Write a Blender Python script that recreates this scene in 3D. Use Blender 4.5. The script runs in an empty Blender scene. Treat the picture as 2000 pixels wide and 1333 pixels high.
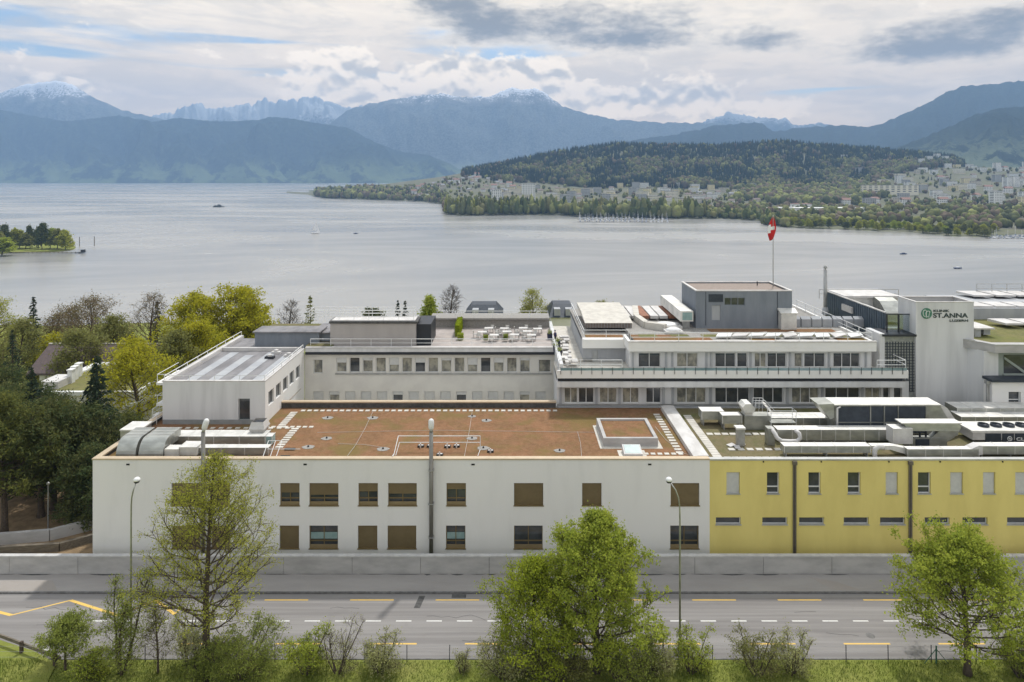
import bpy, math, random
import numpy as np
from math import sin, cos, pi, radians
from mathutils import Vector

# ------------------------------------------------------------------ camera, world, sun, exposure
F = 1333.0; CH = 32.7; HOR = 345.0          # focal length in photo pixels, eye height, horizon row
LAKE = -39.3
scene = bpy.context.scene
COL = scene.collection
cam_d = bpy.data.cameras.new('camera'); cam = bpy.data.objects.new('camera', cam_d); COL.objects.link(cam)
cam.location = (0, 0, CH); cam.rotation_euler = (radians(90), 0, 0)
cam_d.sensor_width = 36; cam_d.lens = 36 * F / 2000; cam_d.shift_y = -(666.5 - HOR) / 2000
cam_d.clip_start = 0.5; cam_d.clip_end = 60000
scene.camera = cam
scene.view_settings.view_transform = 'Standard'; scene.view_settings.look = 'None'
scene.view_settings.gamma = 1; scene.view_settings.use_curve_mapping = False
scene.view_settings.exposure = 0.33
cy = scene.cycles
cy.use_denoising = True; cy.max_bounces = 6; cy.diffuse_bounces = 3; cy.glossy_bounces = 3
cy.transmission_bounces = 4; cy.transparent_max_bounces = 6; cy.volume_bounces = 1
cy.caustics_reflective = False; cy.caustics_refractive = False; cy.sample_clamp_indirect = 4
try: cy.denoiser = 'OPENIMAGEDENOISE'
except Exception: pass

SUN_EL = radians(59); SUN_AZ = radians(24)    # azimuth clockwise from +Y
world = bpy.data.worlds.new('World'); scene.world = world; world.use_nodes = True
NT = world.node_tree; NT.nodes.clear()

class G:
    """tiny helper to write shader maths"""
    def __init__(s, nt): s.nt = nt
    def n(s, t, **k):
        x = s.nt.nodes.new(t)
        for a, b in k.items(): setattr(x, a, b)
        return x
    def set(s, inp, v):
        if hasattr(v, 'is_linked') or isinstance(v, bpy.types.NodeSocket): s.nt.links.new(v, inp)
        else: inp.default_value = v
    def m(s, op, a, b=0.0, c=None, clamp=False):
        x = s.n('ShaderNodeMath', operation=op, use_clamp=clamp)
        s.set(x.inputs[0], a); s.set(x.inputs[1], b)
        if c is not None: s.set(x.inputs[2], c)
        return x.outputs[0]
    def mix(s, f, a, b):
        x = s.n('ShaderNodeMix', data_type='RGBA'); s.set(x.inputs[0], f); s.set(x.inputs[6], a); s.set(x.inputs[7], b)
        return x.outputs[2]
    def smooth(s, v, a, b):
        x = s.n('ShaderNodeMapRange', interpolation_type='SMOOTHSTEP'); s.set(x.inputs[0], v); s.set(x.inputs[1], a); s.set(x.inputs[2], b)
        return x.outputs[0]
    def xyz(s, x, y, z):
        c = s.n('ShaderNodeCombineXYZ'); s.set(c.inputs[0], x); s.set(c.inputs[1], y); s.set(c.inputs[2], z); return c.outputs[0]
    def noise(s, vec, scale, detail=4, rough=.5, dist=0.0):
        x = s.n('ShaderNodeTexNoise'); s.set(x.inputs['Vector'], vec); x.inputs['Scale'].default_value = scale
        x.inputs['Detail'].default_value = detail; x.inputs['Roughness'].default_value = rough; x.inputs['Distortion'].default_value = dist
        return x.outputs[0]
def c4(c): return (c[0], c[1], c[2], 1)

g = G(NT)
sky = g.n('ShaderNodeTexSky', sky_type='NISHITA', sun_disc=False)
sky.sun_elevation = SUN_EL; sky.sun_rotation = SUN_AZ; sky.altitude = 480; sky.air_density = 1.0; sky.dust_density = 1.5
skyc = g.n('ShaderNodeVectorMath', operation='SCALE'); NT.links.new(sky.outputs[0], skyc.inputs[0]); skyc.inputs[3].default_value = 0.13
tc = g.n('ShaderNodeTexCoord'); sp = g.n('ShaderNodeSeparateXYZ'); NT.links.new(tc.outputs['Generated'], sp.inputs[0])
az = g.m('ARCTAN2', sp.outputs[0], sp.outputs[1]); hz_ = g.m('SQRT', g.m('SUBTRACT', 1.0001, g.m('POWER', sp.outputs[2], 2.0)))
el = g.m('DIVIDE', sp.outputs[2], hz_)                       # tangent of the elevation
# cloud decks, laid out by compass bearing and elevation, stretched towards the horizon
elw = g.m('POWER', g.m('MAXIMUM', g.m('ADD', el, .02), .0), .75)
P1 = g.xyz(g.m('MULTIPLY', az, 1.6), g.m('MULTIPLY', elw, 11.0), 0.0)
n1 = g.noise(P1, 1.6, 7, .58, .6)
P2 = g.xyz(g.m('MULTIPLY', az, 5.0), g.m('MULTIPLY', el, 13.0), 3.7)
n2 = g.noise(P2, 1.5, 8, .6, .35)
nd = g.noise(P2, 5.5, 7, .62, .2)
P3 = g.xyz(g.m('MULTIPLY', az, 9.0), g.m('MULTIPLY', el, 12.0), 8.1); P3b = g.xyz(g.m('MULTIPLY', az, 9.0), g.m('MULTIPLY', g.m('ADD', el, .011), 12.0), 8.1)
n3 = g.noise(P3, 1.9, 8, .58, .15); n3b = g.noise(P3b, 1.9, 3, .5, .15); n3c = g.noise(P3, 1.9, 3, .5, .15)
def blob(px, py, sx, sy):
    """soft ellipse at a bearing / elevation"""
    u = math.atan((px - 1000) / F); v = (HOR - py) / F * math.cos(u)
    a = g.m('DIVIDE', g.m('SUBTRACT', az, u), sx / F); b = g.m('DIVIDE', g.m('SUBTRACT', el, v), sy / F)
    return g.m('EXPONENT', g.m('MULTIPLY', g.m('ADD', g.m('MULTIPLY', a, a), g.m('MULTIPLY', b, b)), -1.0))
def total(lst):
    t = lst[0]
    for x in lst[1:]: t = g.m('ADD', t, x)
    return t
blue = total([blob(250, 62, 200, 34), blob(60, 30, 90, 14), blob(700, 152, 170, 13), blob(520, 82, 330, 7), blob(1010, 108, 120, 12), blob(330, 10, 90, 9), blob(60, 100, 90, 12), blob(1620, 175, 90, 5)])
dark = total([blob(1130, 42, 260, 42), blob(1230, 80, 150, 24), blob(940, 52, 80, 40), blob(860, 5, 90, 26), blob(1485, 80, 75, 24), blob(1790, 75, 120, 34), blob(1880, 98, 150, 20), blob(1960, 40, 60, 30)])
cumu = total([blob(660, 130, 75, 36), blob(860, 150, 110, 34), blob(1010, 150, 120, 44), blob(1200, 200, 150, 30), blob(1375, 188, 52, 40), blob(1480, 215, 80, 22), blob(700, 178, 120, 24), blob(130, 165, 70, 14)])
veil = g.smooth(g.m('ADD', n1, g.m('SUBTRACT', .10, g.m('MULTIPLY', blue, .22))), .33, .52)
base = g.mix(veil, skyc.outputs[0], (1.20, .99, .75, 1))
lens = g.smooth(g.m('ADD', n1, g.m('MULTIPLY', n2, .5)), .74, .92)
base = g.mix(g.m('MULTIPLY', lens, .6), base, (1.40, 1.16, .86, 1))
gt = g.smooth(g.m('ADD', g.m('MULTIPLY', g.noise(g.xyz(g.m('MULTIPLY', az, 4.0), g.m('MULTIPLY', el, 17.0), 1.3), 1.7, 8, .62, .5), .75), g.m('MULTIPLY', nd, .25)), .44, .60)
base = g.mix(g.m('MULTIPLY', gt, .50), base, (.74, .64, .52, 1))
# bright heaped clouds with shaded bellies
cm = g.m('ADD', g.m('ADD', cumu, g.m('MULTIPLY', g.m('SUBTRACT', n3, .5), 2.3)), g.m('MULTIPLY', g.m('SUBTRACT', nd, .5), .7))
edge = g.smooth(cm, .26, .52)
belly = g.smooth(g.m('ADD', g.m('MULTIPLY', g.m('SUBTRACT', n3b, n3c), 7.0), g.m('MULTIPLY', cm, .42)), .0, 1.0)
cc = g.mix(belly, (1.62, 1.36, 1.04, 1), (.72, .64, .54, 1))
base = g.mix(g.m('MULTIPLY', edge, .9), base, cc)
dm = g.m('ADD', dark, g.m('ADD', g.m('MULTIPLY', g.m('SUBTRACT', nd, .5), .9), g.m('MULTIPLY', g.m('SUBTRACT', n3, .5), 1.5)))
rim = g.smooth(dm, .0, .7)
base = g.mix(g.m('MULTIPLY', rim, .7), base, (1.42, 1.2, .92, 1))
core = g.smooth(g.m('ADD', dm, g.m('MULTIPLY', g.m('SUBTRACT', g.noise(P2, 11.0, 5, .6), .5), .5)), .15, 1.5)
base = g.mix(g.m('MULTIPLY', core, .95), base, (.22, .19, .155, 1))
low = g.smooth(el, .14, .0)
base = g.mix(g.m('MULTIPLY', low, .12), base, (1.3, 1.05, .80, 1))
# the cloud cover is brighter on the sun's side than behind the camera
vd = g.n('ShaderNodeVectorMath', operation='DOT_PRODUCT'); NT.links.new(tc.outputs['Generated'], vd.inputs[0]); vd.inputs[1].default_value = (sin(SUN_AZ) * cos(SUN_EL), cos(SUN_AZ) * cos(SUN_EL), sin(SUN_EL))
sd = g.m('ADD', .74, g.m('MULTIPLY', g.smooth(vd.outputs['Value'], -.6, .5), .26))
bg = g.n('ShaderNodeBackground'); tint = g.mix(g.m('MULTIPLY', g.smooth(vd.outputs['Value'], -.3, .45), g.m('SUBTRACT', 1.0, g.smooth(el, .28, .6))), (.76, .93, 1.22, 1), g.mix(g.smooth(el, .24, .03), (1.0, 1.0, .97, 1), (1.25, 1.09, .88, 1)))
mul = g.n('ShaderNodeMix', data_type='RGBA', blend_type='MULTIPLY'); mul.inputs[0].default_value = 1; NT.links.new(base, mul.inputs[6]); NT.links.new(tint, mul.inputs[7])
NT.links.new(mul.outputs[2], bg.inputs[0]); NT.links.new(sd, bg.inputs[1])
wo = g.n('ShaderNodeOutputWorld'); NT.links.new(bg.outputs[0], wo.inputs[0])

sun_d = bpy.data.lights.new('sun', 'SUN'); sun_d.energy = 2.8; sun_d.angle = radians(2.5); sun_d.color = (1, .97, .92)
sun = bpy.data.objects.new('sun', sun_d); COL.objects.link(sun)
sdir = Vector((sin(SUN_AZ) * cos(SUN_EL), cos(SUN_AZ) * cos(SUN_EL), sin(SUN_EL)))
sun.rotation_euler = sdir.to_track_quat('Z', 'Y').to_euler(); sun.location = (60, 100, 150)

# ------------------------------------------------------------------ helpers
def X(px, d): return (px - 1000) * d / F
def Z(py, d): return CH - (py - HOR) * d / F
def D(py, z): return F * (CH - z) / (py - HOR)

def tag(o, label=None, cat=None, group=None, kind=None):
    if label: o['label'] = label
    if cat: o['category'] = cat
    if group: o['group'] = group
    if kind: o['kind'] = kind
    return o
def thing(name, label, cat, loc=(0, 0, 0), group=None):
    o = bpy.data.objects.new(name, None); COL.objects.link(o); o.location = loc; o.empty_display_size = .3
    return tag(o, label, cat, group)
def origin(o):
    v = Vector((0, 0, 0))
    while o is not None: v += o.location; o = o.parent
    return v
def copy_tree(o, parent=None):
    c = o.copy(); COL.objects.link(c)
    if parent: c.parent = parent
    for ch in list(o.children): copy_tree(ch, c)
    return c

class MB:
    def __init__(s): s.v = []; s.f = []; s.mi = []
    def add(s, vs, fs, mi=0):
        b = len(s.v); s.v.extend([tuple(p) for p in vs]); s.f.extend([tuple(i + b for i in q) for q in fs]); s.mi.extend([mi] * len(fs)); return s
    def box(s, x0, x1, y0, y1, z0, z1, mi=0):
        return s.add([(x0, y0, z0), (x1, y0, z0), (x1, y1, z0), (x0, y1, z0), (x0, y0, z1), (x1, y0, z1), (x1, y1, z1), (x0, y1, z1)],
                     [(0, 3, 2, 1), (4, 5, 6, 7), (0, 1, 5, 4), (1, 2, 6, 5), (2, 3, 7, 6), (3, 0, 4, 7)], mi)
    def quad(s, a, b, c, d, mi=0): return s.add([a, b, c, d], [(0, 1, 2, 3)], mi)
    def prism_x(s, x0, x1, prof, mi=0):
        """profile in (y,z), extruded along x"""
        n = len(prof); vs = [(x0, p[0], p[1]) for p in prof] + [(x1, p[0], p[1]) for p in prof]
        return s.add(vs, [tuple(range(n))] + [tuple(range(2 * n - 1, n - 1, -1))] + [(i, i + n, (i + 1) % n + n, (i + 1) % n) for i in range(n)], mi)
    def prism_y(s, y0, y1, prof, mi=0):
        n = len(prof); vs = [(p[0], y0, p[1]) for p in prof] + [(p[0], y1, p[1]) for p in prof]
        return s.add(vs, [tuple(range(n))] + [tuple(range(2 * n - 1, n - 1, -1))] + [(i, i + n, (i + 1) % n + n, (i + 1) % n) for i in range(n)], mi)
    def prism_z(s, z0, z1, prof, mi=0):
        n = len(prof); vs = [(p[0], p[1], z0) for p in prof] + [(p[0], p[1], z1) for p in prof]
        return s.add(vs, [tuple(range(n - 1, -1, -1))] + [tuple(range(n, 2 * n))] + [(i, (i + 1) % n, (i + 1) % n + n, i + n) for i in range(n)], mi)
    def tube(s, pts, r, n=6, mi=0, caps=True):
        pts = [Vector(p) for p in pts]; k = len(pts); rr = r if hasattr(r, '__len__') else [r] * k
        vs = []; prev = None
        for i, p in enumerate(pts):
            t = (pts[min(i + 1, k - 1)] - pts[max(i - 1, 0)])
            t = t.normalized() if t.length > 1e-9 else Vector((0, 0, 1))
            if prev is None:
                a = t.cross(Vector((0, 0, 1)) if abs(t.z) < .9 else Vector((1, 0, 0))).normalized()
            else:
                a = (prev - t * prev.dot(t)); a = a.normalized() if a.length > 1e-6 else t.orthogonal().normalized()
            prev = a; b = t.cross(a)
            for j in range(n):
                th = 2 * pi * j / n; vs.append(p + (a * cos(th) + b * sin(th)) * rr[i])
        fs = [(i * n + j, i * n + (j + 1) % n, (i + 1) * n + (j + 1) % n, (i + 1) * n + j) for i in range(k - 1) for j in range(n)]
        if caps: fs += [tuple(range(n - 1, -1, -1)), tuple((k - 1) * n + j for j in range(n))]
        return s.add(vs, fs, mi)
    def cyl(s, x, y, z0, z1, r, n=16, mi=0, r1=None): return s.tube([(x, y, z0), (x, y, z1)], [r, r if r1 is None else r1], n, mi)
    def lathe(s, x, y, prof, n=16, mi=0):
        """prof: (r,z) from bottom to top"""
        k = len(prof); vs = [(x + r * cos(2 * pi * j / n), y + r * sin(2 * pi * j / n), z) for r, z in prof for j in range(n)]
        fs = [(i * n + j, i * n + (j + 1) % n, (i + 1) * n + (j + 1) % n, (i + 1) * n + j) for i in range(k - 1) for j in range(n)]
        return s.add(vs, fs + [tuple(range(n - 1, -1, -1)), tuple((k - 1) * n + j for j in range(n))], mi)
    def wall(s, x0, x1, z0, z1, y, holes=(), reveal=.25, mi=0):
        """wall sheet facing -Y with real openings and reveals"""
        xs = sorted({x0, x1} | {h[i] for h in holes for i in (0, 1) if x0 < h[i] < x1}); zs = sorted({z0, z1} | {h[i] for h in holes for i in (2, 3) if z0 < h[i] < z1})
        for a, b in zip(xs, xs[1:]):
            for c, d in zip(zs, zs[1:]):
                mx, mz = (a + b) / 2, (c + d) / 2
                if not any(h[0] < mx < h[1] and h[2] < mz < h[3] for h in holes): s.quad((a, y, c), (b, y, c), (b, y, d), (a, y, d), mi)
        for a, b, c, d in [(h[0], h[1], h[2], h[3]) for h in holes]:
            q = y + reveal
            s.quad((a, y, c), (a, q, c), (b, q, c), (b, y, c), mi); s.quad((a, y, d), (b, y, d), (b, q, d), (a, q, d), mi)
            s.quad((a, y, c), (a, y, d), (a, q, d), (a, q, c), mi); s.quad((b, y, c), (b, q, c), (b, q, d), (b, y, d), mi)
        return s
    def build(s, name, mats, parent=None, smooth=False, loc=None, rel=True):
        """vertices are given in world space (rel) and stored relative to the parent's or own origin"""
        o0 = origin(parent) if (parent and rel) else Vector(loc if (loc is not None and rel) else (0, 0, 0))
        me = bpy.data.meshes.new(name); v = np.array(s.v, dtype=float).reshape(-1, 3) - np.array(o0)
        me.from_pydata([], [], []) if False else None
        me.from_pydata(v.tolist(), [], s.f)
        if not isinstance(mats, (list, tuple)): mats = [mats]
        for m_ in mats: me.materials.append(m_)
        if len(mats) > 1: me.polygons.foreach_set('material_index', s.mi)
        if smooth: me.polygons.foreach_set('use_smooth', [True] * len(me.polygons))
        o = bpy.data.objects.new(name, me); COL.objects.link(o)
        if parent: o.parent = parent
        elif loc is not None: o.location = loc
        return o
def np_mesh(name, V, Fq, mats, mi=None, parent=None, smooth=False, col=None, loc=None):
    """fast mesh from arrays; Fq is (n,3) or (n,4)"""
    me = bpy.data.meshes.new(name); V = np.asarray(V, dtype=np.float32); Fq = np.asarray(Fq, dtype=np.int32); k = Fq.shape[1]
    me.vertices.add(len(V)); me.vertices.foreach_set('co', V.ravel()); me.loops.add(Fq.size); me.loops.foreach_set('vertex_index', Fq.ravel())
    me.polygons.add(len(Fq)); me.polygons.foreach_set('loop_start', np.arange(0, Fq.size, k, dtype=np.int32))
    if not isinstance(mats, (list, tuple)): mats = [mats]
    for m_ in mats: me.materials.append(m_)
    if mi is not None: me.polygons.foreach_set('material_index', np.asarray(mi, dtype=np.int32))
    if smooth: me.polygons.foreach_set('use_smooth', np.ones(len(Fq), dtype=bool))
    me.update(calc_edges=True)
    if col is not None:
        a = me.color_attributes.new('tint', 'FLOAT_COLOR', 'POINT'); a.data.foreach_set('color', np.asarray(col, dtype=np.float32).ravel())
    o = bpy.data.objects.new(name, me); COL.objects.link(o)
    if parent: o.parent = parent
    if loc is not None: o.location = loc
    return o

# ------------------------------------------------------------------ materials
def mat(name, c, c2=None, scale=2.0, rough=.8, metal=0.0, bump=0.0, stretch=(1, 1, 1), detail=5, lo=.35, hi=.65, bscale=None, spec=.3, bdist=.02, coords='pos'):
    m_ = bpy.data.materials.new(name); m_.use_nodes = True; nt = m_.node_tree; q = G(nt); b = nt.nodes['Principled BSDF']
    b.inputs['Roughness'].default_value = rough; b.inputs['Metallic'].default_value = metal; b.inputs['Specular IOR Level'].default_value = spec
    b.inputs['Base Color'].default_value = c4(c)
    if c2 is not None or bump:
        ge = q.n('ShaderNodeNewGeometry') if coords == 'pos' else q.n('ShaderNodeTexCoord')
        mp = q.n('ShaderNodeMapping'); nt.links.new(ge.outputs['Position' if coords == 'pos' else 'Object'], mp.inputs[0]); mp.inputs['Scale'].default_value = stretch
        if c2 is not None:
            nn = q.noise(mp.outputs[0], scale, detail, .6); f = q.smooth(nn, lo, hi)
            nt.links.new(q.mix(f, c4(c), c4(c2)), b.inputs['Base Color'])
        if bump:
            nb = q.noise(mp.outputs[0], bscale or scale * 4, 4, .6); bp = q.n('ShaderNodeBump'); bp.inputs['Strength'].default_value = bump; bp.inputs['Distance'].default_value = bdist
            nt.links.new(nb, bp.inputs['Height']); nt.links.new(bp.outputs[0], b.inputs['Normal'])
    return m_
def leafmat(name, c, c2, scale=.6, trans=.35):
    m_ = bpy.data.materials.new(name); m_.use_nodes = True; nt = m_.node_tree; nt.nodes.clear(); q = G(nt)
    ge = q.n('ShaderNodeNewGeometry'); nn = q.noise(ge.outputs['Position'], scale, 5, .7); rnd = q.m('MULTIPLY', q.m('SUBTRACT', ge.outputs['Random Per Island'], .5), .35)
    f = q.smooth(q.m('ADD', nn, rnd), .3, .7); colr = q.mix(f, c4(c), c4(c2))
    d = q.n('ShaderNodeBsdfDiffuse'); t = q.n('ShaderNodeBsdfTranslucent'); nt.links.new(colr, d.inputs[0]); nt.links.new(colr, t.inputs[0])
    mx = q.n('ShaderNodeMixShader'); mx.inputs[0].default_value = trans; nt.links.new(d.outputs[0], mx.inputs[1]); nt.links.new(t.outputs[0], mx.inputs[2])
    out = q.n('ShaderNodeOutputMaterial'); nt.links.new(mx.outputs[0], out.inputs[0]); return m_

M = {}
M['render'] = mat('white_render', (.76, .745, .72), (.70, .685, .66), .7, .9, bump=.15, lo=.48, hi=.85, stretch=(1, 1, .22), bscale=30, bdist=.004)
M['shaderend'] = mat('pale_render', (.66, .66, .66), (.56, .56, .56), .35, .9, stretch=(2.2, 2.2, .25), bump=.1, bscale=25, bdist=.004)
M['greyrend'] = mat('grey_render', (.40, .41, .42), (.34, .35, .37), .5, .9, stretch=(1.6, 1.6, .4))
M['darkgrey'] = mat('dark_grey_render', (.22, .24, .27), (.18, .20, .23), .5, .9, stretch=(1.6, 1.6, .4))
M['plinth'] = mat('plinth', (.30, .31, .31), (.24, .25, .25), .9, .9)
M['yellow'] = mat('yellow_render', (.74, .62, .215), (.68, .565, .19), .5, .9, bump=.15, stretch=(1, 1, .35), bscale=30, bdist=.004)
M['coping'] = mat('sand_metal_coping', (.56, .45, .32), (.50, .40, .28), 1.0, .5, 0.2)
M['coping_grey'] = mat('grey_metal_coping', (.55, .55, .53), (.45, .45, .44), 1.0, .4, .5)
M['bronze'] = mat('bronze_metal', (.23, .17, .08), (.20, .145, .065), 2, .45, .35)
M['bronze_slat'] = mat('bronze_slat', (.30, .23, .125), (.27, .205, .11), 1.5, .5, .25)
M['frame_grey'] = mat('window_frame_grey', (.42, .43, .43), None, rough=.5, metal=.2)
M['white_paint'] = mat('white_paint', (.78, .78, .77), (.70, .70, .69), 1.5, .5)
M['blind'] = mat('white_blind', (.72, .72, .70), (.66, .66, .65), 3, .7)
M['galv'] = mat('galvanised_steel', (.46, .465, .43), (.34, .345, .32), 1.2, .42, .75, stretch=(.7, 1.5, 1.5), bump=.1, bscale=3)
M['galv_top'] = mat('matt_galvanised', (.72, .70, .66), (.56, .55, .52), .9, .6, .3)
M['steel'] = mat('dull_steel', (.42, .42, .41), (.34, .34, .33), 2, .45, .6)
M['dark'] = mat('dark_metal', (.035, .038, .045), None, rough=.5, metal=.2)
M['louvre'] = mat('louvre', (.05, .06, .075), (.035, .042, .055), 2, .5, .2)
M['black'] = mat('black', (.02, .02, .02), None, rough=.7)
M['pipe'] = mat('flue_steel', (.26, .245, .22), (.20, .19, .17), 3, .45, .6, stretch=(1, 1, .2))
M['downpipe'] = mat('brown_downpipe', (.17, .15, .12), (.14, .12, .10), 3, .5, .3)
def metalglass(name, c, rough=.06):
    return mat(name, c, None, rough=rough, spec=.9)
M['glass'] = mat('window_glass', (.035, .04, .045), (.07, .075, .08), .8, .06, spec=.8)
M['glass_lit'] = mat('window_glass_pale_room', (.38, .36, .29), (.13, .13, .12), 1.3, .1, spec=.6, stretch=(1, 1, .7))
M['glass_blue'] = mat('tinted_glass', (.20, .30, .33), (.14, .22, .25), 1, .08, spec=.9)
M['glassblock'] = mat('glass_block', (.30, .31, .29), (.22, .23, .22), 3, .35, spec=.7)
M['mint'] = mat('obscured_glass', (.28, .38, .37), (.22, .32, .31), 2, .3)
M['concrete'] = mat('concrete', (.47, .455, .44), (.35, .34, .33), .9, .9, bump=.25, stretch=(.6, 1, 1.6), bscale=8, lo=.3, hi=.75)
M['concrete_cap'] = mat('concrete_cap', (.56, .55, .53), (.46, .45, .44), 1.5, .85)
M['slab'] = mat('concrete_slab', (.60, .57, .51), (.50, .47, .42), 1.2, .9)
M['gravelroof'] = mat('roof_gravel', (.34, .32, .30), (.24, .23, .21), 8, .95, bump=.5, bscale=30)
M['membrane'] = mat('roof_membrane', (.24, .23, .235), (.16, .155, .16), .8, .6, stretch=(1, .4, 1))
M['plate'] = mat('pale_roof_sheet', (.62, .60, .58), (.50, .48, .46), .9, .6, stretch=(1, .5, 1))
M['tile'] = mat('roof_tile', (.14, .105, .10), (.10, .08, .08), 3, .85, bump=.5, bscale=12, bdist=.05)
M['soil'] = mat('dry_soil', (.30, .21, .12), (.20, .14, .08), 1, .95, bump=.4, bscale=6, bdist=.05)
M['bark'] = mat('bark', (.10, .075, .055), (.06, .045, .035), 6, .95, coords='obj')
M['bark_pale'] = mat('pale_bark', (.17, .145, .12), (.11, .09, .075), 6, .95, coords='obj')
M['terracotta'] = mat('rust_red', (.32, .15, .09), (.24, .11, .07), 2, .8)
M['green_paint'] = mat('green_paint', (.03, .10, .07), None, rough=.5)
M['red'] = mat('flag_red', (.55, .02, .02), (.45, .015, .015), 1, .7)
M['flag_white'] = mat('flag_white', (.75, .75, .75), None, rough=.7)
M['timber'] = mat('weathered_timber', (.20, .17, .13), (.13, .11, .085), 3, .9, stretch=(.4, 3, 3))
M['terrace'] = mat('terrace_deck', (.42, .37, .34), (.34, .30, .28), 1.0, .85)
M['navy'] = mat('dark_blue_plastic', (.03, .035, .07), None, rough=.6)
M['white'] = M['white_paint']

def sedum(name, cols, scale=.5):
    """low roof planting: reddish, straw and green patches with fine grain"""
    m_ = bpy.data.materials.new(name); m_.use_nodes = True; nt = m_.node_tree; q = G(nt); b = nt.nodes['Principled BSDF']; b.inputs['Roughness'].default_value = .95; b.inputs['Specular IOR Level'].default_value = .1
    ge = q.n('ShaderNodeNewGeometry'); P = ge.outputs['Position']
    a = q.smooth(q.noise(P, scale, 6, .7), .38, .62); c = q.smooth(q.noise(P, scale * 5, 5, .7, .5), .4, .6); d = q.smooth(q.noise(P, scale * .45, 3, .6), .49, .66); e = q.smooth(q.noise(P, 9, 5, .8), .35, .65)
    colr = q.mix(a, c4(cols[0]), c4(cols[1])); colr = q.mix(q.m('MULTIPLY', c, .45), colr, c4(cols[2])); colr = q.mix(q.m('MULTIPLY', d, .75), colr, c4(cols[3])); colr = q.mix(q.m('MULTIPLY', e, .4), colr, c4(cols[4]))
    big = q.smooth(q.noise(P, scale * .9, 6, .75, 1.2), .50, .62); colr = q.mix(q.m('MULTIPLY', big, .45), colr, c4([(cols[3][i] * .6 + cols[4][i] * .5) for i in range(3)]))
    nt.links.new(colr, b.inputs['Base Color'])
    bp = q.n('ShaderNodeBump'); bp.inputs['Strength'].default_value = .7; bp.inputs['Distance'].default_value = .05; nt.links.new(q.noise(P, 7, 5, .7), bp.inputs['Height']); nt.links.new(bp.outputs[0], b.inputs['Normal'])
    return m_
M['sedum'] = sedum('sedum_red', [(.265, .135, .072), (.19, .105, .055), (.33, .20, .115), (.18, .145, .05), (.11, .06, .03)])
M['sedum_green'] = sedum('sedum_green', [(.20, .19, .07), (.13, .14, .055), (.26, .22, .12), (.17, .19, .055), (.08, .08, .035)])
M['sedum_mix'] = sedum('sedum_mixed', [(.20, .16, .085), (.15, .14, .07), (.25, .20, .13), (.13, .15, .05), (.08, .07, .04)])
M['meadow'] = sedum('grass_ground', [(.21, .24, .05), (.25, .26, .065), (.16, .19, .035), (.28, .26, .09), (.11, .14, .025)], .25)
# ------------------------------------------------------------------ the lie of the land: lake, ground, far shore, mountains
from mathutils import noise as mn
R = random.Random(7); RN = np.random.RandomState(7)
def lerp(pts, x):
    if x <= pts[0][0]: return pts[0][1]
    for (a, b), (c, d) in zip(pts, pts[1:]):
        if x <= c: return b + (d - b) * (x - a) / (c - a)
    return pts[-1][1]
def fbm(x, y, z=0.0, o=5): return mn.fractal(Vector((x, y, z)), 1.0, 2.0, o)

def water_mat():
    m_ = bpy.data.materials.new('lake_water'); m_.use_nodes = True; nt = m_.node_tree; q = G(nt); b = nt.nodes['Principled BSDF']
    ge = q.n('ShaderNodeNewGeometry'); mp = q.n('ShaderNodeMapping'); nt.links.new(ge.outputs['Position'], mp.inputs[0]); mp.inputs['Scale'].default_value = (.0016, .0045, 1)
    f = q.smooth(q.noise(mp.outputs[0], 1.3, 6, .62, .6), .38, .66)
    nt.links.new(q.mix(f, (.26, .258, .248, 1), (.345, .336, .318, 1)), b.inputs['Base Color'])
    nt.links.new(q.m('ADD', q.m('MULTIPLY', f, .10), .20), b.inputs['Roughness']); b.inputs['IOR'].default_value = 1.33
    bp = q.n('ShaderNodeBump'); bp.inputs['Strength'].default_value = .2; bp.inputs['Distance'].default_value = .06
    mp2 = q.n('ShaderNodeMapping'); nt.links.new(ge.outputs['Position'], mp2.inputs[0]); mp2.inputs['Scale'].default_value = (.25, .6, 1)
    nt.links.new(q.noise(mp2.outputs[0], 1.0, 3, .6), bp.inputs['Height']); nt.links.new(bp.outputs[0], b.inputs['Normal'])
    return m_
wmb = MB(); wmb.quad((-13000, 150, LAKE), (13000, 150, LAKE), (13000, 11500, LAKE), (-13000, 11500, LAKE))
tag(wmb.build('lake', water_mat()), kind='structure')

def ground_z(x, y):
    if y < 74: return -.03
    z = -.03 - 41.5 * min(1, max(0, (y - 74) / 270)) ** 1.15 + .8 * fbm(x * .02, y * .02) * min(1, (y - 74) / 30)
    return min(z, -.03)
def grid(name, xs, ys, fz, m_, kind='structure'):
    nx, ny = len(xs), len(ys); V = np.array([(x, y, fz(x, y)) for y in ys for x in xs], dtype=np.float32)
    Fq = np.array([(j * nx + i, j * nx + i + 1, (j + 1) * nx + i + 1, (j + 1) * nx + i) for j in range(ny - 1) for i in range(nx - 1)])
    return tag(np_mesh(name, V, Fq, m_, smooth=True), kind=kind)
grid('ground', list(np.linspace(-700, 700, 100)), [-300, -60, 0, 30, 60, 74] + list(np.linspace(80, 420, 60)), ground_z, M['meadow'])

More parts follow.
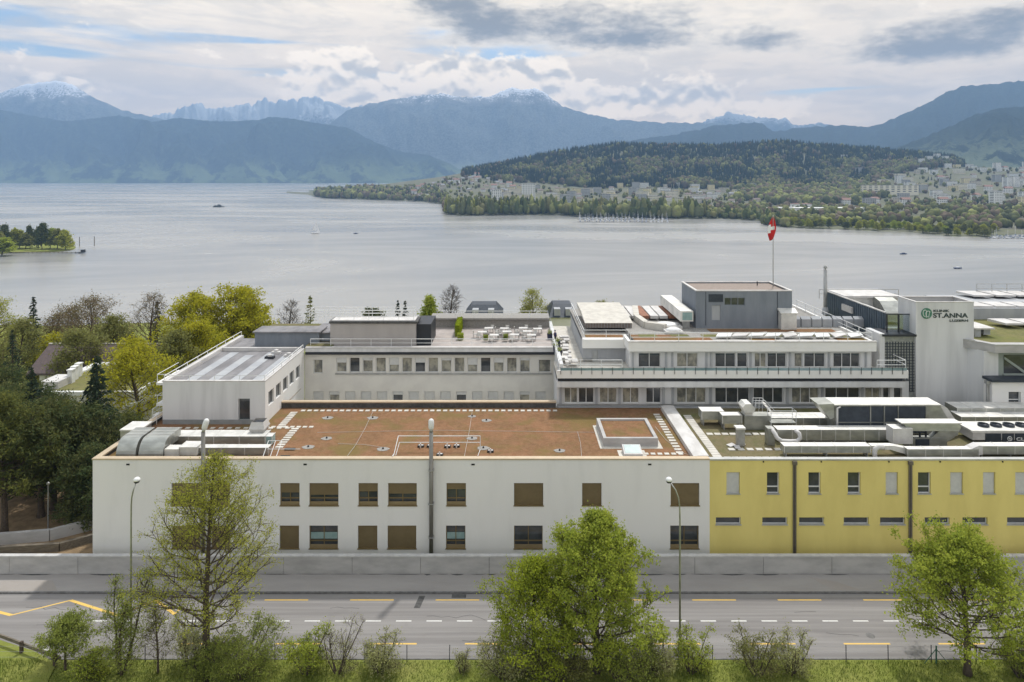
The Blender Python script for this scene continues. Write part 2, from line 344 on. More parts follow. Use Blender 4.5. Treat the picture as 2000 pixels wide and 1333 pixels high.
def hillmat(name, forest, meadow, rock=None, snow=None, snow_z=700, meadow_z=250, msc=.004, mth=.52, meadow_amt=1.0):
    m_ = bpy.data.materials.new(name); m_.use_nodes = True; nt = m_.node_tree; q = G(nt); b = nt.nodes['Principled BSDF']; b.inputs['Roughness'].default_value = 1; b.inputs['Specular IOR Level'].default_value = 0
    ge = q.n('ShaderNodeNewGeometry'); P = ge.outputs['Position']; s = q.n('ShaderNodeSeparateXYZ'); nt.links.new(P, s.inputs[0]); z = s.outputs[2]
    n0 = q.noise(P, msc, 8, .62); n1_ = q.noise(P, msc * 9, 6, .65)
    fr = q.mix(q.smooth(n1_, .35, .65), c4(forest), c4([v * .3 for v in forest]))
    low = q.m('SUBTRACT', 1.0, q.smooth(q.m('ADD', z, q.m('MULTIPLY', q.m('SUBTRACT', n0, .5), 700)), meadow_z * .3, meadow_z))
    f = q.m('MULTIPLY', q.m('MULTIPLY', q.smooth(q.m('ADD', n0, q.m('MULTIPLY', q.m('SUBTRACT', n1_, .5), .35)), mth - .03, mth + .04), low), meadow_amt)
    colr = q.mix(f, fr, c4(meadow))
    if rock: colr = q.mix(q.smooth(q.m('ADD', z, q.m('MULTIPLY', q.m('SUBTRACT', n0, .5), 900)), snow_z - 260, snow_z), colr, c4(rock))
    if snow:
        sf = q.smooth(q.m('ADD', q.m('ADD', z, q.m('MULTIPLY', q.m('SUBTRACT', n0, .5), 500)), q.m('MULTIPLY', q.m('SUBTRACT', n1_, .5), 900)), snow_z - 60, snow_z + 60)
        colr = q.mix(sf, colr, c4(snow))
    nt.links.new(colr, b.inputs['Base Color']); return m_
def ridge(name, pts, dr, foot, m_, back=1500, nu=220, nv=34, amp=.10, jag=2.0, seed=0, power=.9, zfoot=LAKE - 4):
    x0, x1 = pts[0][0], pts[-1][0]; us = np.linspace(x0, x1, nu); vs = list(np.linspace(0, 1, nv)) + [1.0 + .2 * k for k in range(1, 6)]
    V = []
    for v in vs:
        for u in us:
            py = lerp(pts, u) + jag * fbm(u * .07, seed + 3.1, 0, 8)
            zr = Z(py, dr); d = foot + (dr - foot) * v if v <= 1 else dr + back * (v - 1)
            w = fbm(u * .012 + .25 * fbm(v * 3, u * .01, seed), v * 1.3, seed, 6)
            if v <= 1:
                p = v ** power; bump_ = amp * w * sin(pi * min(1, v)) * 1.6
                z = zfoot + (zr - zfoot) * max(0, min(.985 if v < .97 else 1, p + bump_ * (1 if v < 1 else 0)))
            else: z = zfoot + (zr - zfoot) * max(0, 1 - (v - 1) * .9) + amp * w * 100
            V.append((X(u, d), d, z))
    nr = len(vs); Fq = [(j * nu + i, j * nu + i + 1, (j + 1) * nu + i + 1, (j + 1) * nu + i) for j in range(nr - 1) for i in range(nu - 1)]
    return tag(np_mesh(name, V, Fq, m_, smooth=True), kind='structure')
hm_near = hillmat('wooded_slopes', (.035, .045, .025), (.11, .135, .055), meadow_z=330, msc=.0026, mth=.49)
hm_mid = hillmat('wooded_mountain', (.15, .16, .15), (.20, .22, .15), rock=(.20, .19, .18), snow=(.75, .76, .8), snow_z=1290, meadow_z=380, mth=.5)
hm_snow = hillmat('snowy_alps', (.08, .09, .10), (.12, .13, .12), rock=(.16, .16, .17), snow=(.42, .44, .47), snow_z=980, meadow_z=100, msc=.003)
hm_pil = hillmat('steep_wooded_mountain', (.04, .05, .04), (.10, .13, .06), rock=(.10, .11, .10), snow=None, snow_z=1500, meadow_z=200, mth=.56)
hm_vill = hillmat('settled_slopes', (.03, .04, .03), (.12, .14, .085), meadow_z=420, msc=.006, mth=.50)
ridge('hills', [(-420, 240), (-200, 205), (0, 215), (60, 226), (130, 238), (230, 226), (300, 238), (350, 231), (420, 238), (500, 235), (535, 228), (575, 233), (620, 241), (680, 250), (725, 275), (780, 296), (840, 304), (880, 321), (920, 345), (950, 358)], 8600, 7250, hm_near, amp=.30, seed=1, nu=420, nv=70)
ridge('mountain', [(-500, 230), (-150, 210), (0, 181), (50, 165), (110, 158), (140, 164), (180, 190), (240, 216), (320, 234), (400, 260), (460, 300)], 10400, 8800, hm_mid, amp=.16, seed=2)
ridge('mountain', [(230, 250), (300, 225), (340, 218), (366, 208), (385, 204), (400, 210), (450, 211), (490, 203), (515, 194), (530, 199), (560, 198), (600, 187), (640, 196), (680, 210), (700, 208), (715, 214), (800, 240), (900, 300)], 12300, 10800, hm_snow, amp=.34, jag=9, seed=3, nu=420, nv=60)
ridge('mountain', [(600, 300), (640, 245), (680, 215), (720, 203), (780, 193), (830, 185), (860, 183), (900, 190), (960, 188), (1000, 170), (1020, 176), (1045, 172), (1065, 182), (1100, 209), (1140, 221), (1200, 234), (1300, 240), (1400, 241), (1480, 252), (1560, 300)], 10600, 8700, hm_mid, amp=.14, jag=3, seed=4, nu=260)
ridge('mountain', [(1330, 262), (1390, 232), (1430, 220), (1480, 230), (1530, 232), (1560, 246), (1600, 240), (1650, 252), (1700, 262), (1760, 300)], 12000, 10800, hm_snow, amp=.3, jag=6, seed=8, nu=120)
ridge('mountain', [(1190, 290), (1230, 276), (1260, 270), (1310, 265), (1370, 252), (1400, 245), (1470, 240), (1490, 242), (1510, 258), (1560, 250), (1640, 245), (1690, 248), (1720, 243), (1760, 225), (1800, 208), (1850, 180), (1880, 168), (1920, 166), (2000, 158), (2200, 130), (2500, 120)], 7600, 5600, hm_pil, amp=.16, jag=3.5, seed=5, nu=260)
ridge('hills', [(1680, 315), (1730, 297), (1790, 274), (1850, 250), (1900, 226), (1950, 212), (2000, 208), (2200, 185), (2500, 200)], 4900, 3500, hm_vill, amp=.18, jag=3, seed=6, nu=200, nv=44, zfoot=-10)

SHORE = [(560, 378), (600, 381), (612, 384), (640, 388), (700, 390), (760, 392), (830, 395), (862, 399), (868, 419), (900, 422), (1000, 421), (1100, 421), (1130, 424), (1310, 428), (1400, 428), (1484, 432), (1492, 441), (1560, 447), (1640, 449), (1700, 452), (1780, 455), (1850, 462), (1930, 465), (1990, 458), (2100, 466), (2700, 480)]
CREST = [(560, 381), (600, 380), (640, 371), (700, 365), (760, 359), (820, 351), (860, 346), (905, 338), (925, 334), (980, 324), (1050, 309), (1100, 299), (1200, 286), (1300, 288), (1400, 289), (1530, 281), (1600, 288), (1700, 295), (1800, 304), (1860, 311), (1890, 326), (2000, 328), (2700, 318)]
def far_z(px, d):
    d0 = (CH - LAKE) * F / (lerp(SHORE, px) - HOR)
    if d < d0: return LAKE - 4
    s = lerp([(560, 0), (640, .25), (880, 1)], px)
    r = lerp([(1650, 0), (1800, 1)], px)
    zc = Z(lerp(CREST, px), 2800)
    nodes = [(d0, LAKE + .8), (max(1600, d0 + 60), -33 + 8 * r), (2000, -33 + s * (20 + 22 * r)), (2300, min(zc, -30 + s * (46 + 34 * r))), (2800, zc), (3500, zc * .8 - 20)]
    if d0 > 1600: nodes = [(d0, LAKE + .8), (d0 + 350, LAKE + 2 + (zc - LAKE) * .35), (2800, zc), (3500, LAKE)]
    return lerp(nodes, d)
pxs = list(np.linspace(560, 1480, 190)) + list(np.linspace(1484, 2700, 150)); dd = [760 * 1.0125 ** k for k in range(125)]
V = [(X(p, d), d, far_z(p, d)) for d in dd for p in pxs]; nx = len(pxs)
far_mat = sedum('lakeside_land', [(.14, .15, .075), (.12, .125, .075), (.22, .205, .18), (.20, .185, .165), (.10, .10, .06)], .02)
tag(np_mesh('far_shore', V, [(j * nx + i, j * nx + i + 1, (j + 1) * nx + i + 1, (j + 1) * nx + i) for j in range(len(dd) - 1) for i in range(nx - 1)], far_mat, smooth=True), kind='structure')
# wooded point on the left, with its jetty
PT = [(-520, 800), (-520, 600), (-500, 625), (-470, 640), (-447, 648), (-433, 655), (-432, 672), (-441, 690), (-470, 720), (-490, 800)]
PT = [(-700, 800), (-700, 560), (-560, 590), (-505, 612)] + PT[3:-1] + [(-530, 800)]
pm = MB(); pm.prism_z(LAKE - 3, LAKE + 1.0, PT[::1]); tag(pm.build('wooded_point', M['meadow']), kind='structure')

# ------------------------------------------------------------------ far woods, one mass of crowns each
def ico(sub=1, seed=0, amp=.28):
    import bmesh
    bm = bmesh.new(); bmesh.ops.create_icosphere(bm, subdivisions=sub, radius=1)
    for v in bm.verts: v.co *= 1 + amp * mn.noise(v.co * 1.7 + Vector((seed * 3.3, 0, 0)))
    V_ = np.array([v.co[:] for v in bm.verts]); F_ = np.array([[l.index for l in f.verts] for f in bm.faces]); bm.free(); return V_, F_
def cone_t(seed=0):
    rr = random.Random(seed); V_ = []; F_ = []; n = 7
    for t in range(4):
        z0 = .10 + t * .2; z1 = z0 + .36 if t < 3 else 1.0; r = (1 - z0) * 1.0
        b = len(V_); V_ += [(r * (1 + rr.uniform(-.25, .25)) * cos(2 * pi * j / n), r * (1 + rr.uniform(-.25, .25)) * sin(2 * pi * j / n), z0 + rr.uniform(-.04, .04)) for j in range(n)] + [(0, 0, z1)]
        F_ += [(b + j, b + (j + 1) % n, b + n) for j in range(n)]
    return np.array(V_), np.array(F_)
ICO = [ico(2, s, .5) for s in range(4)]; CON = [cone_t(s) for s in range(3)]
def tintmat():
    m_ = bpy.data.materials.new('woodland'); m_.use_nodes = True; nt = m_.node_tree; q = G(nt); b = nt.nodes['Principled BSDF']; b.inputs['Roughness'].default_value = 1; b.inputs['Specular IOR Level'].default_value = 0
    a = q.n('ShaderNodeAttribute', attribute_name='tint'); ge = q.n('ShaderNodeNewGeometry'); f = q.m('ADD', .42, q.m('MULTIPLY', q.noise(ge.outputs['Position'], .25, 4, .7), .8))
    v = q.n('ShaderNodeVectorMath', operation='SCALE'); nt.links.new(a.outputs[0], v.inputs[0]); nt.links.new(f, v.inputs[3]); nt.links.new(v.outputs[0], b.inputs['Base Color']); return m_
WOOD = tintmat()
DEC = [(.21, .20, .085), (.16, .17, .07), (.20, .155, .11), (.13, .14, .065), (.27, .28, .10), (.17, .135, .10), (.11, .12, .06), (.23, .24, .10)]
CONC = [(.018, .030, .024), (.024, .037, .026), (.016, .027, .024)]
def canopy(name, trees, label, cat='wood', kind='stuff'):
    """trees: x, y, z, height, radius, conifer?, colour"""
    Vs, Fs, Cs = [], [], []; off = 0
    for (x, y, z, h, r, con, c) in trees:
        tv, tf = (CON if con else ICO)[R.randrange(3)]; a = R.uniform(0, 6.28); ca, sa = cos(a), sin(a)
        P = tv.copy(); xx = P[:, 0] * ca - P[:, 1] * sa; yy = P[:, 0] * sa + P[:, 1] * ca
        if con: P = np.stack([x + xx * r, y + yy * r, z + P[:, 2] * h], 1)
        else: P = np.stack([x + xx * r, y + yy * r, z + h * .56 + P[:, 2] * h * .46], 1)
        Vs.append(P); Fs.append(tf + off); off += len(P); k = R.uniform(.8, 1.2)
        Cs.append(np.tile(np.array([c[0] * k, c[1] * k, c[2] * k, 1]), (len(P), 1)))
    return tag(np_mesh(name, np.concatenate(Vs), np.concatenate(Fs), WOOD, col=np.concatenate(Cs)), label, cat, kind=kind)
tr = []
for k in range(15000):
    px = R.uniform(903, 1885); d = R.uniform(2080, 3000)
    lo = 2110 + 120 * fbm(px * .01, 2.2) + lerp([(905, 420), (960, 200), (1100, 0), (1650, -60), (1760, 120), (1860, 420)], px)
    if d < lo: continue
    w = fbm(px * .013, d * .0045, 5); con = R.random() < (.93 if w > -.06 or d > 2560 else .15)
    if px > 1700 and d < 2500: con = R.random() < .2
    h = R.uniform(16, 27) * (1.15 if con else .95)
    tr.append((X(px, d), d, far_z(px, d) - 1, h, R.uniform(3.2, 4.6) if con else R.uniform(5.5, 10), con, R.choice(CONC) if con else [v * .72 for v in R.choice(DEC)]))
canopy('hill_forest', tr, 'dark mixed forest covering the long hill across the lake')
tr = []
for k in range(3600):       # gardens and hedgerows between the houses and along the peninsula
    px = R.uniform(618, 2300); d = R.uniform(1280, 2500)
    d0 = (CH - LAKE) * F / (lerp(SHORE, px) - HOR)
    if d < d0 + 6: continue
    if fbm(px * .015, d * .01, 9) < -.10 and px > 900: continue
    con = R.random() < .13; h = R.uniform(6, 13); tr.append((X(px, d), d, far_z(px, d) - .5, h * (1.3 if con else 1), h * (.24 if con else .42), con, R.choice(CONC if con else DEC)))
for k in range(900):        # wooded tip of the peninsula
    px = 616 + 260 * R.random() ** 1.2; d0 = (CH - LAKE) * F / (lerp(SHORE, px) - HOR); d = d0 + 8 + 500 * R.random() ** 1.6
    con = R.random() < .25; h = R.uniform(14, 24) if px < 760 else R.uniform(9, 17); tr.append((X(px, d), d, far_z(px, d) - .5, h * (1.3 if con else 1), h * (.22 if con else .38), con, R.choice(CONC if con else DEC)))
for k in range(1500):       # wood on the slope behind the lakeside halls
    px = R.uniform(1400, 1735); d = R.uniform(1560, 2200)
    if abs(px - 1590) > 150 * (1 + .25 * fbm(d * .01, 3)) * (1 if d > 1700 else .6): continue
    h = R.uniform(12, 22); tr.append((X(px, d), d, far_z(px, d) - .5, h, h * .40, R.random() < .1, R.choice(DEC)))
canopy('garden_trees', tr, 'scattered trees between the houses on the far shore')
tr = []
for k in range(900):        # tall lakeside wood behind the marina
    px = R.uniform(872, 1540); d0 = (CH - LAKE) * F / (lerp(SHORE, px) - HOR); d = d0 + 4 + 130 * R.random() ** 1.3
    con = R.random() < .06; tall = R.random() < (.45 if px < 1100 else .2)
    h = R.uniform(22, 33) if tall else R.uniform(12, 22); r = h * (.14 if tall else .34)
    if px > 1380: h *= .6; r *= .8
    tr.append((X(px, d), d, far_z(px, d) - .5, h, r, con, R.choice(CONC if con else DEC[:2] + DEC[3:5] + [(.10, .12, .045), (.08, .10, .04)])))
for k in range(900):
    px = R.uniform(1400, 2400); d0 = (CH - LAKE) * F / (lerp(SHORE, px) - HOR); d = d0 + 60 + 430 * R.random()
    if d > 1500: continue
    h = R.uniform(8, 15); tr.append((X(px, d), d, far_z(px, d) - .5, h, h * .42, False, R.choice(DEC)))
canopy('lakeside_wood', tr, 'dense tall wood along the shore behind the marina')
# ------------------------------------------------------------------ trees
def leaf_cards(name, P, size, mt, parent=None, aspect=.62, seed=0, up=0.0, dirs=None):
    """P world points; small leaf-sized faces around them"""
    rs = np.random.RandomState(seed + len(P)); n = len(P); o0 = np.array(origin(parent)) if parent else np.zeros(3)
    A = rs.normal(size=(n, 3)); 
    if dirs is not None: A = A * .45 + dirs
    A /= np.linalg.norm(A, axis=1)[:, None] + 1e-9
    B = rs.normal(size=(n, 3)); B[:, 2] *= 1 - up; B -= A * (A * B).sum(1)[:, None]; B /= np.linalg.norm(B, axis=1)[:, None] + 1e-9
    s = size * rs.uniform(.6, 1.35, n)[:, None]; P = P - o0
    V = np.stack([P - A * s * .5, P + B * s * aspect * .5, P + A * s * .5, P - B * s * aspect * .5], 1).reshape(-1, 3)
    return np_mesh(name, V, np.arange(n * 4).reshape(-1, 4), mt, parent=parent)
def rnd_dir(rr): 
    z = rr.uniform(-1, 1); a = rr.uniform(0, 6.283); q = math.sqrt(1 - z * z); return Vector((q * cos(a), q * sin(a), z))
def branch_path(rr, p, d, L, n, up, wob):
    pts = [p.copy()]; d = d.normalized()
    for i in range(n):
        d = (d + Vector((0, 0, up)) + rnd_dir(rr) * wob).normalized(); p = p + d * (L / n); pts.append(p.copy())
    return pts
def grow(seed, H, Rc, tr=.2, h0=.18, n1=40, n2=9, n3=4, leaves=8, env=None, el=(10, 55), leaf=.12, stems=1, up1=.06, gap=.0, twig=.55, lj=.13, nbr=True, r3=.012, spread=.25, lean=0.0):
    """returns (MB of wood, leaf points); local origin at the foot"""
    rr = random.Random(seed); wood = MB(); LP = []; env = env or (lambda t: (1 - t) ** .7 * min(1, .45 + t * 3))
    for s in range(stems):
        a0 = 6.283 * s / stems + rr.uniform(0, 1); sd = Vector((cos(a0), sin(a0), 0)) * (spread if stems > 1 else 0) + Vector((lean, 0, 1))
        Hs = H * (1 if s == 0 else rr.uniform(.65, .95)); base = Vector((cos(a0) * .12 * (stems > 1), sin(a0) * .12 * (stems > 1), -.15)); tk = branch_path(rr, base, sd, Hs, 12, .05, .045 if stems == 1 else .09)
        sc = Hs / max(.1, tk[-1].z); tk = [Vector((p.x, p.y, p.z * sc)) for p in tk]; r0 = tr * (1 if stems == 1 else .6)
        wood.tube(tk, [r0 * (1.35 if i == 0 else 1) * (1 - i / 12.6) ** .85 + .01 for i in range(13)], 8)
        nn = n1 // stems
        for i in range(nn):
            t = h0 + (.985 - h0) * ((i + rr.random()) / nn) ** .9; f = t * 12; k = min(11, int(f)); p = tk[k].lerp(tk[k + 1], f - k)
            az = i * 2.39996 + rr.uniform(-.4, .4); e = radians(el[0] + (el[1] - el[0]) * t + rr.uniform(-8, 8)); L = Rc * env((t - h0) / (1 - h0)) * rr.uniform(.75, 1.12)
            if stems > 1: L *= .75
            if L < .15: continue
            d = Vector((cos(az) * cos(e), sin(az) * cos(e), sin(e))); b1 = branch_path(rr, p, d, L, 6, up1, .13); rb = max(.014, r0 * (1 - t) ** .8 * .42)
            wood.tube(b1, [rb * (1 - j / 7.5) for j in range(7)], 5, caps=False)
            m2 = max(2, int(n2 * L / Rc + 1.5))
            for j in range(m2):
                u = .22 + .78 * (j + rr.random()) / m2; f2 = u * 6; k2 = min(5, int(f2)); p2 = b1[k2].lerp(b1[k2 + 1], f2 - k2); dd_ = (b1[k2 + 1] - b1[k2]).normalized()
                L2 = L * .42 * (1.15 - u * .6) * rr.uniform(.6, 1.2) + .1; d2 = (dd_ * .8 + rnd_dir(rr) * .85 + Vector((0, 0, .15))).normalized(); b2 = branch_path(rr, p2, d2, L2, 3, up1, .15)
                wood.tube(b2, [max(.008, rb * .4), max(.007, rb * .3), .007, .005], 4, caps=False)
                if rr.random() < gap: continue
                for q_ in range(n3):
                    u3 = .25 + .75 * rr.random(); f3 = u3 * 3; k3 = min(2, int(f3)); p3 = b2[k3].lerp(b2[k3 + 1], f3 - k3); d3 = ((b2[k3 + 1] - b2[k3]).normalized() + rnd_dir(rr) * .8).normalized(); L3 = twig * rr.uniform(.5, 1.2)
                    e3 = p3 + d3 * L3
                    if r3: wood.tube([p3, e3], [r3 * .6, r3 * .35], 3, caps=False)
                    for l in range(leaves): c = p3.lerp(e3, rr.uniform(.1, 1.05)); LP.append((c.x + rr.gauss(0, lj), c.y + rr.gauss(0, lj), c.z + rr.gauss(0, lj)))
    W = np.array(wood.v); A = np.array(LP).reshape(-1, 3); Q = A if len(A) else W; ax_ = lean * H * .5
    kz = H / np.quantile(Q[:, 2], .9995); kr = Rc / np.quantile(np.hypot(Q[:, 0] - ax_, Q[:, 1]), .97)
    kr = min(1.35, max(.6, kr)); wood.v = [(v[0] * kr, v[1] * kr, v[2] * (kz if v[2] > 0 else 1)) for v in wood.v]
    if len(A): A = A * np.array([kr, kr, kz])
    return wood, A
LEAF = {
 'bud': leafmat('budding_leaf', (.46, .46, .08), (.31, .33, .055), .5, .55),
 'fresh': leafmat('fresh_leaf', (.42, .46, .075), (.27, .33, .05), .6, .5),
 'lime': leafmat('lime_leaf', (.50, .46, .04), (.34, .34, .035), .6, .5),
 'limegreen': leafmat('yellow_green_leaf', (.38, .43, .045), (.25, .30, .035), .6, .5),
 'olive': leafmat('olive_leaf', (.29, .29, .10), (.20, .21, .07), .6, .5),
 'shrub': leafmat('shrub_leaf', (.34, .38, .09), (.20, .24, .055), .8, .5),
 'grey': leafmat('grey_green_leaf', (.42, .42, .19), (.30, .31, .13), .8, .45),
 'pine': leafmat('pine_needles', (.075, .105, .045), (.14, .145, .055), .35, .3),
 'spruce': leafmat('spruce_needles', (.035, .055, .04), (.055, .075, .045), .5, .2),
 'yew': leafmat('yellow_green_needles', (.18, .185, .05), (.10, .12, .045), .3, .35),
 'brown': leafmat('brown_bud', (.25, .18, .11), (.20, .18, .08), .5, .4),
 'hedge': leafmat('hedge_leaf', (.30, .34, .02), (.18, .24, .02), 2),
}
def plant(name, label, cat, seed, loc, leaf='fresh', lsize=.12, group=None, bark=None, crown='crown', stem='trunk', **kw):
    t = thing(name, label, cat, loc, group); w, lp = grow(seed, **kw); o0 = Vector(loc)
    b = w.build(stem, bark or M['bark'], t, rel=False); b.data.polygons.foreach_set('use_smooth', [True] * len(b.data.polygons))
    if len(lp): leaf_cards(crown, lp + np.array(loc), lsize, LEAF[leaf], t, seed=seed)
    return t
def replant(src, loc, rot, sc, label, group=None):
    c = copy_tree(src); c.location = loc; c.rotation_euler = (0, 0, rot); c.scale = (sc, sc, sc) if not hasattr(sc, '__len__') else sc; c['label'] = label
    if group: c['group'] = group
    elif 'group' in c.keys(): del c['group']
    return c
def spruce(name, label, seed, loc, H, Rb, leaf='spruce', n=60, dens=16, size=.55, cat='conifer', group=None, droop=-.35, h0=.06):
    t = thing(name, label, cat, loc, group); rr = random.Random(seed); wood = MB(); wood.tube([(0, 0, -.2), (.05, 0, H * .5), (0, 0, H)], [H * .014 + .05, H * .008 + .02, .015], 7); LP = []; DR = []
    for i in range(n):
        t_ = h0 + (1 - h0) * (i + rr.random()) / n
        for k in range(5):
            az = rr.uniform(0, 6.283); L = Rb * (1 - t_) ** .8 * rr.uniform(.65, 1.12) + .12; d = Vector((cos(az), sin(az), .15 + droop * (1 - t_)))
            e = Vector((0, 0, H * t_)) + d * L
            if k < 2: wood.tube([(0, 0, H * t_), e], [.035, .01], 3, caps=False)
            m_ = max(3, int(dens * L / Rb))
            for j in range(m_):
                u = rr.random() ** .7; c = Vector((0, 0, H * t_)) + d * L * u; s = Vector((-sin(az), cos(az), 0)) * rr.gauss(0, .22) * L * .5 * (1.1 - u * .6)
                c = c + s + Vector((0, 0, -.15 * abs(rr.gauss(0, 1)))); LP.append(c[:]); DR.append((cos(az) * .9 + s.x * .4, sin(az) * .9 + s.y * .4, -.35))
    wood.build('trunk', M['bark'], t, rel=False); leaf_cards('crown', np.array(LP) + np.array(loc), size, LEAF[leaf], t, aspect=.32, dirs=np.array(DR), seed=seed)
    return t
# ------------------------------------------------------------------ road, pavement, verge, concrete wall
def asphalt(name, c, c2, streak):
    m_ = bpy.data.materials.new(name); m_.use_nodes = True; nt = m_.node_tree; q = G(nt); b = nt.nodes['Principled BSDF']; b.inputs['Roughness'].default_value = .9; b.inputs['Specular IOR Level'].default_value = .2
    ge = q.n('ShaderNodeNewGeometry'); P = ge.outputs['Position']; mp = q.n('ShaderNodeMapping'); nt.links.new(P, mp.inputs[0]); mp.inputs['Scale'].default_value = streak
    a = q.smooth(q.noise(mp.outputs[0], 1.0, 6, .65), .3, .7); f = q.noise(P, 40, 3, .7); k = q.smooth(q.noise(P, .35, 5, .6, 1.5), .56, .66)
    colr = q.mix(a, c4(c), c4(c2)); colr = q.mix(q.m('MULTIPLY', k, .08), colr, c4([v * .55 for v in c])); colr = q.mix(q.m('MULTIPLY', f, .25), colr, c4([v * .6 for v in c]))
    nt.links.new(colr, b.inputs['Base Color']); bp = q.n('ShaderNodeBump'); bp.inputs['Strength'].default_value = .3; bp.inputs['Distance'].default_value = .01; nt.links.new(f, bp.inputs['Height']); nt.links.new(bp.outputs[0], b.inputs['Normal']); return m_
M['asphalt'] = asphalt('asphalt', (.19, .178, .172), (.30, .285, .272), (.03, 1.1, 1))
M['pavement'] = asphalt('worn_asphalt', (.29, .27, .255), (.35, .33, .31), (.12, .5, 1))
M['patch'] = asphalt('pale_patch', (.31, .28, .25), (.34, .31, .285), (.3, .3, 1))
M['tar'] = mat('tar', (.06, .058, .056), (.10, .098, .095), 3, .8)
M['kerb'] = mat('granite_kerb', (.19, .185, .18), (.13, .125, .12), 3, .85)
M['line_white'] = mat('road_paint_white', (.66, .65, .62), (.40, .39, .37), 5, .7, lo=.5, hi=.8)
M['line_yellow'] = mat('road_paint_yellow', (.72, .47, .12), (.50, .36, .14), 5, .7, lo=.5, hi=.8)
YN, YF = 46.15, 53.45                     # near and far edge of the carriageway
YW = 55.95                                # front of the concrete wall
def stroke(m, p, q_, w, z):
    p, q_ = Vector(p), Vector(q_); t = (q_ - p).normalized(); nn = Vector((-t.y, t.x)) * w / 2
    m.quad((*(p + nn), z), (*(p - nn), z), (*(q_ - nn), z), (*(q_ + nn), z))
m = MB(); m.quad((-260, YN, .0), (260, YN, .0), (260, YF, .0), (-260, YF, .0)); tag(m.build('road', M['asphalt']), kind='structure')
m = MB(); m.box(-260, 260, YF + .15, YW + .05, -.1, .12); tag(m.build('pavement', M['pavement']), kind='structure')
m = MB(); m.box(-260, 260, YF, YF + .15, -.1, .125); tag(m.build('kerb', M['kerb']), kind='structure')
m = MB(); m.prism_z(.121, .124, [(-45, YF + .2), (X(118, 54), YF + .2), (X(95, 54.5), 55.0), (-45, 55.0)]); m.prism_z(.121, .124, [(X(1590, 54.5), 55.6), (X(1620, 54.5), YF + .3), (X(1672, 54.5), YF + .3), (X(1640, 54.5), 54.8), (X(1600, 54.5), 55.4)])
tag(m.build('pavement_patch', M['patch']), kind='structure')
m = MB(); m.quad((X(812, 52.8), 51.7, .004), (X(824, 52.8), 51.7, .004), (X(830, 53), 53.2, .004), (X(818, 53), 53.2, .004)); m.quad((X(882, 53), 52.95, .004), (X(910, 53), 52.95, .004), (X(910, 53), 53.4, .004), (X(882, 53), 53.4, .004))
tag(m.build('road_repair', M['tar']), kind='structure')
for k, (px_, y_, r_) in enumerate([(530, 49.2, .33), (1262, 51.3, .33), (1700, 48.6, .3)]):
    m = MB(); m.lathe(X(px_, y_), y_, [(r_, .002), (r_, .008), (r_ * .9, .010)], 20); tag(m.build('manhole_cover', M['kerb'], loc=(X(px_, y_), y_, 0)), ['round manhole cover in the road left of the middle', 'round manhole cover in the far lane near the curved lamp', 'round manhole cover in the near lane, right part'][k], 'manhole cover')
m = MB()
for k in range(16):
    x = -38 + 5.2 * k + R.uniform(-2, 2); y = R.uniform(46.6, 53.0); pts = [(x + j * .55, y + R.uniform(-.1, .1) + j * R.uniform(-.05, .05)) for j in range(R.randint(4, 9))]
    for p, q_ in zip(pts, pts[1:]): stroke(m, p, q_, .035, .0045 + .0002 * k)
tag(m.build('road_crack', M['tar']), kind='structure')
m = MB()
for k in range(-9, 22):
    for px0 in (714 + 59.5 * k,):
        x0 = X(px0, 50.2); m.box(x0, x0 + 1.13, 50.14, 50.26, .0, .004)
tag(m.build('road_marking', M['line_white']), kind='structure')
m = MB()
for k in range(-1, 14):
    x0 = X(517 + 167 * k, 52.7)
    if x0 > X(480, 52.7): m.box(x0, x0 + 3.36, 52.62, 52.76, .0, .004)
for k in range(-3, 8):
    x0 = X(908 + 185 * k, 47.75)
    if x0 > X(330, 47.75): m.box(x0, x0 + 3.25, 47.68, 47.82, .0, .004)
zz = [(-95, 1172), (22, 1202), (138, 1173), (232, 1203), (305, 1173), (341, 1200), (356, 1186)]
zp = [(X(a, D(b, 0)), D(b, 0)) for a, b in zz]
for i, (p, q_) in enumerate(zip(zp, zp[1:])): stroke(m, p, q_, .24 if i % 2 == 0 else .13, .004 + .0015 * i)
tag(m.build('road_marking', M['line_yellow']), kind='structure')
m = MB(); m.box(X(72, 47), X(92, 47), 47.1, 47.25, 0, .004); tag(m.build('road_marking', M['line_white']), kind='structure')

m = MB(); x = -60
while x < 60:
    w_ = R.uniform(.5, 3.0); dpt = R.uniform(.02, .10) * (2.2 if R.random() < .25 else 1); m.prism_z(.12, .127, [(x, YW - .03), (x + w_, YW - .03), (x + w_ * .8, YW - .03 - dpt * .7), (x + w_ * .45, YW - .03 - dpt), (x + w_ * .15, YW - .03 - dpt * .5)][::-1]); x += w_ + R.uniform(0, .6)
tag(m.build('pavement_dirt', M['tar']), kind='structure')
cw = thing('concrete_wall', 'long low concrete wall with pale cap between pavement and buildings', 'wall', (0, YW, .1))
joints = [152 + 133.9 * k for k in range(-2, 17)]
for k, (a, b) in enumerate(zip([-220] + joints, joints + [2600])):
    if b < -200: continue
    x0, x1 = X(a, YW) + .015, X(b, YW) - .015; dz = .05 * sin(k * 2.1)
    m = MB(); m.box(x0, x1, YW + (.008 if k % 2 else 0), YW + .3, .05, 1.49); m.build('panel', M['concrete'], cw)
m = MB(); m.box(X(-220, YW), X(2600, YW), YW - .03, YW + .34, 1.492, 1.60); m.build('cap', M['concrete_cap'], cw)
m = MB(); m.box(X(-220, YW), X(2600, YW), YW + .05, YW + .25, .06, 1.48); m.build('joint_filler', M['tar'], cw)

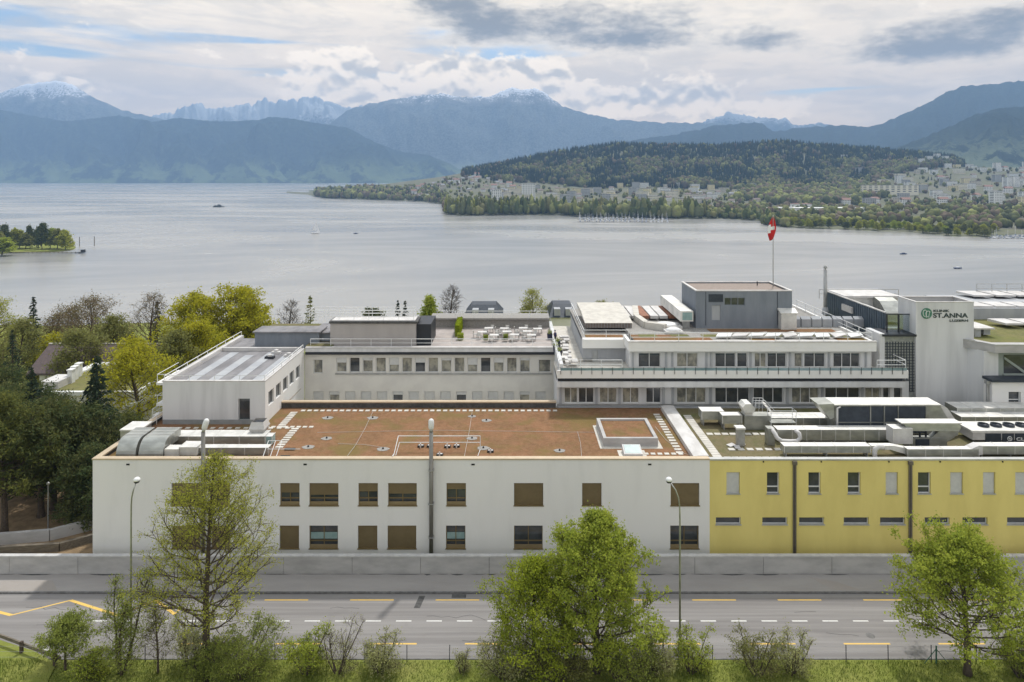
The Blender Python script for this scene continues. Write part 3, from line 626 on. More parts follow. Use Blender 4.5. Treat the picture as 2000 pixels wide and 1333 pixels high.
# left corner: grass bank with low grey guard rail
m = MB(); m.prism_z(-.05, .10, [(-60, 52), (X(-60, 50.5), 50.3), (X(0, 48.0), 48.0), (X(60, 46.6), 46.9), (X(112, 45.8), 45.7), (X(112, 44), 42), (-60, 40)]); tag(m.build('grass_bank', M['meadow']), kind='structure')
m = MB(); m.quad((-300, -300, .012), (300, -300, .012), (300, YN, .012), (-300, YN, .012)); tag(m.build('verge', M['meadow']), kind='structure')
m = MB(); m.box(-250, 250, YN, YN + .1, -.05, .05); tag(m.build('verge_edging', M['kerb']), kind='structure')
gr = thing('guard_rail', 'weathered grey guard rail slanting across the bottom left grass bank', 'guard rail', (X(52, 46.4), 46.2, 0))
P0, P1_ = (X(-120, 50.6), 50.3), (X(114, 45.3), 45.5)
m = MB(); m.add([(P0[0], P0[1], .5), (P1_[0], P1_[1], .42), (P1_[0], P1_[1] + .1, .42), (P0[0], P0[1] + .1, .5), (P0[0], P0[1], .72), (P1_[0], P1_[1], .64), (P1_[0], P1_[1] + .1, .64), (P0[0], P0[1] + .1, .72)], [(0, 3, 2, 1), (4, 5, 6, 7), (0, 1, 5, 4), (1, 2, 6, 5), (2, 3, 7, 6), (3, 0, 4, 7)])
m.build('rail', M['timber'], gr)
for t in (.1, .45, .72, .97):
    x = P0[0] + (P1_[0] - P0[0]) * t; y = P0[1] + (P1_[1] - P0[1]) * t - .12; m = MB(); m.box(x - .09, x + .09, y - .09, y + .09, -.1, .86); m.build('post', M['bark'], gr)
fe = thing('wire_fence', 'thin wire fence on dark posts along the grass verge', 'fence', (0, 45.95, 0))
for k in range(-6, 16):
    x = X(795 + 85.5 * k, 46) + .1 * sin(k * 5.1)
    m = MB(); m.tube([(x, 45.95, -.1), (x + .03 * sin(k), 45.95, 1.16)], .028, 6); m.build('post', M['dark'], fe)
m = MB()
for z in (.35, .72, 1.08): m.tube([(X(-200, 46), 45.93, z), (X(2500, 46), 45.93, z)], .006, 4)
m.build('wire', M['steel'], fe)
gp = thing('fence_post', 'green steel strainer post with two slanting struts on the right verge', 'fence post', (X(1825, 46), 45.8, 0))
m = MB(); m.tube([(X(1825, 46), 45.8, -.1), (X(1825, 46), 45.8, 1.2)], .05, 8); m.build('upright', M['green_paint'], gp)
for s in (-1, 1): m = MB(); m.tube([(X(1825, 46) + s * .85, 45.8, -.05), (X(1825, 46), 45.8, 1.0)], .025, 6); m.build('strut', M['green_paint'], gp)

# ------------------------------------------------------------------ street lamps
def street_lamp(px, d, h, sx, label):
    x = X(px, d); t = thing('street_lamp', label, 'street lamp', (x, d, 0))
    m = MB(); m.cyl(x, d, -.1, 1.4, .11, 12); m.build('base', M['steel'], t)
    pts = [(x, d, 1.35), (x, d, h * .55), (x, d, h * .78), (x - .02 * sx, d, h * .86), (x - .10 * sx, d, h * .91), (x - .28 * sx, d + .05, h * .95), (x - .58 * sx, d + .1, h * .985)]
    m = MB(); m.tube(pts, [.075, .065, .055, .05, .048, .045, .045], 10); m.build('pole', M['galv'], t, smooth=True)
    m = MB(); hx, hy, hz = x - .72 * sx, d + .12, h; m.lathe(hx, hy, [(.06, hz - .16), (.15, hz - .12), (.19, hz - .04), (.21, hz)], 16); m.build('lamp_housing', M['dark'], t, smooth=True)
    m = MB(); m.lathe(hx, hy, [(.21, hz + .005), (.225, hz + .06), (.20, hz + .15), (.12, hz + .22), (.02, hz + .245)], 16); m.build('lamp_globe', M['white_paint'], t, smooth=True)
street_lamp(1328, 46.3, 12.0, 1, 'tall curved street lamp between the verge bushes, in front of the yellow and white facades')
street_lamp(256, 46.3, 12.0, -.45, 'tall slim street lamp rising behind the left bushes, in front of the white facade')

# ------------------------------------------------------------------ windows
def win(parent, x0, x1, z0, z1, y, kind='glass', frame=None, depth=.22, bars=1, blind=0.0, sill=None, trans=0, slat=None, lit=False, label=None):
    """one window: the part is its frame; pane, shutter, sill under it. y = face of the wall"""
    fr = frame or M['frame_grey']; f = .06; yi = y + depth
    m = MB(); m.box(x0, x0 + f, yi - .05, yi + .03, z0, z1); m.box(x1 - f, x1, yi - .05, yi + .03, z0, z1); m.box(x0 + f, x1 - f, yi - .05, yi + .03, z0, z0 + f); m.box(x0 + f, x1 - f, yi - .05, yi + .03, z1 - f, z1)
    for b in range(1, bars + 1):
        if bars: bx = x0 + (x1 - x0) * b / (bars + 1); m.box(bx - .035, bx + .035, yi - .045, yi + .03, z0 + f, z1 - f)
    if trans: zt = z0 + (z1 - z0) * trans; m.box(x0 + f, x1 - f, yi - .048, yi + .03, zt - .04, zt + .04)
    w = m.build('window', fr, parent)
    if label: w['label'] = label
    m = MB(); m.box(x0 + .01, x1 - .01, yi + .032, yi + .05, z0 + .01, z1 - .01); m.build('pane', M['glass_lit'] if lit else M['glass'], w)
    if blind > 0:
        zb = z1 - (z1 - z0) * blind; m = MB(); n = max(2, int((z1 - zb) / .085)); st = (z1 - zb) / n; ys = yi - .10
        for k in range(n): m.quad((x0 + .02, ys + .028, zb + k * st), (x1 - .02, ys + .028, zb + k * st), (x1 - .02, ys, zb + (k + 1) * st - .006), (x0 + .02, ys, zb + (k + 1) * st - .006))
        m.box(x0 + .02, x1 - .02, ys + .03, ys + .04, zb, z1); m.build('shutter', slat or M['bronze_slat'], w)
    if sill: m = MB(); m.box(x0 - .05, x1 + .05, y - .06, y + depth - .06, z0 - .05, z0 + .02); m.build('sill', sill, w)
    return w

# ------------------------------------------------------------------ low white building
YB = 57.6; ZT = 8.9; ZR = 8.45; px2x = lambda p: X(p, YB); px2z = lambda p: Z(p, YB)
wb = thing('low_building', 'long low white rendered building with red sedum roof and bronze windows', 'building', (px2x(700), YB, 0))
ups = [(335, 392, .55), (412, 449, .55), (547, 585, .45), (604, 661, .55), (700, 738, .4), (758, 814, .5), (872, 910, .3), (1004, 1061, 1), (1137, 1175, 1), (1310, 1366, 1)]
los = [(335, 392, 1), (412, 449, 1), (546, 584, 1), (604, 660, 0), (699, 737, 1), (757, 813, 1), (871, 909, 0), (1004, 1060, 0), (1137, 1175, 1), (1309, 1365, 0)]
holes = [(px2x(a), px2x(b), px2z(988), px2z(944)) for a, b, k in ups] + [(px2x(a), px2x(b), px2z(1072), px2z(1027)) for a, b, k in los]
XL, XM, XR = px2x(181), px2x(1386), px2x(2700)
m = MB(); m.wall(XL, XM, -.1, ZT - .12, YB, holes, .26)
m.quad((XL, YB, -.1), (XL, YB, ZT - .12), (XL, 78, ZT - .12), (XL, 78, -.1)); m.quad((XL, 71.95, -.1), (XL, 71.95, ZR), (XM, 71.95, ZR), (XM, 71.95, -.1))
m.build('wall', M['render'], wb)
m = MB()   # parapet upstand inside the coping
m.box(XL + .02, XM, YB + .03, YB + .42, ZR - .1, ZT - .125); m.box(XL + .02, XL + .42, YB + .42, 78, ZR - .1, ZT - .125)
m.box(X(595, 79) - .9, 4.6, 71.5, 71.9, ZR - .1, ZT + .08); m.build('parapet', M['tar'], wb)
m = MB(); m.box(XL - .05, XM, YB - .05, YB + .48, ZT - .12, ZT); m.box(XL - .05, XL + .48, YB + .48, 78, ZT - .12, ZT); m.box(X(595, 79) - .9, 4.65, 71.44, 71.96, ZT + .08, ZT + .22); m.build('coping', M['coping'], wb)
m = MB(); m.quad((XL + .4, YB + .4, ZR), (XM, YB + .4, ZR), (XM, 71.5, ZR), (XL + .4, 71.5, ZR)); m.quad((XL + .4, 71.5, ZR), (-24.1, 71.5, ZR), (-24.1, 78, ZR), (XL + .4, 78, ZR)); m.build('roof', M['sedum'], wb)
for (a, b, k), row, z0, z1 in [(u, 0, px2z(988), px2z(944)) for u in ups] + [(u, 1, px2z(1072), px2z(1027)) for u in los]:
    w = win(wb, px2x(a), px2x(b), z0, z1, YB, frame=M['bronze'], bars=1, blind=k, sill=M['bronze'], trans=.30 if k < 1 else 0, lit=False)
    if row == 1 and a in (604, 871):
        m = MB(); m.box(px2x(a) + .08, px2x(b) - .08, YB + .19, YB + .205, z0 + .75, z0 + 1.3); m.build('obscured_pane', M['mint'], w)
    if k < 1: m = MB(); m.box(px2x(a) + .02, px2x(b) - .02, YB + .1, YB + .165, z0 + .02, z0 + .30); m.build('apron', M['bronze_slat'], w)
for p in (250, 596, 924, 1269):
    m = MB(); m.box(px2x(p) - .14, px2x(p) + .14, YB - .03, YB + .02, px2z(909), px2z(906)); m.build('vent', M['black'], wb)
# flue pipes standing up in front of the white facade
def flue(px, top, lean, label):
    x = px2x(px); zt = px2z(top); t = thing('flue_pipe', label, 'flue pipe', (x, YB - .3, 0), 'flue pipes up the white facade')
    m = MB(); m.tube([(x, YB - .3, .1), (x, YB - .3, zt - 1.15)], [.175, .165], 16); m.build('pipe', M['pipe'], t, smooth=True)
    m = MB(); m.tube([(x, YB - .3, zt - 1.15), (x + lean * .15, YB - .3, zt - .9)], [.14, .14], 14); m.build('collar', M['galv'], t, smooth=True)
    m = MB(); L = .85; dx = lean
    pts = [(x + dx * (.15 + s * .6), YB - .3 + .0, zt - .92 + s * .9) for s in (0, .12, .5, .8, .93, 1)]; m.tube(pts, [.17, .235, .24, .225, .15, .03], 16); m.build('cowl', M['white_paint'], t, smooth=True)
    for z in (2.4, 5.2, 8.0): m = MB(); m.box(x - .22, x + .22, YB - .5, YB + .01, z, z + .06); m.build('bracket', M['steel'], t)
flue(843, 815, 0, 'thick dark steel flue with upright white rounded head at the middle of the white facade')
flue(400, 815, .45, 'steel flue with white head leaning sideways, behind the tall budding tree')

# ------------------------------------------------------------------ yellow building
yb = thing('low_building', 'low yellow rendered building with two brown downpipes and small windows', 'building', (px2x(1700), YB, 0))
up_y = [(1419, 1445, 1), (1498, 1522, 0), (1579, 1603, 0), (1656, 1681, 0), (1730, 1754, 1), (1793, 1818, 0), (1856, 1881, 1), (1920, 1944, 1), (1983, 2009, 1), (2060, 2085, 0), (2140, 2165, 1)]
lo_y = [(a, a + 49) for a in (1398, 1489, 1561, 1648, 1719, 1806, 1880, 1967, 2050, 2130)]
hz = [(px2x(a), px2x(b), px2z(965), px2z(923)) for a, b, k in up_y] + [(px2x(a), px2x(b), px2z(1025), px2z(1011)) for a, b in lo_y]
m = MB(); m.wall(XM + .002, XR, -.1, ZT - .16, YB + .002, hz, .26); m.quad((XR, YB, -.1), (XR, 71.9, -.1), (XR, 71.9, ZR), (XR, YB, ZR)); m.build('wall', M['yellow'], yb)
m = MB(); m.box(XM, XR, YB - .05, YB + .40, ZT - .16, ZT - .04); m.build('coping', M['coping_grey'], yb)
m = MB(); m.box(XM, XR, YB + .05, YB + .38, ZR - .2, ZT - .165); m.build('parapet', M['plinth'], yb)
m = MB(); m.quad((XM, YB + .38, ZR), (XR, YB + .38, ZR), (XR, 71.9, ZR), (XM, 71.9, ZR)); m.build('roof', M['sedum_mix'], yb)
for a, b, k in up_y:
    if k: win(yb, px2x(a), px2x(b), px2z(965), px2z(923), YB, frame=M['white_paint'], bars=0, blind=1, slat=M['blind'], sill=M['coping_grey'])
    else:
        w = win(yb, px2x(a), px2x(b), px2z(965), px2z(923), YB, frame=M['white_paint'], bars=0, trans=.3, sill=M['coping_grey'])
for a, b in lo_y: win(yb, px2x(a), px2x(b), px2z(1025), px2z(1011), YB, frame=M['white_paint'], bars=0, sill=M['coping_grey'])
for p in (1551, 1777):
    x = px2x(p); m = MB(); m.box(x - .12, x - .02, YB - .11, YB - .01, .1, ZT - .5); m.box(x + .02, x + .15, YB - .13, YB - .01, .1, ZT - .5); m.box(x - .17, x + .2, YB - .2, YB - .01, ZT - .5, ZT - .2); m.build('downpipe', M['downpipe'], yb)
for p in (1491, 1604, 1736, 1836, 1958):
    m = MB(); m.cyl(px2x(p), YB - .02, ZT - .32, ZT - .22, .06, 8); m.build('vent', M['black'], yb)
# metal ridge strip between the two roofs
m = MB(); m.prism_y(YB + .5, 70.9, [(15.45, ZR + .0), (15.45, ZT - .02), (15.9, ZT + .03), (16.75, ZT + .03), (16.85, ZT - .1), (16.85, ZR + .0)]); m.build('ridge_strip', M['plate'], wb)

# ------------------------------------------------------------------ west wing
WX0, WX1, WY0, WY1, WZ = -34.2, -24.15, 66.8, 86.0, 12.6
ww = thing('clinic_wing', 'white side wing with long flat terrace roof on the left of the courtyard', 'building', (-29, 76, 0))
dx0, dx1 = X(465, WY0), X(488, WY0); dz0, dz1 = Z(822, WY0), Z(779, WY0)
m = MB(); m.wall(WX0, WX1, ZR - .2, WZ, WY0, [(dx0, dx1, dz0, dz1)], .3); m.quad((WX0, WY0, -2), (WX0, WY0, WZ), (WX0, WY1, WZ), (WX0, WY1, -2)); m.build('front_wall', M['shaderend'], ww)
m = MB(); m.box(WX0 + .02, WX1 - .02, WY0 - .03, WY0 + .0, ZR, ZR + .45); m.build('plinth', M['plinth'], ww)
win(ww, dx0, dx1, dz0, dz1, WY0, frame=M['frame_grey'], bars=0, depth=.25)
# east side, real openings, built facing -Y then turned to face +X
def turned(mb):   # (x,y) -> wall along y facing +X at WX1
    mb.v = [(WX1 - (v[1] - 0), WY0 + v[0], v[2]) for v in mb.v]; return mb
ylen = 79.4 - WY0; hs = [(.9 + 2.15 * k, .9 + 2.15 * k + 1.5, 9.9, 11.3) for k in range(5)]
m = MB(); m.wall(0, ylen, -1, WZ, 0, hs, .2); turned(m).build('side_wall', M['render'], ww)
for h in hs:
    m = MB(); m.box(h[0], h[0] + .06, .14, .2, h[2], h[3]); m.box(h[1] - .06, h[1], .14, .2, h[2], h[3]); m.box(h[0] + .06, h[1] - .06, .14, .2, h[2], h[2] + .06); m.box(h[0] + .06, h[1] - .06, .14, .2, h[3] - .06, h[3]); m.box((h[0] + h[1]) / 2 - .03, (h[0] + h[1]) / 2 + .03, .142, .2, h[2] + .06, h[3] - .06)
    w = turned(m).build('window', M['frame_grey'], ww); m = MB(); m.box(h[0], h[1], .2, .22, h[2], h[3]); turned(m).build('pane', M['glass'], w)
m = MB(); m.box(WX0 + .4, WX1 - .4, WY0 + .3, WY1, WZ - .35, WZ - .3); m.build('roof', M['membrane'], ww)
m = MB(); m.box(WX0 - .1, WX1 + .02, WY0 - .02, WY0 + .3, WZ, WZ + .1); m.box(WX0 - .1, WX0 + .4, WY0 + .3, WY1, WZ, WZ + .1); m.box(WX1 - .45, WX1 + .02, WY0 + .3, 79.4, WZ, WZ + .1); m.box(WX0 + .4, WX0 + .42, WY0 + .3, WY1, WZ - .3, WZ); m.build('parapet', M['plate'], ww)
m = MB()
for k in range(4): m.box(WX0 + 1.6 + 2.2 * k, WX0 + 2.6 + 2.2 * k, WY0 + .6, 79.0 - 1.2 * (k % 2), WZ - .295, WZ - .27)
m.build('roof_sheet', M['greyrend'], ww)
m = MB(); m.box(WX0 + .42, WX1 - .46, 79.6, 79.9, WZ - .3, WZ + .12); m.build('kerb', M['plate'], ww)
m = MB(); m.box(-30.6, WX1 + 1.2, 81.2, 84, WZ - .3, WZ + 1.5); m.build('roof_cabin', M['darkgrey'], ww)
m = MB(); m.box(-30.8, WX1 + 1.4, 81.0, 84.2, WZ + 1.5, WZ + 1.66); m.build('cabin_roof', M['membrane'], ww)
def railing(name, pts, z, h, mt, label=None, cat=None, parent=None, step=1.6, bars=2, r=.03, posts=True):
    """tubes along pts (x,y); first rail on top"""
    t = parent if (parent and name is None) else thing(name, label, cat, (pts[0][0], pts[0][1], z)) if parent is None else parent
    m = MB()
    for b in range(bars): m.tube([(p[0], p[1], z + h - b * h / max(1, bars) * .95) for p in pts], r if b else r * 1.3, 6)
    m.build('rail', mt, t)
    for p, q_ in zip(pts, pts[1:]):
        L = math.dist(p, q_); n = max(1, round(L / step))
        for k in range(n + 1 if q_ is pts[-1] else n): x = p[0] + (q_[0] - p[0]) * k / n; y = p[1] + (q_[1] - p[1]) * k / n; m = MB(); m.box(x - r * .8, x + r * .8, y - r * .8, y + r * .8, z, z + h); m.build('post', mt, t)
    return t
railing('railing', [(WX0 + .1, WY1), (WX0 + .1, WY0 + .15), (WX1 - .1, WY0 + .15), (WX1 - .1, 79.2)], WZ + .1, .45, M['white_paint'], 'low white railing round the edge of the left wing roof', 'railing', step=2.4, bars=1)
for k, (dy, dz) in enumerate([(0, 9.9), (0, 12.0)]):   # balconies peeping out on the far left side
    m = MB(); m.box(WX0 - 1.5, WX0, 68.5, 73, dz - .25, dz); b = m.build('balcony', M['render'], ww)
    m = MB(); m.tube([(WX0 - 1.45, 68.6, dz + .8), (WX0, 68.6, dz + .8)], .03, 6); m.tube([(WX0 - 1.45, 68.6, dz + .8), (WX0 - 1.45, 73, dz + .8)], .03, 6); m.tube([(WX0 - 1.45, 68.6, dz), (WX0 - 1.45, 68.6, dz + .8)], .03, 6); m.build('rail', M['white_paint'], b)
# sedum strip link roof behind, towards the courtyard block
m = MB(); m.box(-24.1, -21, 79.6, 92, 12.3, 12.9); m.box(WX0 + 2, -21, 86, 92, 12.0, 12.85); m.build('link_roof', M['sedum_mix'], ww)

# ------------------------------------------------------------------ courtyard wing (middle)
CY = 79.5; ck = F / CY; cx = lambda p: X(p, CY); cz = lambda p: Z(p, CY)
cwg = thing('clinic_wing', 'cream courtyard wing with long window band and furnished roof terrace', 'building', (-9, CY, 0))
band1 = [(656, 1050)]; e = cx(1083)
h1 = [(cx(612), cx(630), cz(730), cz(703))]; xs_ = [657 + 25.6 * k for k in range(15)]
h1 += [(cx(a), cx(a + 20), cz(728), cz(699)) for a in xs_] + [(cx(1052), cx(1076), cz(728), cz(703))]
h2 = [(cx(612 + 31 * k), cx(612 + 31 * k + 20), cz(800), cz(765)) for k in range(15)]
m = MB(); m.wall(-24.15, e, -1, cz(691), CY, h1 + h2, .25); m.quad((e, CY, -1), (e, 92, -1), (e, 92, 12), (e, CY, 12)); m.build('wall', mat('cream_render', (.66, .635, .58), (.60, .575, .53), .5, .9), cwg)
for i, h in enumerate(h1): win(cwg, *h, CY, frame=M['white_paint'], bars=0, depth=.2, lit=(i * 7) % 5 < 4, blind=[.0, .35, 0, .2, 0, .5][i % 6], slat=M['blind'])
for i, h in enumerate(h2): win(cwg, *h, CY, frame=M['white_paint'], bars=0, depth=.2, lit=i % 3 == 1, blind=.75 if i % 4 != 1 else .2, slat=M['blind'])
m = MB(); m.box(cx(655), cx(1078), CY - .12, CY - .005, cz(731.5), cz(729)); m.build('sill', M['steel'], cwg)
m = MB(); m.box(-24.0, e + .05, CY - .30, CY + .02, cz(692), cz(687)); m.build('eaves_shadow_band', M['dark'], cwg)  # dark strip that paints in the eaves shadow under the fascia
m = MB(); m.box(-24.0, e + .05, CY - .25, CY + .25, cz(686.9), cz(679)); m.build('fascia', M['shaderend'], cwg)
m = MB(); m.box(-24.0, e + .1, CY - .32, CY + .3, cz(679), cz(677.5)); m.build('coping', M['plate'], cwg)
TZ = cz(681)
m = MB(); m.box(-24, e, CY + .3, 93, TZ - .6, TZ); m.build('terrace_floor', M['terrace'], cwg)
ry0 = 80.4; m = MB(); m.box(X(645, ry0), X(812, ry0), ry0, 83.2, TZ + .02, Z(632, ry0)); m.build('penthouse', mat('warm_grey_render', (.42, .39, .375), (.37, .345, .33), .4, .9, stretch=(1, 1, .3)), cwg)
m = MB(); m.box(X(643, ry0), X(816, ry0), ry0 - .15, 83.3, Z(632, ry0) + .005, Z(628, ry0)); m.build('penthouse_roof', M['tar'], cwg)
m = MB(); m.box(X(646, ry0), X(810, ry0), ry0 + .3, 83.0, Z(628, ry0) + .005, Z(628, ry0) + .05); m.build('roof_gravel', M['plate'], cwg)
m = MB(); m.box(X(602, ry0), X(644, ry0), ry0 + 1.5, 87, TZ + .01, Z(652, ry0 + 1.5)); m.build('stair_head', M['darkgrey'], cwg)
m = MB(); m.box(X(600, ry0), X(644.5, ry0), ry0 + 1.3, 87, Z(652, ry0 + 1.5) + .003, Z(652, ry0 + 1.5) + .16); m.build('stair_head_roof', M['membrane'], cwg)
zr = Z(628, ry0) + .05
railing('railing', [(X(604, 81), 83.0), (X(604, 81), 81.0), (X(808, 81), 81.0), (X(808, 81), 83.0), (X(604, 81), 83.0)], zr, 1.1, M['white_paint'], 'white tubular railing round the top of the grey rooftop block', 'railing', step=1.9, bars=3)
# awning housing and glazed recess beyond the penthouse
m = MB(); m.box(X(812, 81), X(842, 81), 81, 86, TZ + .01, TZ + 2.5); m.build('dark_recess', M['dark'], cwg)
m = MB(); m.prism_x(X(840, 90), e, [(90.6, TZ), (90.6, TZ + 1.0), (90.2, TZ + 1.1), (90.2, TZ + 1.3), (93, TZ + 1.4), (93, TZ)]); m.build('terrace_parapet', M['gravelroof'], cwg)
railing('railing', [(-23.6, CY + .45), (e - .2, CY + .45)], TZ, 1.0, M['white_paint'], 'white handrail along the front edge of the roof terrace', 'railing', step=2.3, bars=2)
railing('railing', [(X(850, 88), 90.4), (e - .2, 90.4)], TZ + 1.3, .9, M['white_paint'], 'white handrail along the back of the roof terrace', 'railing', step=2.3, bars=2)
# passage roof between courtyard wing and ward block: slim white side parapet running back
m = MB(); m.box(e, e + .45, 71.9, 93, 11.2, 12.95); m.box(e - .1, e + .1, 72, 79.2, 2, 11.2); m.build('side_parapet', M['shaderend'], cwg)
m = MB(); m.box(e + .45, 9.0, 76.3, 93, 11.2, 12.3); m.build('passage_roof', M['slab'], cwg)
def hedge(x0, x1, y0, y1, z0, z1, label, mt):
    t = thing('hedge', label, 'hedge', ((x0 + x1) / 2, (y0 + y1) / 2, z0)); n = int(900 * max(1, (y1 - y0)))
    P = np.stack([RN.uniform(x0, x1, n), RN.uniform(y0, y1, n), RN.uniform(z0, z1, n)], 1); leaf_cards('foliage', P, .12, mt, t); m = MB(); m.box(x0 + .08, x1 - .08, y0 + .08, y1 - .08, z0, z1 - .08); m.build('stems', mt, t)
# ------------------------------------------------------------------ ward block (right of the courtyard)
WY = 71.9; wx = lambda p: X(p, WY); wz = lambda p: Z(p, WY)
wd = thing('ward_block', 'wide grey white ward block with two window bands and balconies', 'building', (20, WY, 0))
lw = [(1102, 1128), (1130, 1160), (1171, 1205), (1216, 1248), (1262, 1291), (1322, 1379), (1397, 1464), (1472, 1530), (1547, 1600), (1612, 1680), (1690, 1720), (1725, 1738), (1746, 1762)]
WL, WR = wx(1088), wx(1775)
hs = [(wx(a), wx(b), wz(788), wz(758)) for a, b in lw]
m = MB(); m.wall(WL, WR, -1, wz(745), WY, hs, .22); m.quad((WL, WY, -1), (WL, WY, wz(745)), (WL, 78, wz(745)), (WL, 78, -1)); m.quad((WR, WY, -1), (WR, 90, -1), (WR, 90, wz(745)), (WR, WY, wz(745))); m.build('wall', M['shaderend'], wd)
for i, h in enumerate(hs): win(wd, *h, WY, frame=M['white_paint'], bars=2 if (h[1] - h[0]) > 2.3 else 1 if (h[1] - h[0]) > 1.2 else 0, depth=.2, lit=i in (0, 2, 3, 5, 8, 10), blind=.0)
m = MB(); m.box(WL, WR, WY - .08, WY - .003, wz(792), wz(789.5)); m.build('sill', M['steel'], wd)
m = MB(); m.box(WL + .1, 15.4, WY - .35, WY - .004, ZR, wz(793)); m.build('plinth', M['greyrend'], wd)
m = MB(); m.box(16.9, WR, WY - .5, WY - .004, ZR, wz(793)); m.build('plinth', M['greyrend'], wd)
# pilasters of the lower band
for p in (1095, 1165, 1210, 1296, 1314, 1388, 1468, 1538, 1606, 1685): m = MB(); m.box(wx(p) - .12, wx(p) + .12, WY - .1, WY - .002, wz(789), wz(757)); m.build('pilaster', M['greyrend'], wd)
# eaves band, dark joint, balcony parapet
BY = 70.7; bz = lambda p: Z(p, BY)
m = MB(); m.box(X(1088, BY), X(1767, BY), BY, WY + .02, bz(757), bz(746)); m.build('eaves_band', M['shaderend'], wd)
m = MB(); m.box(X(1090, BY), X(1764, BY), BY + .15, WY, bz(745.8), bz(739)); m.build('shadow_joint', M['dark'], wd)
m = MB(); m.box(X(1088, BY), X(1773, BY), BY - .12, BY + .12, bz(738.8), bz(724)); m.build('balcony_parapet', M['render'], wd)
m = MB(); m.box(X(1088, BY), X(1773, BY), BY + .12, 76.3, bz(738.8), bz(735)); m.build('balcony_floor', M['slab'], wd)
BZ = bz(724)
rt = thing('railing', 'thin dark railing along the whole ward balcony', 'railing', (X(1088, BY), BY, BZ))
m = MB(); m.tube([(X(1088, BY), BY - .16, BZ + .38), (X(1773, BY), BY - .16, BZ + .38)], .022, 6); m.build('rail', M['steel'], rt)
for k in range(34): x = X(1095 + 20.2 * k, BY); m = MB(); m.box(x - .02, x + .02, BY - .18, BY - .13, BZ - .35, BZ + .38); m.build('baluster', M['dark'], rt)
m = MB(); m.box(X(1095, BY), X(1770, BY), BY - .15, BY - .145, BZ + .02, BZ + .3); m.build('glass_panel', M['glass_blue'], rt)
# upper storey
UY = 73.4; ux = lambda p: X(p, UY); uz = lambda p: Z(p, UY); UZ = uz(686)
uw = [(1247, 1290, 0), (1322, 1363, 0), (1397, 1437, 1), (1440, 1460, 0), (1474, 1497, 0), (1499, 1536, 1), (1552, 1568, 0), (1571, 1612, 0), (1628, 1680, 1)]
hs = [(ux(a), ux(b), uz(718), uz(690)) for a, b, k in uw]
m = MB(); m.wall(ux(1230), ux(1702), bz(738), UZ, UY, hs, .2); m.quad((ux(1702), UY, 10), (ux(1702), 90, 10), (ux(1702), 90, UZ), (ux(1702), UY, UZ)); m.quad((ux(1230), UY, 10), (ux(1230), UY, UZ), (ux(1230), 76.4, UZ), (ux(1230), 76.4, 10)); m.build('upper_wall', M['shaderend'], wd)
for i, h in enumerate(hs): win(wd, *h, UY, frame=M['white_paint'], bars=2 if h[1] - h[0] > 2.6 else 1 if h[1] - h[0] > 1.2 else 0, depth=.18, lit=i in (1, 4, 6))
for p in (1236, 1301, 1313, 1380, 1389, 1466, 1543, 1619, 1691): m = MB(); m.box(ux(p) - .1, ux(p) + .1, UY - .09, UY - .002, uz(720), uz(689)); m.build('pilaster', M['greyrend'], wd)
FY = 72.6; fz = lambda p: Z(p, FY); RZ = fz(671)
m = MB(); m.box(X(1228, FY), X(1712, FY), FY, FY + .85, fz(687), fz(669)); m.box(X(1228, FY), X(1228, FY) + .3, FY + .85, 76.2, fz(687), fz(669)); m.box(X(1712, FY) - .3, X(1712, FY), FY + .85, 94, fz(687), fz(669)); m.build('fascia', M['render'], wd)
m = MB(); m.box(X(1227, FY), X(1713, FY), FY - .05, FY + .3, fz(669) + .002, fz(667)); m.build('coping', M['terracotta'] if False else M['plate'], wd)
# recessed left part with door
LY = 76.3; lx = lambda p: X(p, LY); lz = lambda p: Z(p, LY)
m = MB(); m.wall(lx(1138), lx(1232), 11.8, lz(676), LY, [(lx(1157), lx(1168), lz(716), lz(686))], .2); m.quad((lx(1138), LY, 11.8), (lx(1138), LY, lz(662)), (lx(1138), 92, lz(662)), (lx(1138), 92, 11.8)); m.build('recessed_wall', M['greyrend'], wd)
m = MB(); m.box(lx(1157), lx(1168), LY + .14, LY + .2, lz(716), lz(686)); m.build('door', M['frame_grey'], wd)
m = MB(); m.box(lx(1137), X(1228, 75.7), LY - .6, LY + .3, lz(678), lz(661)); m.build('fascia', M['render'], wd)
m = MB(); m.box(lx(1138), X(1705, 76) if False else lx(1232), LY + .3, 94, 14.2, lz(664)); m.box(lx(1232), X(1709, FY), FY + .85, 94, 14.0, RZ); m.build('roof', M['gravelroof'], wd)
m = MB()
def patch(px0, px1, ya, yb, z=RZ): m.quad((X(px0, ya), ya, z), (X(px1, ya), ya, z), (X(px1, ya) * .997, yb, z), (X(px0, ya) * .997, yb, z))
patch(1240, 1330, 73.6, 76.5, RZ + .02); patch(1330, 1395, 73.6, 75.2, RZ + .02); patch(1640, 1700, 73.6, 75.6, RZ + .02); patch(1470, 1520, 73.6, 74.6, RZ + .02); patch(1145, 1220, 77, 79, lz(664) + .02); patch(1390, 1640, 77.5, 79.4, RZ + .02)
m.build('roof_planting', M['sedum'], wd)
m = MB()
for k in range(7): patch(1250 + 62 * k, 1285 + 62 * k, 75.4 + .3 * (k % 2), 76.6, RZ + .03)
m.build('roof_planting', M['sedum_green'], wd)
tt = railing('railing', [(X(1232, FY), FY + .2), (X(1705, FY), FY + .2), (X(1705, FY), 92)], RZ + .05, 1.05, M['white_paint'], 'white handrail above the ward block roof edge', 'railing', step=2.6, bars=2)
railing('railing', [(lx(1140), 92), (lx(1140), 75.9), (lx(1226), 75.9)], lz(661), 1.0, M['white_paint'], 'white handrail over the recessed left corner of the ward block', 'railing', step=2.4, bars=2)
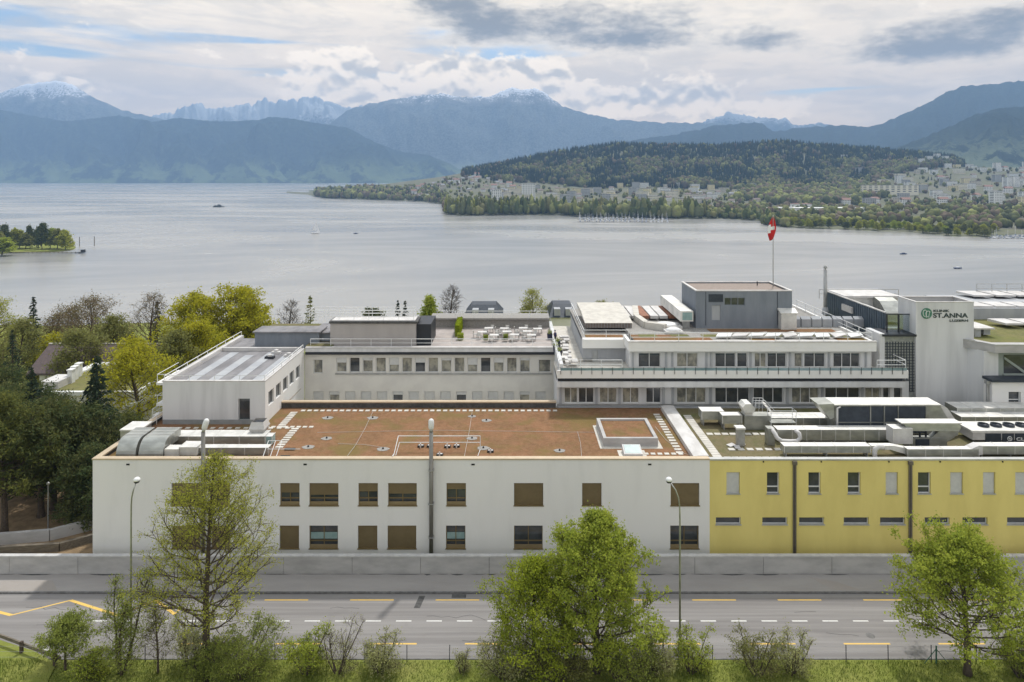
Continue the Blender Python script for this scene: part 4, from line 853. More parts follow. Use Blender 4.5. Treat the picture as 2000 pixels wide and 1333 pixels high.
railing('railing', [(X(1092, 72), 90), (X(1092, 72), 71.2), (X(1215, 71.2), 71.2)], BZ, .95, M['white_paint'], 'white handrail round the left end of the ward balcony', 'railing', step=2.2, bars=2)
railing('railing', [(X(1715, BY), BY + .2), (X(1773, BY) - .1, BY + .2), (X(1773, BY) - .1, 76), (X(1725, 76), 76)], BZ, 1.0, M['white_paint'], 'white handrail round the right end balcony of the ward block', 'railing', step=2.2, bars=2)
# roof clutter: raised rooflight bands, slabs, domes, plant boxes
def slabs(px0, px1, ya, yb, n, z, h, label, mt, mt2=None, name='roof_panel', cat='roof panel', tilt=0.0):
    for k in range(n):
        a, b = px0 + (px1 - px0) * k / n, px0 + (px1 - px0) * (k + .86) / n
        m = MB(); x0, x1 = X(a, ya), X(b, ya); m.add([(x0, ya, z), (x1, ya, z), (x1 + tilt, yb, z), (x0 + tilt, yb, z), (x0, ya, z + h), (x1, ya, z + h), (x1 + tilt, yb, z + h * 1.3), (x0 + tilt, yb, z + h * 1.3)], [(0, 3, 2, 1), (4, 5, 6, 7), (0, 1, 5, 4), (1, 2, 6, 5), (2, 3, 7, 6), (3, 0, 4, 7)])
        a_ = R.uniform(-.35, .35) if 'crooked' in label else 0; c0 = ((x0 + x1) / 2, (ya + yb) / 2); m.v = [(c0[0] + (v[0] - c0[0]) * cos(a_) - (v[1] - c0[1]) * sin(a_), c0[1] + (v[0] - c0[0]) * sin(a_) + (v[1] - c0[1]) * cos(a_), v[2] + abs(a_) * .6 * (v[0] - x0) / max(.1, x1 - x0)) for v in m.v]
        tag(m.build(name, mt2 if (mt2 and k % 3 == 1) else mt, loc=((x0 + x1) / 2, ya, z)), label, cat, label.split(' on ')[0] + 's')
slabs(1180, 1325, 84, 90, 8, RZ + .25, .35, 'pale flat rooflight panel on the back of the ward block roof', M['plate'], M['terracotta'])
slabs(1380, 1690, 80.5, 81.0, 15, RZ + .0, .9, 'pale grey louvred screen panel on the ward roof', M['greyrend'], name='screen_panel', cat='screen panel')
slabs(1400, 1690, 74.6, 76.0, 9, RZ + .16, .10, 'crooked pale roof sheet on the ward roof edge', M['white_paint'], M['plate'], tilt=.5, name='roof_sheet', cat='roof sheet')
pr = thing('plant_room', 'low brown grey louvred plant room with sloping top on the left ward roof', 'plant room', (X(1190, 80), 80, RZ))
x0, x1 = X(1144, 80), X(1234, 80)
m = MB(); m.box(x0, x1, 80, 84, RZ, Z(631, 80)); m.build('louvred_wall', mat('brown_louvre', (.20, .165, .15), (.16, .135, .125), 2, .7), pr)
m = MB(); m.prism_x(x0 - .1, x1 + .1, [(79.85, Z(631, 80)), (84.5, Z(631, 80) + .5), (90, Z(631, 80) + .55), (90, Z(631, 80)), (84, Z(631, 80) - .01)]); m.build('sloping_roof', M['slab'], pr)
m = MB()
for k in range(16): x = x0 + (x1 - x0) * (k + .5) / 16; m.box(x - .03, x + .03, 79.95, 79.99, RZ, Z(632, 80))
m.build('louvre', M['plinth'], pr)
def dome(px, d, r, h, label, z):
    t = thing('skylight', label, 'skylight', (X(px, d), d, z)); m = MB(); m.box(X(px, d) - r, X(px, d) + r, d - r * .7, d + r * .7, z, z + .3); m.build('kerb', M['plate'], t)
    m = MB(); m.lathe(0, 0, [(1, 0), (.92, .35), (.7, .68), (.4, .9), (.05, 1)], 16); m.v = [(X(px, d) + v[0] * r * .9, d + v[1] * r * .6, z + .3 + v[2] * h) for v in m.v]; m.build('dome', M['white_paint'], t, smooth=True)
dome(1315, 77.5, 1.0, .35, 'white domed skylight on the ward roof below the stair tower', RZ)
dome(1300, 80.5, 1.7, .3, 'wide flat white skylight on the ward roof left of the stair tower', RZ)
lb = thing('duct', 'long pale ribbed duct running back along the left of the stair tower', 'duct', (X(1335, 80), 80, RZ))
m = MB(); m.box(X(1328, 80) - .1, X(1351, 80), 79.3, 90, RZ + .9, RZ + 2.1); m.build('casing', M['galv_top'], lb)
m = MB(); m.box(X(1330, 80), X(1349, 80), 79.27, 79.295, RZ + 1.05, RZ + 1.95); m.build('grille', M['mint'], lb)
for yy in (80, 85, 89): m = MB(); m.box(X(1333, 80), X(1347, 80), yy, yy + .2, RZ, RZ + .9); m.build('leg', M['steel'], lb)
# low parapet walls & roof gravel bands on the ward roof
bp = thing('roof_upstand', 'pale curved concrete upstand on the ward roof beside the plant room', 'upstand', (X(1260, 79), 79, RZ))
m = MB(); pts = [(X(1240, 90), 90), (X(1243, 84), 84), (X(1262, 80), 80), (X(1300, 78.6), 78.6)]
for p, q_ in zip(pts, pts[1:]):
    a, b = Vector(p), Vector(q_); n_ = Vector((-(b - a).y, (b - a).x)).normalized() * .35; m.prism_z(RZ, RZ + .75, [tuple(a + n_), tuple(a - n_), tuple(b - n_), tuple(b + n_)])
m.build('wall', M['slab'], bp)

# ------------------------------------------------------------------ stair tower with flag
TY = 79.9; tx = lambda p: X(p, TY); tz = lambda p: Z(p, TY)
st = thing('stair_tower', 'dark grey rooftop tower block with narrow window strip and metal door', 'building', (tx(1456), TY, RZ))
T0, T1, TB, TT = tx(1359), tx(1554), 86.5, tz(569)
hs = [(tx(1415), tx(1455), tz(597), tz(582)), (tx(1390), tx(1407), tz(626), tz(597))]
m = MB(); m.wall(T0, tx(1547), RZ - .3, TT - .02, TY, hs, .18); m.quad((T0, TY, RZ), (T0, TY, TT), (T0, TB, TT), (T0, TB, RZ)); m.quad((tx(1547), TY, RZ), (tx(1547), TB, RZ), (tx(1547), TB, TT), (tx(1547), TY, TT)); m.quad((T0, TB, RZ), (T0, TB, TT), (tx(1547), TB, TT), (tx(1547), TB, RZ)); m.build('wall', M['darkgrey'], st)
m = MB(); m.box(tx(1518), tx(1518) + .05, TY - .04, TY - .003, tz(636), TT - .05); m.box(tx(1378), tx(1378) + .05, TY - .04, TY - .003, tz(636), TT - .05); m.box(tx(1384), tx(1412), TY - .05, TY - .003, tz(590), tz(575)); m.build('panel_joint', M['louvre'], st)
m = MB(); m.box(T0 - .05, tx(1548), TY - .05, TY + .25, TT, TT + .1); m.box(T0 - .05, T0 + .25, TY + .25, TB, TT, TT + .1); m.box(tx(1548) - .3, tx(1548), TY + .25, TB, TT, TT + .1); m.box(T0 - .05, tx(1548), TB, TB + .3, TT, TT + .1); m.build('coping', M['plate'], st)
m = MB(); m.box(T0 + .25, tx(1548) - .3, TY + .25, TB, TT - .3, TT - .12); m.build('roof', mat('pink_roof_gravel', (.30, .24, .21), (.24, .20, .17), 4, .9), st)
w = win(st, *hs[0], TY, frame=M['darkgrey'], bars=2, depth=.14)
m = MB(); m.box(hs[1][0], hs[1][1], TY + .1, TY + .17, hs[1][2], hs[1][3]); m.build('door', M['greyrend'], st)
m = MB(); m.cyl(X(1479, 84), 84, TT, TT + .5, .07, 8); m.build('vent_pipe', M['dark'], st)
m = MB(); m.box(tx(1520), tx(1550), TY - .9, TY - .02, RZ, tz(610)); m.prism_x(tx(1518), tx(1552), [(TY - 1.0, tz(610)), (TY - 1.0, tz(610) + .08), (TY - .02, tz(602)), (TY - .02, tz(606))]); m.build('annex', M['galv_top'], st)
fp = thing('flagpole', 'tall thin flagpole standing on the dark grey rooftop tower', 'flagpole', (X(1510, 84), 84, TT - .1))
m = MB(); m.tube([(X(1510, 84), 84, TT - .2), (X(1510, 84), 84, Z(424, 84))], [.06, .035], 10); m.build('pole', M['steel'], fp)
m = MB(); m.lathe(X(1510, 84), 84, [(.02, Z(424, 84)), (.08, Z(423.2, 84)), (.08, Z(422, 84)), (.01, Z(421, 84))], 10); m.build('finial', M['galv'], fp)
# drooping square flag, red with a white cross
nu, nv = 22, 26; fx, fy_, ftop = X(1510, 84) + .04, 84.0, Z(427, 84); V = []; Fq = []; mi = []
W = 2.7
for j in range(nv + 1):
    for i in range(nu + 1):
        u, v = i / nu, j / nv
        A = .07 + .50 * max(0, sin(pi * min(1, v * .92 + .02))) ** .9; z = ftop - v * W + .1 * u - .12 * sin(u * 7)
        x = fx - .02 - .16 * v + A * cos(u * pi * 2.3 + .6) * (1 - .2 * u); y = fy_ + .2 + .26 * sin(u * pi * 2.3 + .6) * (.3 + v)
        V.append((x, y, z))
for j in range(nv):
    for i in range(nu):
        Fq.append((j * (nu + 1) + i, j * (nu + 1) + i + 1, (j + 1) * (nu + 1) + i + 1, (j + 1) * (nu + 1) + i)); u, v = (i + .5) / nu, (j + .5) / nv
        mi.append(1 if (abs(u - .42) < .07 and abs(v - .5) < .2) or (abs(v - .5) < .06 and abs(u - .42) < .2) else 0)
fl = np_mesh('flag', np.array(V) - np.array([fx, fy_, ftop]), Fq, [M['red'], M['flag_white']], mi, loc=(fx, fy_, ftop), smooth=True); tag(fl, 'red flag with white cross hanging limp from the tall pole', 'flag')
fl.modifiers.new('thick', 'SOLIDIFY').thickness = .01
# metal chimney
cm_ = thing('chimney', 'slim grey metal chimney with small cap standing behind the ward roof', 'chimney', (X(1612, 88), 88, RZ))
m = MB(); m.tube([(X(1612, 88), 88, RZ - .2), (X(1612, 88), 88, Z(527, 88))], [.24, .22], 12); m.build('stack', M['steel'], cm_, smooth=True)
m = MB(); m.lathe(X(1612, 88), 88, [(.1, Z(527, 88)), (.1, Z(525, 88)), (.24, Z(524, 88)), (.24, Z(522, 88)), (.12, Z(519, 88)), (.02, Z(518, 88))], 12); m.build('cap', M['steel'], cm_)
m = MB(); m.lathe(X(1612, 88), 88, [(.42, RZ), (.40, RZ + .5), (.28, RZ + .9)], 12); m.build('base', M['greyrend'], cm_)

# ------------------------------------------------------------------ screened roof deck between ward block and logo tower
sx = 41.55; sc_ = thing('roof_screen', 'dark blue grey corrugated metal screen running back beside the chimney', 'screen', (sx, 83, 14.5))
m = MB()
n = 56
for k in range(n): y0 = 76 + (90.2 - 76) * k / n; m.box(sx - (.05 if k % 2 else 0), sx + .06, y0, y0 + (90.2 - 76) / n, 14.2, 17.5)
m.build('cladding', mat('blue_grey_cladding', (.10, .13, .16), (.075, .10, .13), 1, .5, .3), sc_)
m = MB(); m.box(sx - .1, sx + .1, 75.9, 90.3, 17.5, 17.62); m.build('cap', M['plate'], sc_)
rd = thing('rooftop_plant', 'jumble of pale cabins and ducts behind the dark screen by the logo tower', 'rooftop plant', (44, 84, 15))
m = MB(); m.box(X(1650, 86), X(1755, 86), 86, 91, 14, Z(582, 86)); m.build('cabin', M['galv_top'], rd)
m = MB(); m.box(X(1648, 86), X(1757, 86), 85.8, 91.2, Z(582, 86) + .003, Z(578, 86)); m.build('cabin_roof', M['plate'], rd)
m = MB(); m.prism_x(X(1722, 84), X(1758, 84), [(83, 15), (83, Z(612, 83)), (84.5, Z(590, 84)), (86, Z(580, 85.5)), (86, 15)]); m.build('hood', M['galv'], rd)
m = MB(); m.box(X(1655, 84), X(1700, 84), 83, 85.5, Z(610, 84), Z(598, 84)); m.build('duct', M['plate'], rd)
railing('railing', [(X(1600, 90.5), 90.5), (X(1755, 90.5), 90.5)], 16.5, 1.2, M['steel'], 'thin grey railing on the horizon behind the dark screen', 'railing', step=1.7, bars=2)
m = MB(); m.box(sx + .1, 51, 76.8, 91, 11, 14.6); m.box(X(1716, 76.8), sx + .1, 76.8, 80, 11, 14.5); tag(m.build('link_block', M['greyrend'], loc=(46, 80, 11)), 'grey link block between the ward block and the logo tower', 'building')
GB = 73.2
gb = thing('glass_block_wall', 'grid of glass blocks in grey frame left of the logo tower', 'wall', (X(1758, GB), GB, 8))
m = MB(); m.box(X(1727, GB), X(1788.5, GB), GB + .1, GB + .6, 7, Z(655, GB)); m.build('glazing', M['glassblock'], gb)
m = MB(); G0, G1 = X(1728, GB), X(1788, GB); Z0_, Z1_ = Z(765, GB), Z(668, GB)
x = G0
while x < G1: m.box(x - .03, x + .03, GB + .03, GB + .095, Z0_, Z1_); x += .3
z = Z0_
while z < Z1_: m.box(G0, G1, GB + .035, GB + .09, z - .03, z + .03); z += .3
m.build('lattice', M['louvre'], gb)
m = MB(); m.box(X(1722, GB), X(1788.6, GB), GB - .2, 76, Z(657, GB), Z(653, GB)); m.build('cap', M['dark'], gb)
m = MB(); m.box(X(1717, GB), X(1727, GB), GB - .1, 76, 7, Z(652, GB)); m.build('pier', M['shaderend'], gb)
wsn = thing('wind_screen', 'dark framed glass wind screen on the deck left of the logo tower', 'wind screen', (X(1755, 74.2), 76, Z(653, GB)))
zb, zt_ = Z(653, GB), Z(615, 74.2)
m = MB()
for p in (1732, 1755, 1778): m.box(X(p, 74.2) - .07, X(p, 74.2) + .07, 74.13, 74.27, zb, zt_)
m.box(X(1730, 74.2), X(1780, 74.2), 74.14, 74.26, zt_, zt_ + .1); m.build('frame', M['dark'], wsn)
m = MB(); m.box(X(1733, 74.2), X(1777, 74.2), 74.19, 74.21, zb, zt_); 
gm = bpy.data.materials.new('clear_glass'); gm.use_nodes = True; nt = gm.node_tree; nt.nodes.clear(); q = G(nt); tr_ = q.n('ShaderNodeBsdfTransparent'); gl = q.n('ShaderNodeBsdfGlossy'); gl.inputs['Roughness'].default_value = .05; tr_.inputs[0].default_value = (.75, .8, .82, 1); mx = q.n('ShaderNodeMixShader'); mx.inputs[0].default_value = .18; nt.links.new(tr_.outputs[0], mx.inputs[1]); nt.links.new(gl.outputs[0], mx.inputs[2]); o_ = q.n('ShaderNodeOutputMaterial'); nt.links.new(mx.outputs[0], o_.inputs[0]); M['clear'] = gm
m.build('pane', M['clear'], wsn)

# ------------------------------------------------------------------ logo tower
GY = 73.0; gx = lambda p: X(p, GY); gz = lambda p: Z(p, GY); LT = gz(591)
lt = thing('logo_tower', 'tall white tower block carrying the green clinic logo', 'building', (gx(1845), GY, 0))
L0, L1 = gx(1789), gx(1902)
m = MB(); m.quad((L0, GY, -1), (L1, GY, -1), (L1, GY, LT), (L0, GY, LT)); m.quad((L0, GY, -1), (L0, GY, LT), (L0, 76.4, LT), (L0, 76.4, -1)); m.quad((L1, GY, -1), (L1, 76.4, -1), (L1, 76.4, LT), (L1, GY, LT)); m.quad((L0, 76.4, 7), (L0, 76.4, LT), (L1, 76.4, LT), (L1, 76.4, 7))
m.build('wall', M['shaderend'], lt)
m = MB(); m.box(L0 - .03, L1 + .03, GY - .03, GY + .2, LT, LT + .08); m.box(L0 - .03, L0 + .2, GY + .2, 76.4, LT, LT + .08); m.box(L1 - .2, L1 + .03, GY + .2, 76.4, LT, LT + .08); m.box(L0 - .03, L1 + .03, 76.2, 76.45, LT + .002, LT + .082); m.build('coping', M['plate'], lt)
m = MB(); m.box(L0 + .2, L1 - .2, GY + .2, 76.2, LT - .6, LT - .5); m.build('roof', M['gravelroof'], lt)
ink = mat('logo_dark', (.045, .065, .06), None, rough=.6); grn = mat('logo_green', (.07, .20, .13), None, rough=.6); gpale = mat('logo_pale', (.62, .66, .62), None, rough=.6)
lg = MB(); ccx, ccz, rr_ = gx(1809.5), gz(612.5), gx(1820) - gx(1809.5)
lg.tube([(ccx, GY - .05, ccz), (ccx, GY - .004, ccz)], rr_, 36); lgo = lg.build('logo_disc', grn, lt)
m = MB(); th = [k * pi / 10 for k in range(2, 17)]
m.tube([(ccx + rr_ * .25 + rr_ * .45 * cos(a), GY - .07, ccz - rr_ * .1 + rr_ * .55 * sin(a)) for a in th], rr_ * .07, 5)
m.tube([(ccx - rr_ * .35 + rr_ * .35 * cos(a), GY - .07, ccz + rr_ * .05 + rr_ * .6 * sin(a)) for a in th], rr_ * .07, 5)
m.tube([(ccx - rr_ * .1, GY - .07, ccz - rr_ * .8), (ccx - rr_ * .05, GY - .07, ccz + rr_ * .5)], rr_ * .06, 5); m.tube([(ccx + rr_ * .5, GY - .07, ccz + rr_ * .45), (ccx + rr_ * .35, GY - .07, ccz - rr_ * .7)], rr_ * .06, 5)
m.build('logo_figure', gpale, lgo)
def text(s, px, py, hpx, name='lettering', mt=None, parent=None, d=GY, sx=1.35, align='LEFT', off=.012, y=None, z=None, x=None, h=None, thick=.02, space=1.0, wpx=None):
    cu = bpy.data.curves.new(name, 'FONT'); cu.body = s; cu.size = 1; cu.align_x = align; cu.extrude = thick; cu.offset = off; cu.space_character = space; cu.materials.append(mt or ink)
    o = bpy.data.objects.new(name, cu); COL.objects.link(o); hh = h or (hpx * d / F); k = hh / .70
    bpy.context.view_layer.update(); w0 = o.dimensions.x
    kx = (wpx * d / F) / w0 if wpx else k * sx
    loc = Vector((X(px, d) if x is None else x, (d if y is None else y) - .03, Z(py, d) if z is None else z)); o.rotation_euler = (pi / 2, 0, 0); o.scale = (kx, k, 1)
    me = bpy.data.meshes.new_from_object(o); c = bpy.data.objects.new(name, me); COL.objects.link(c); c.rotation_euler = o.rotation_euler; c.scale = o.scale
    c.parent = parent; c.location = loc - origin(parent); bpy.data.objects.remove(o); return c
text('KLINIK', 1822.5, 609.6, 4.4, parent=lt, wpx=31, off=.022); text('ST.ANNA', 1822, 620.6, 8.6, parent=lt, wpx=68, off=.022); text('LUZERN', 1854, 628.6, 4.2, parent=lt, wpx=36, off=.022)

# ------------------------------------------------------------------ building on the right edge, green roof
RY = 71.2; rx = lambda p: X(p, RY); rz = lambda p: Z(p, RY); RT = rz(672)
rb = thing('theatre_building', 'pale rendered building with mossy green roof at the right edge', 'building', (rx(1970), RY, 0))
XE = rx(2600)
m = MB(); m.wall(rx(1937), XE, -1, rz(686), RY, [(rx(1950), rx(2100), rz(739), rz(690))], .5)
m.quad((gx(1889), GY, -1), (rx(1922), RY, -1), (rx(1922), RY, rz(686)), (gx(1889), GY, rz(686))); m.quad((rx(1922), RY, -1), (rx(1937), RY, -1), (rx(1937), RY, rz(686)), (rx(1922), RY, rz(686)))
m.build('wall', M['shaderend'], rb)
ed = [(rx(1936), RY - .6), (gx(1878), GY + .3), (gx(1903), GY + .4)]
m = MB(); m.prism_z(rz(687), RT, [(rx(1936), RY - .6), (XE, RY - .6), (XE, RY + .6), (rx(1944), RY + .6), (gx(1895), GY + 1.4), (gx(1880), GY + .1)]); m.build('eaves_band', M['concrete'], rb)
m = MB(); m.prism_z(RT, RT + .09, [(rx(1936) - .02, RY - .64), (XE, RY - .64), (XE, RY - .35), (rx(1938), RY - .35), (gx(1888), GY + .3), (gx(1879.5), GY + .1)]); m.build('coping', M['coping_grey'], rb)
m = MB(); m.prism_z(RT - .3, RT - .05, [(rx(1938), RY - .35), (XE, RY - .35), (XE, 86), (gx(1903) + .05, 86), (gx(1903) + .05, GY + .5), (gx(1890), GY + .4)]); m.build('roof', M['sedum_green'], rb)
hx0, hx1, hz0, hz1 = rx(1950), rx(2100), rz(739), rz(690); dg = mat('grey_green_frame', (.33, .37, .34), None, rough=.6)
m = MB(); m.box(hx0, hx1, RY + .5, RY + .55, hz0, hz1); w = m.build('window', dg, rb)
for a, b in ((1967, 2030), (2036, 2095)):
    m = MB(); m.box(rx(a), rx(b), RY + .47, RY + .495, rz(732), rz(696)); m.build('pane', M['glass'], w)
m = MB(); m.add([(rx(1967), RY + .36, rz(699)), (rx(1967), RY + .36, rz(704)), (rx(2010), RY + .36, rz(735)), (rx(2010), RY + .36, rz(729)), (rx(1967), RY + .45, rz(699)), (rx(1967), RY + .45, rz(704)), (rx(2010), RY + .45, rz(735)), (rx(2010), RY + .45, rz(729))], [(0, 1, 2, 3), (7, 6, 5, 4), (0, 4, 5, 1), (1, 5, 6, 2), (2, 6, 7, 3), (3, 7, 4, 0)]); m.box(rx(1965), rx(2100), RY + .3, RY + .46, rz(736), rz(733)); m.build('brace', dg, w)
QY = 69.9; qx = lambda p: X(p, QY); qz = lambda p: Z(p, QY)
m = MB(); m.wall(qx(1938), XE, -1, qz(746), QY, [(qx(1970), qx(1994), qz(795), qz(766)), (qx(2040), qx(2070), qz(795), qz(766))], .3); m.quad((qx(1938), QY, -1), (qx(1938), QY, qz(746)), (qx(1938), RY, qz(746)), (qx(1938), RY, -1)); m.build('annex_wall', M['render'], rb)
m = MB(); m.box(qx(1935), XE, QY - .25, RY - .01, qz(746), qz(741)); m.build('annex_roof', M['louvre'], rb)
win(rb, qx(1970), qx(1994), qz(795), qz(766), QY, frame=M['white_paint'], bars=0, depth=.25, trans=.45); win(rb, qx(2040), qx(2070), qz(795), qz(766), QY, frame=M['white_paint'], bars=0, depth=.25, trans=.45)
m = MB(); m.cyl(qx(1935) - .08, QY + .4, 8, qz(748), .11, 8); m.box(qx(1930), qx(1940), QY + .2, QY + .6, qz(752), qz(746)); m.build('downpipe', M['steel'], rb)
# rows of pale panels on the roof behind
for r_, (d, z, w_) in enumerate([(78.5, RT + .35, 2.4), (84, RT + 1.3, 2.6), (90, RT + 1.6, 3.0)]):
    if r_ == 0: a0 = 1965
    else: a0 = 1903
    slabs(a0, 2210, d, d + w_, 7 if r_ else 6, z, .22, ['low pale cover on the front of the mossy roof', 'pale rooflight panel on the middle of the mossy roof', 'pale rooflight panel on the back of the mossy roof'][r_], M['plate'], tilt=-.5, name='rooflight', cat='rooflight')
m = MB(); m.box(X(1903, 83), XE, 83.6, 93, RT - .2, RT + 1.3); m.build('rooflight_base', M['greyrend'], rb)
railing('railing', [(X(1903, 93), 92.5), (X(2400, 93), 92.5)], RT + 1.6, 1.3, M['steel'], 'thin railing behind the pale rooflights at the right edge', 'railing', step=2.1, bars=2)
ub = thing('ventilation_box', 'low grey ventilation box with wide lid on the mossy roof beside the logo tower', 'ventilation box', (X(1920, 74.5), 74.5, RT))
m = MB(); m.box(X(1904, 74.5), X(1916, 74.5), 74.5, 76, RT - .1, RT + .8); m.box(X(1925, 74.5), X(1938, 74.5), 74.8, 76, RT + .1, RT + .8); m.build('body', M['greyrend'], ub); m = MB(); m.box(X(1903, 74.5), X(1941, 74.5), 74.3, 77.5, RT + .8, RT + .95); m.build('lid', M['plate'], ub)
# ------------------------------------------------------------------ rooftop plant on the yellow building (roof level ZR)
def bx(name, parts, label, cat, group=None):
    """thing from a list of (part name, material, builder)"""
    t = thing(name, label, cat, (0, 0, ZR), group); xs = []
    for pn, mt, fn in parts:
        m = MB(); fn(m); o = m.build(pn, mt, t); 
    return t
def seams(m, x0, x1, y, z0, z1, step=1.2):
    x = x0 + step
    while x < x1 - .3: m.box(x - .02, x + .02, y - .02, y - .002, z0, z1); x += step
def duct(px0, px1, pyT, pyB, d, depth, label, legs=True, name='duct', cat='duct', hood=None, mt='galv', step=1.3):
    x0, x1, z0, z1 = X(px0, d), X(px1, d), Z(pyB, d), Z(pyT, d); t = thing(name, label, cat, ((x0 + x1) / 2, d, ZR))
    m = MB(); m.box(x0, x1, d, d + depth, z0, z1); m.build('casing', M[mt], t)
    m = MB(); n = max(1, int((x1 - x0) / step))
    for k in range(n + 1):
        x = x0 + (x1 - x0) * k / n; m.box(x - .025, x + .025, d - .02, d + depth + .02, z1 - .001, z1 + .025); m.box(x - .025, x + .025, d - .022, d - .002, z0, z1)
    m.build('flange', M['galv_top'], t)
    m = MB(); m.quad((x0 + .02, d + .01, z1 + .004), (x1 - .02, d + .01, z1 + .004), (x1 - .02, d + depth - .01, z1 + .004), (x0 + .02, d + depth - .01, z1 + .004)); m.build('top_sheet', M['galv_top'], t)
    if legs and z0 > ZR + .12:
        n = max(2, int((x1 - x0) / 2.5) + 1)
        for k in range(n): x = x0 + .2 + (x1 - x0 - .4) * k / (n - 1); m = MB(); m.box(x - .04, x + .04, d + .1, d + depth - .1, ZR, z0 - .001); m.build('leg', M['steel'], t)
    return t
# 1 big air handling unit with dark intake louvres
AY = 63.9; ax = lambda p: X(p, AY); az_ = lambda p: Z(p, AY)
ah = thing('air_handling_unit', 'biggest steel air handling unit with long dark louvred front', 'air handling unit', (ax(1740), AY, ZR))
m = MB(); m.prism_y(AY, AY + 1.9, [(ax(1630), ZR + .1), (ax(1865), ZR + .1), (ax(1872), az_(828)), (ax(1850), az_(797)), (ax(1836), az_(792)), (ax(1630), az_(792))]); m.build('casing', M['galv'], ah)
m = MB(); m.box(ax(1628), ax(1837), AY - .12, AY + 2.0, az_(792) + .003, az_(790)); m.build('top', M['galv_top'], ah)
m = MB(); m.prism_y(AY - .05, AY + 1.9, [(ax(1598), az_(790)), (ax(1629), az_(789)), (ax(1629), az_(816)), (ax(1621), az_(819))]); m.build('intake_hood', M['galv'], ah)
m = MB()
for a, b in ((1636, 1698), (1701, 1725), (1728, 1752), (1755, 1807)):
    m.box(ax(a), ax(b), AY - .03, AY - .003, az_(846), az_(794))
    for k in range(22): z = az_(846) + (az_(794) - az_(846)) * k / 22; m.quad((ax(a), AY - .06, z), (ax(b), AY - .06, z), (ax(b), AY - .032, z + .10), (ax(a), AY - .032, z + .10))
m.build('louvre', M['louvre'], ah)
m = MB()
for p in (1699.5, 1726.5, 1753.5, 1808): m.box(ax(p) - .05, ax(p) + .05, AY - .09, AY - .003, ZR + .2, az_(793))
m.box(ax(1636), ax(1754), AY - .088, AY - .004, az_(826), az_(824)); m.build('frame', M['galv'], ah)
m = MB(); m.tube([(ax(1633), AY - .25, ZR), (ax(1633), AY - .25, az_(796)), (ax(1640), AY - .1, az_(794.5))], .09, 8); m.build('pipe', M['plate'], ah, smooth=True)
m = MB(); m.quad((ax(1850), AY - .02, az_(797.5)), (ax(1871), AY - .02, az_(828)), (ax(1858), AY - .02, az_(829)), (ax(1836), AY - .02, az_(793))); m.build('bright_panel', M['plate'], ah)
duct(1870, 2150, 798, 812, 68.0, 2.0, 'long high duct running right from behind the big air handling unit', mt='galv')
duct(1878, 2150, 815, 843, 66.5, 1.8, 'broad lower duct at the right edge behind the chiller', mt='galv')
duct(1475, 1632, 817, 838, 65.6, 1.6, 'pale duct joining the left side of the big air handling unit', mt='galv')
duct(1519, 1745, 840, 861, 62.2, 1.1, 'long duct running below the dark louvres of the big unit', mt='galv')
duct(1532, 1700, 872, 885, 58.9, .9, 'front duct along the yellow roof edge with pavers under it', mt='galv')
duct(1773, 1912, 878, 892, 58.8, .7, 'low sagging front duct along the roof edge right of the round pipe bend', mt='galv')
duct(1915, 2150, 872, 888, 58.9, .9, 'stepped up front duct at the right edge of the yellow roof', mt='galv')
t = thing('duct', 'short sloping duct joining the two front ducts at the right', 'duct', (X(1900, 58.85), 58.85, ZR))
m = MB(); d = 58.85; m.prism_y(d, d + .8, [(X(1896, d), Z(892, d)), (X(1912, d), Z(890, d)), (X(1920, d), Z(888, d)), (X(1920, d), Z(872, d)), (X(1912, d), Z(871, d)), (X(1896, d), Z(878, d))]); m.build('casing', M['plate'], t)
t = thing('duct', 'short kinked duct between the round bend and the low front duct', 'duct', (X(1730, 59.3), 59.3, ZR))
m = MB(); d = 59.2; m.prism_y(d, d + .6, [(X(1702, d), Z(879, d)), (X(1740, d), Z(879, d)), (X(1774, d), Z(889, d)), (X(1774, d), Z(877, d)), (X(1745, d), Z(871, d)), (X(1702, d), Z(871, d))]); m.build('casing', M['galv_top'], t)
# 2 central box unit with side hoods
CY2 = 61.2; q1 = lambda p: X(p, CY2); q2 = lambda p: Z(p, CY2)
cu = thing('ventilation_unit', 'steel ventilation unit with overhanging top and small black grille below the big unit', 'ventilation unit', (q1(1812), CY2, ZR))
m = MB(); m.prism_y(CY2 - .3, CY2 + .7, [(q1(1770), q2(840)), (q1(1870), q2(840)), (q1(1873), q2(832)), (q1(1868), q2(826)), (q1(1762), q2(826))]); m.build('upper_casing', M['galv'], cu)
m = MB(); m.box(q1(1757), q1(1874), CY2 - .34, CY2 + .75, q2(826) + .002, q2(824)); m.build('top_sheet', M['galv_top'], cu)
m = MB(); m.box(q1(1782), q1(1850), CY2, CY2 + .65, ZR + .1, q2(856)); m.prism_y(CY2 + .05, CY2 + .6, [(q1(1850), ZR + .4), (q1(1872), q2(850)), (q1(1874), q2(840.2)), (q1(1838), q2(840.2)), (q1(1820), q2(856)), (q1(1850), q2(856))]); m.build('lower_casing', M['galv'], cu)
m = MB(); m.box(q1(1788), q1(1815), CY2 - .03, CY2 - .003, q2(873), q2(858)); m.build('grille', M['louvre'], cu)
for p in (1784, 1800, 1812): m = MB(); m.box(q1(p), q1(p) + .12, CY2 + .3, CY2 + .45, q2(856), q2(840)); m.build('strut', M['dark'], cu)
duct(1745, 1782, 838, 868, 60.6, 1.2, 'square white duct box with ladder in front of the ventilation unit', mt='plate')
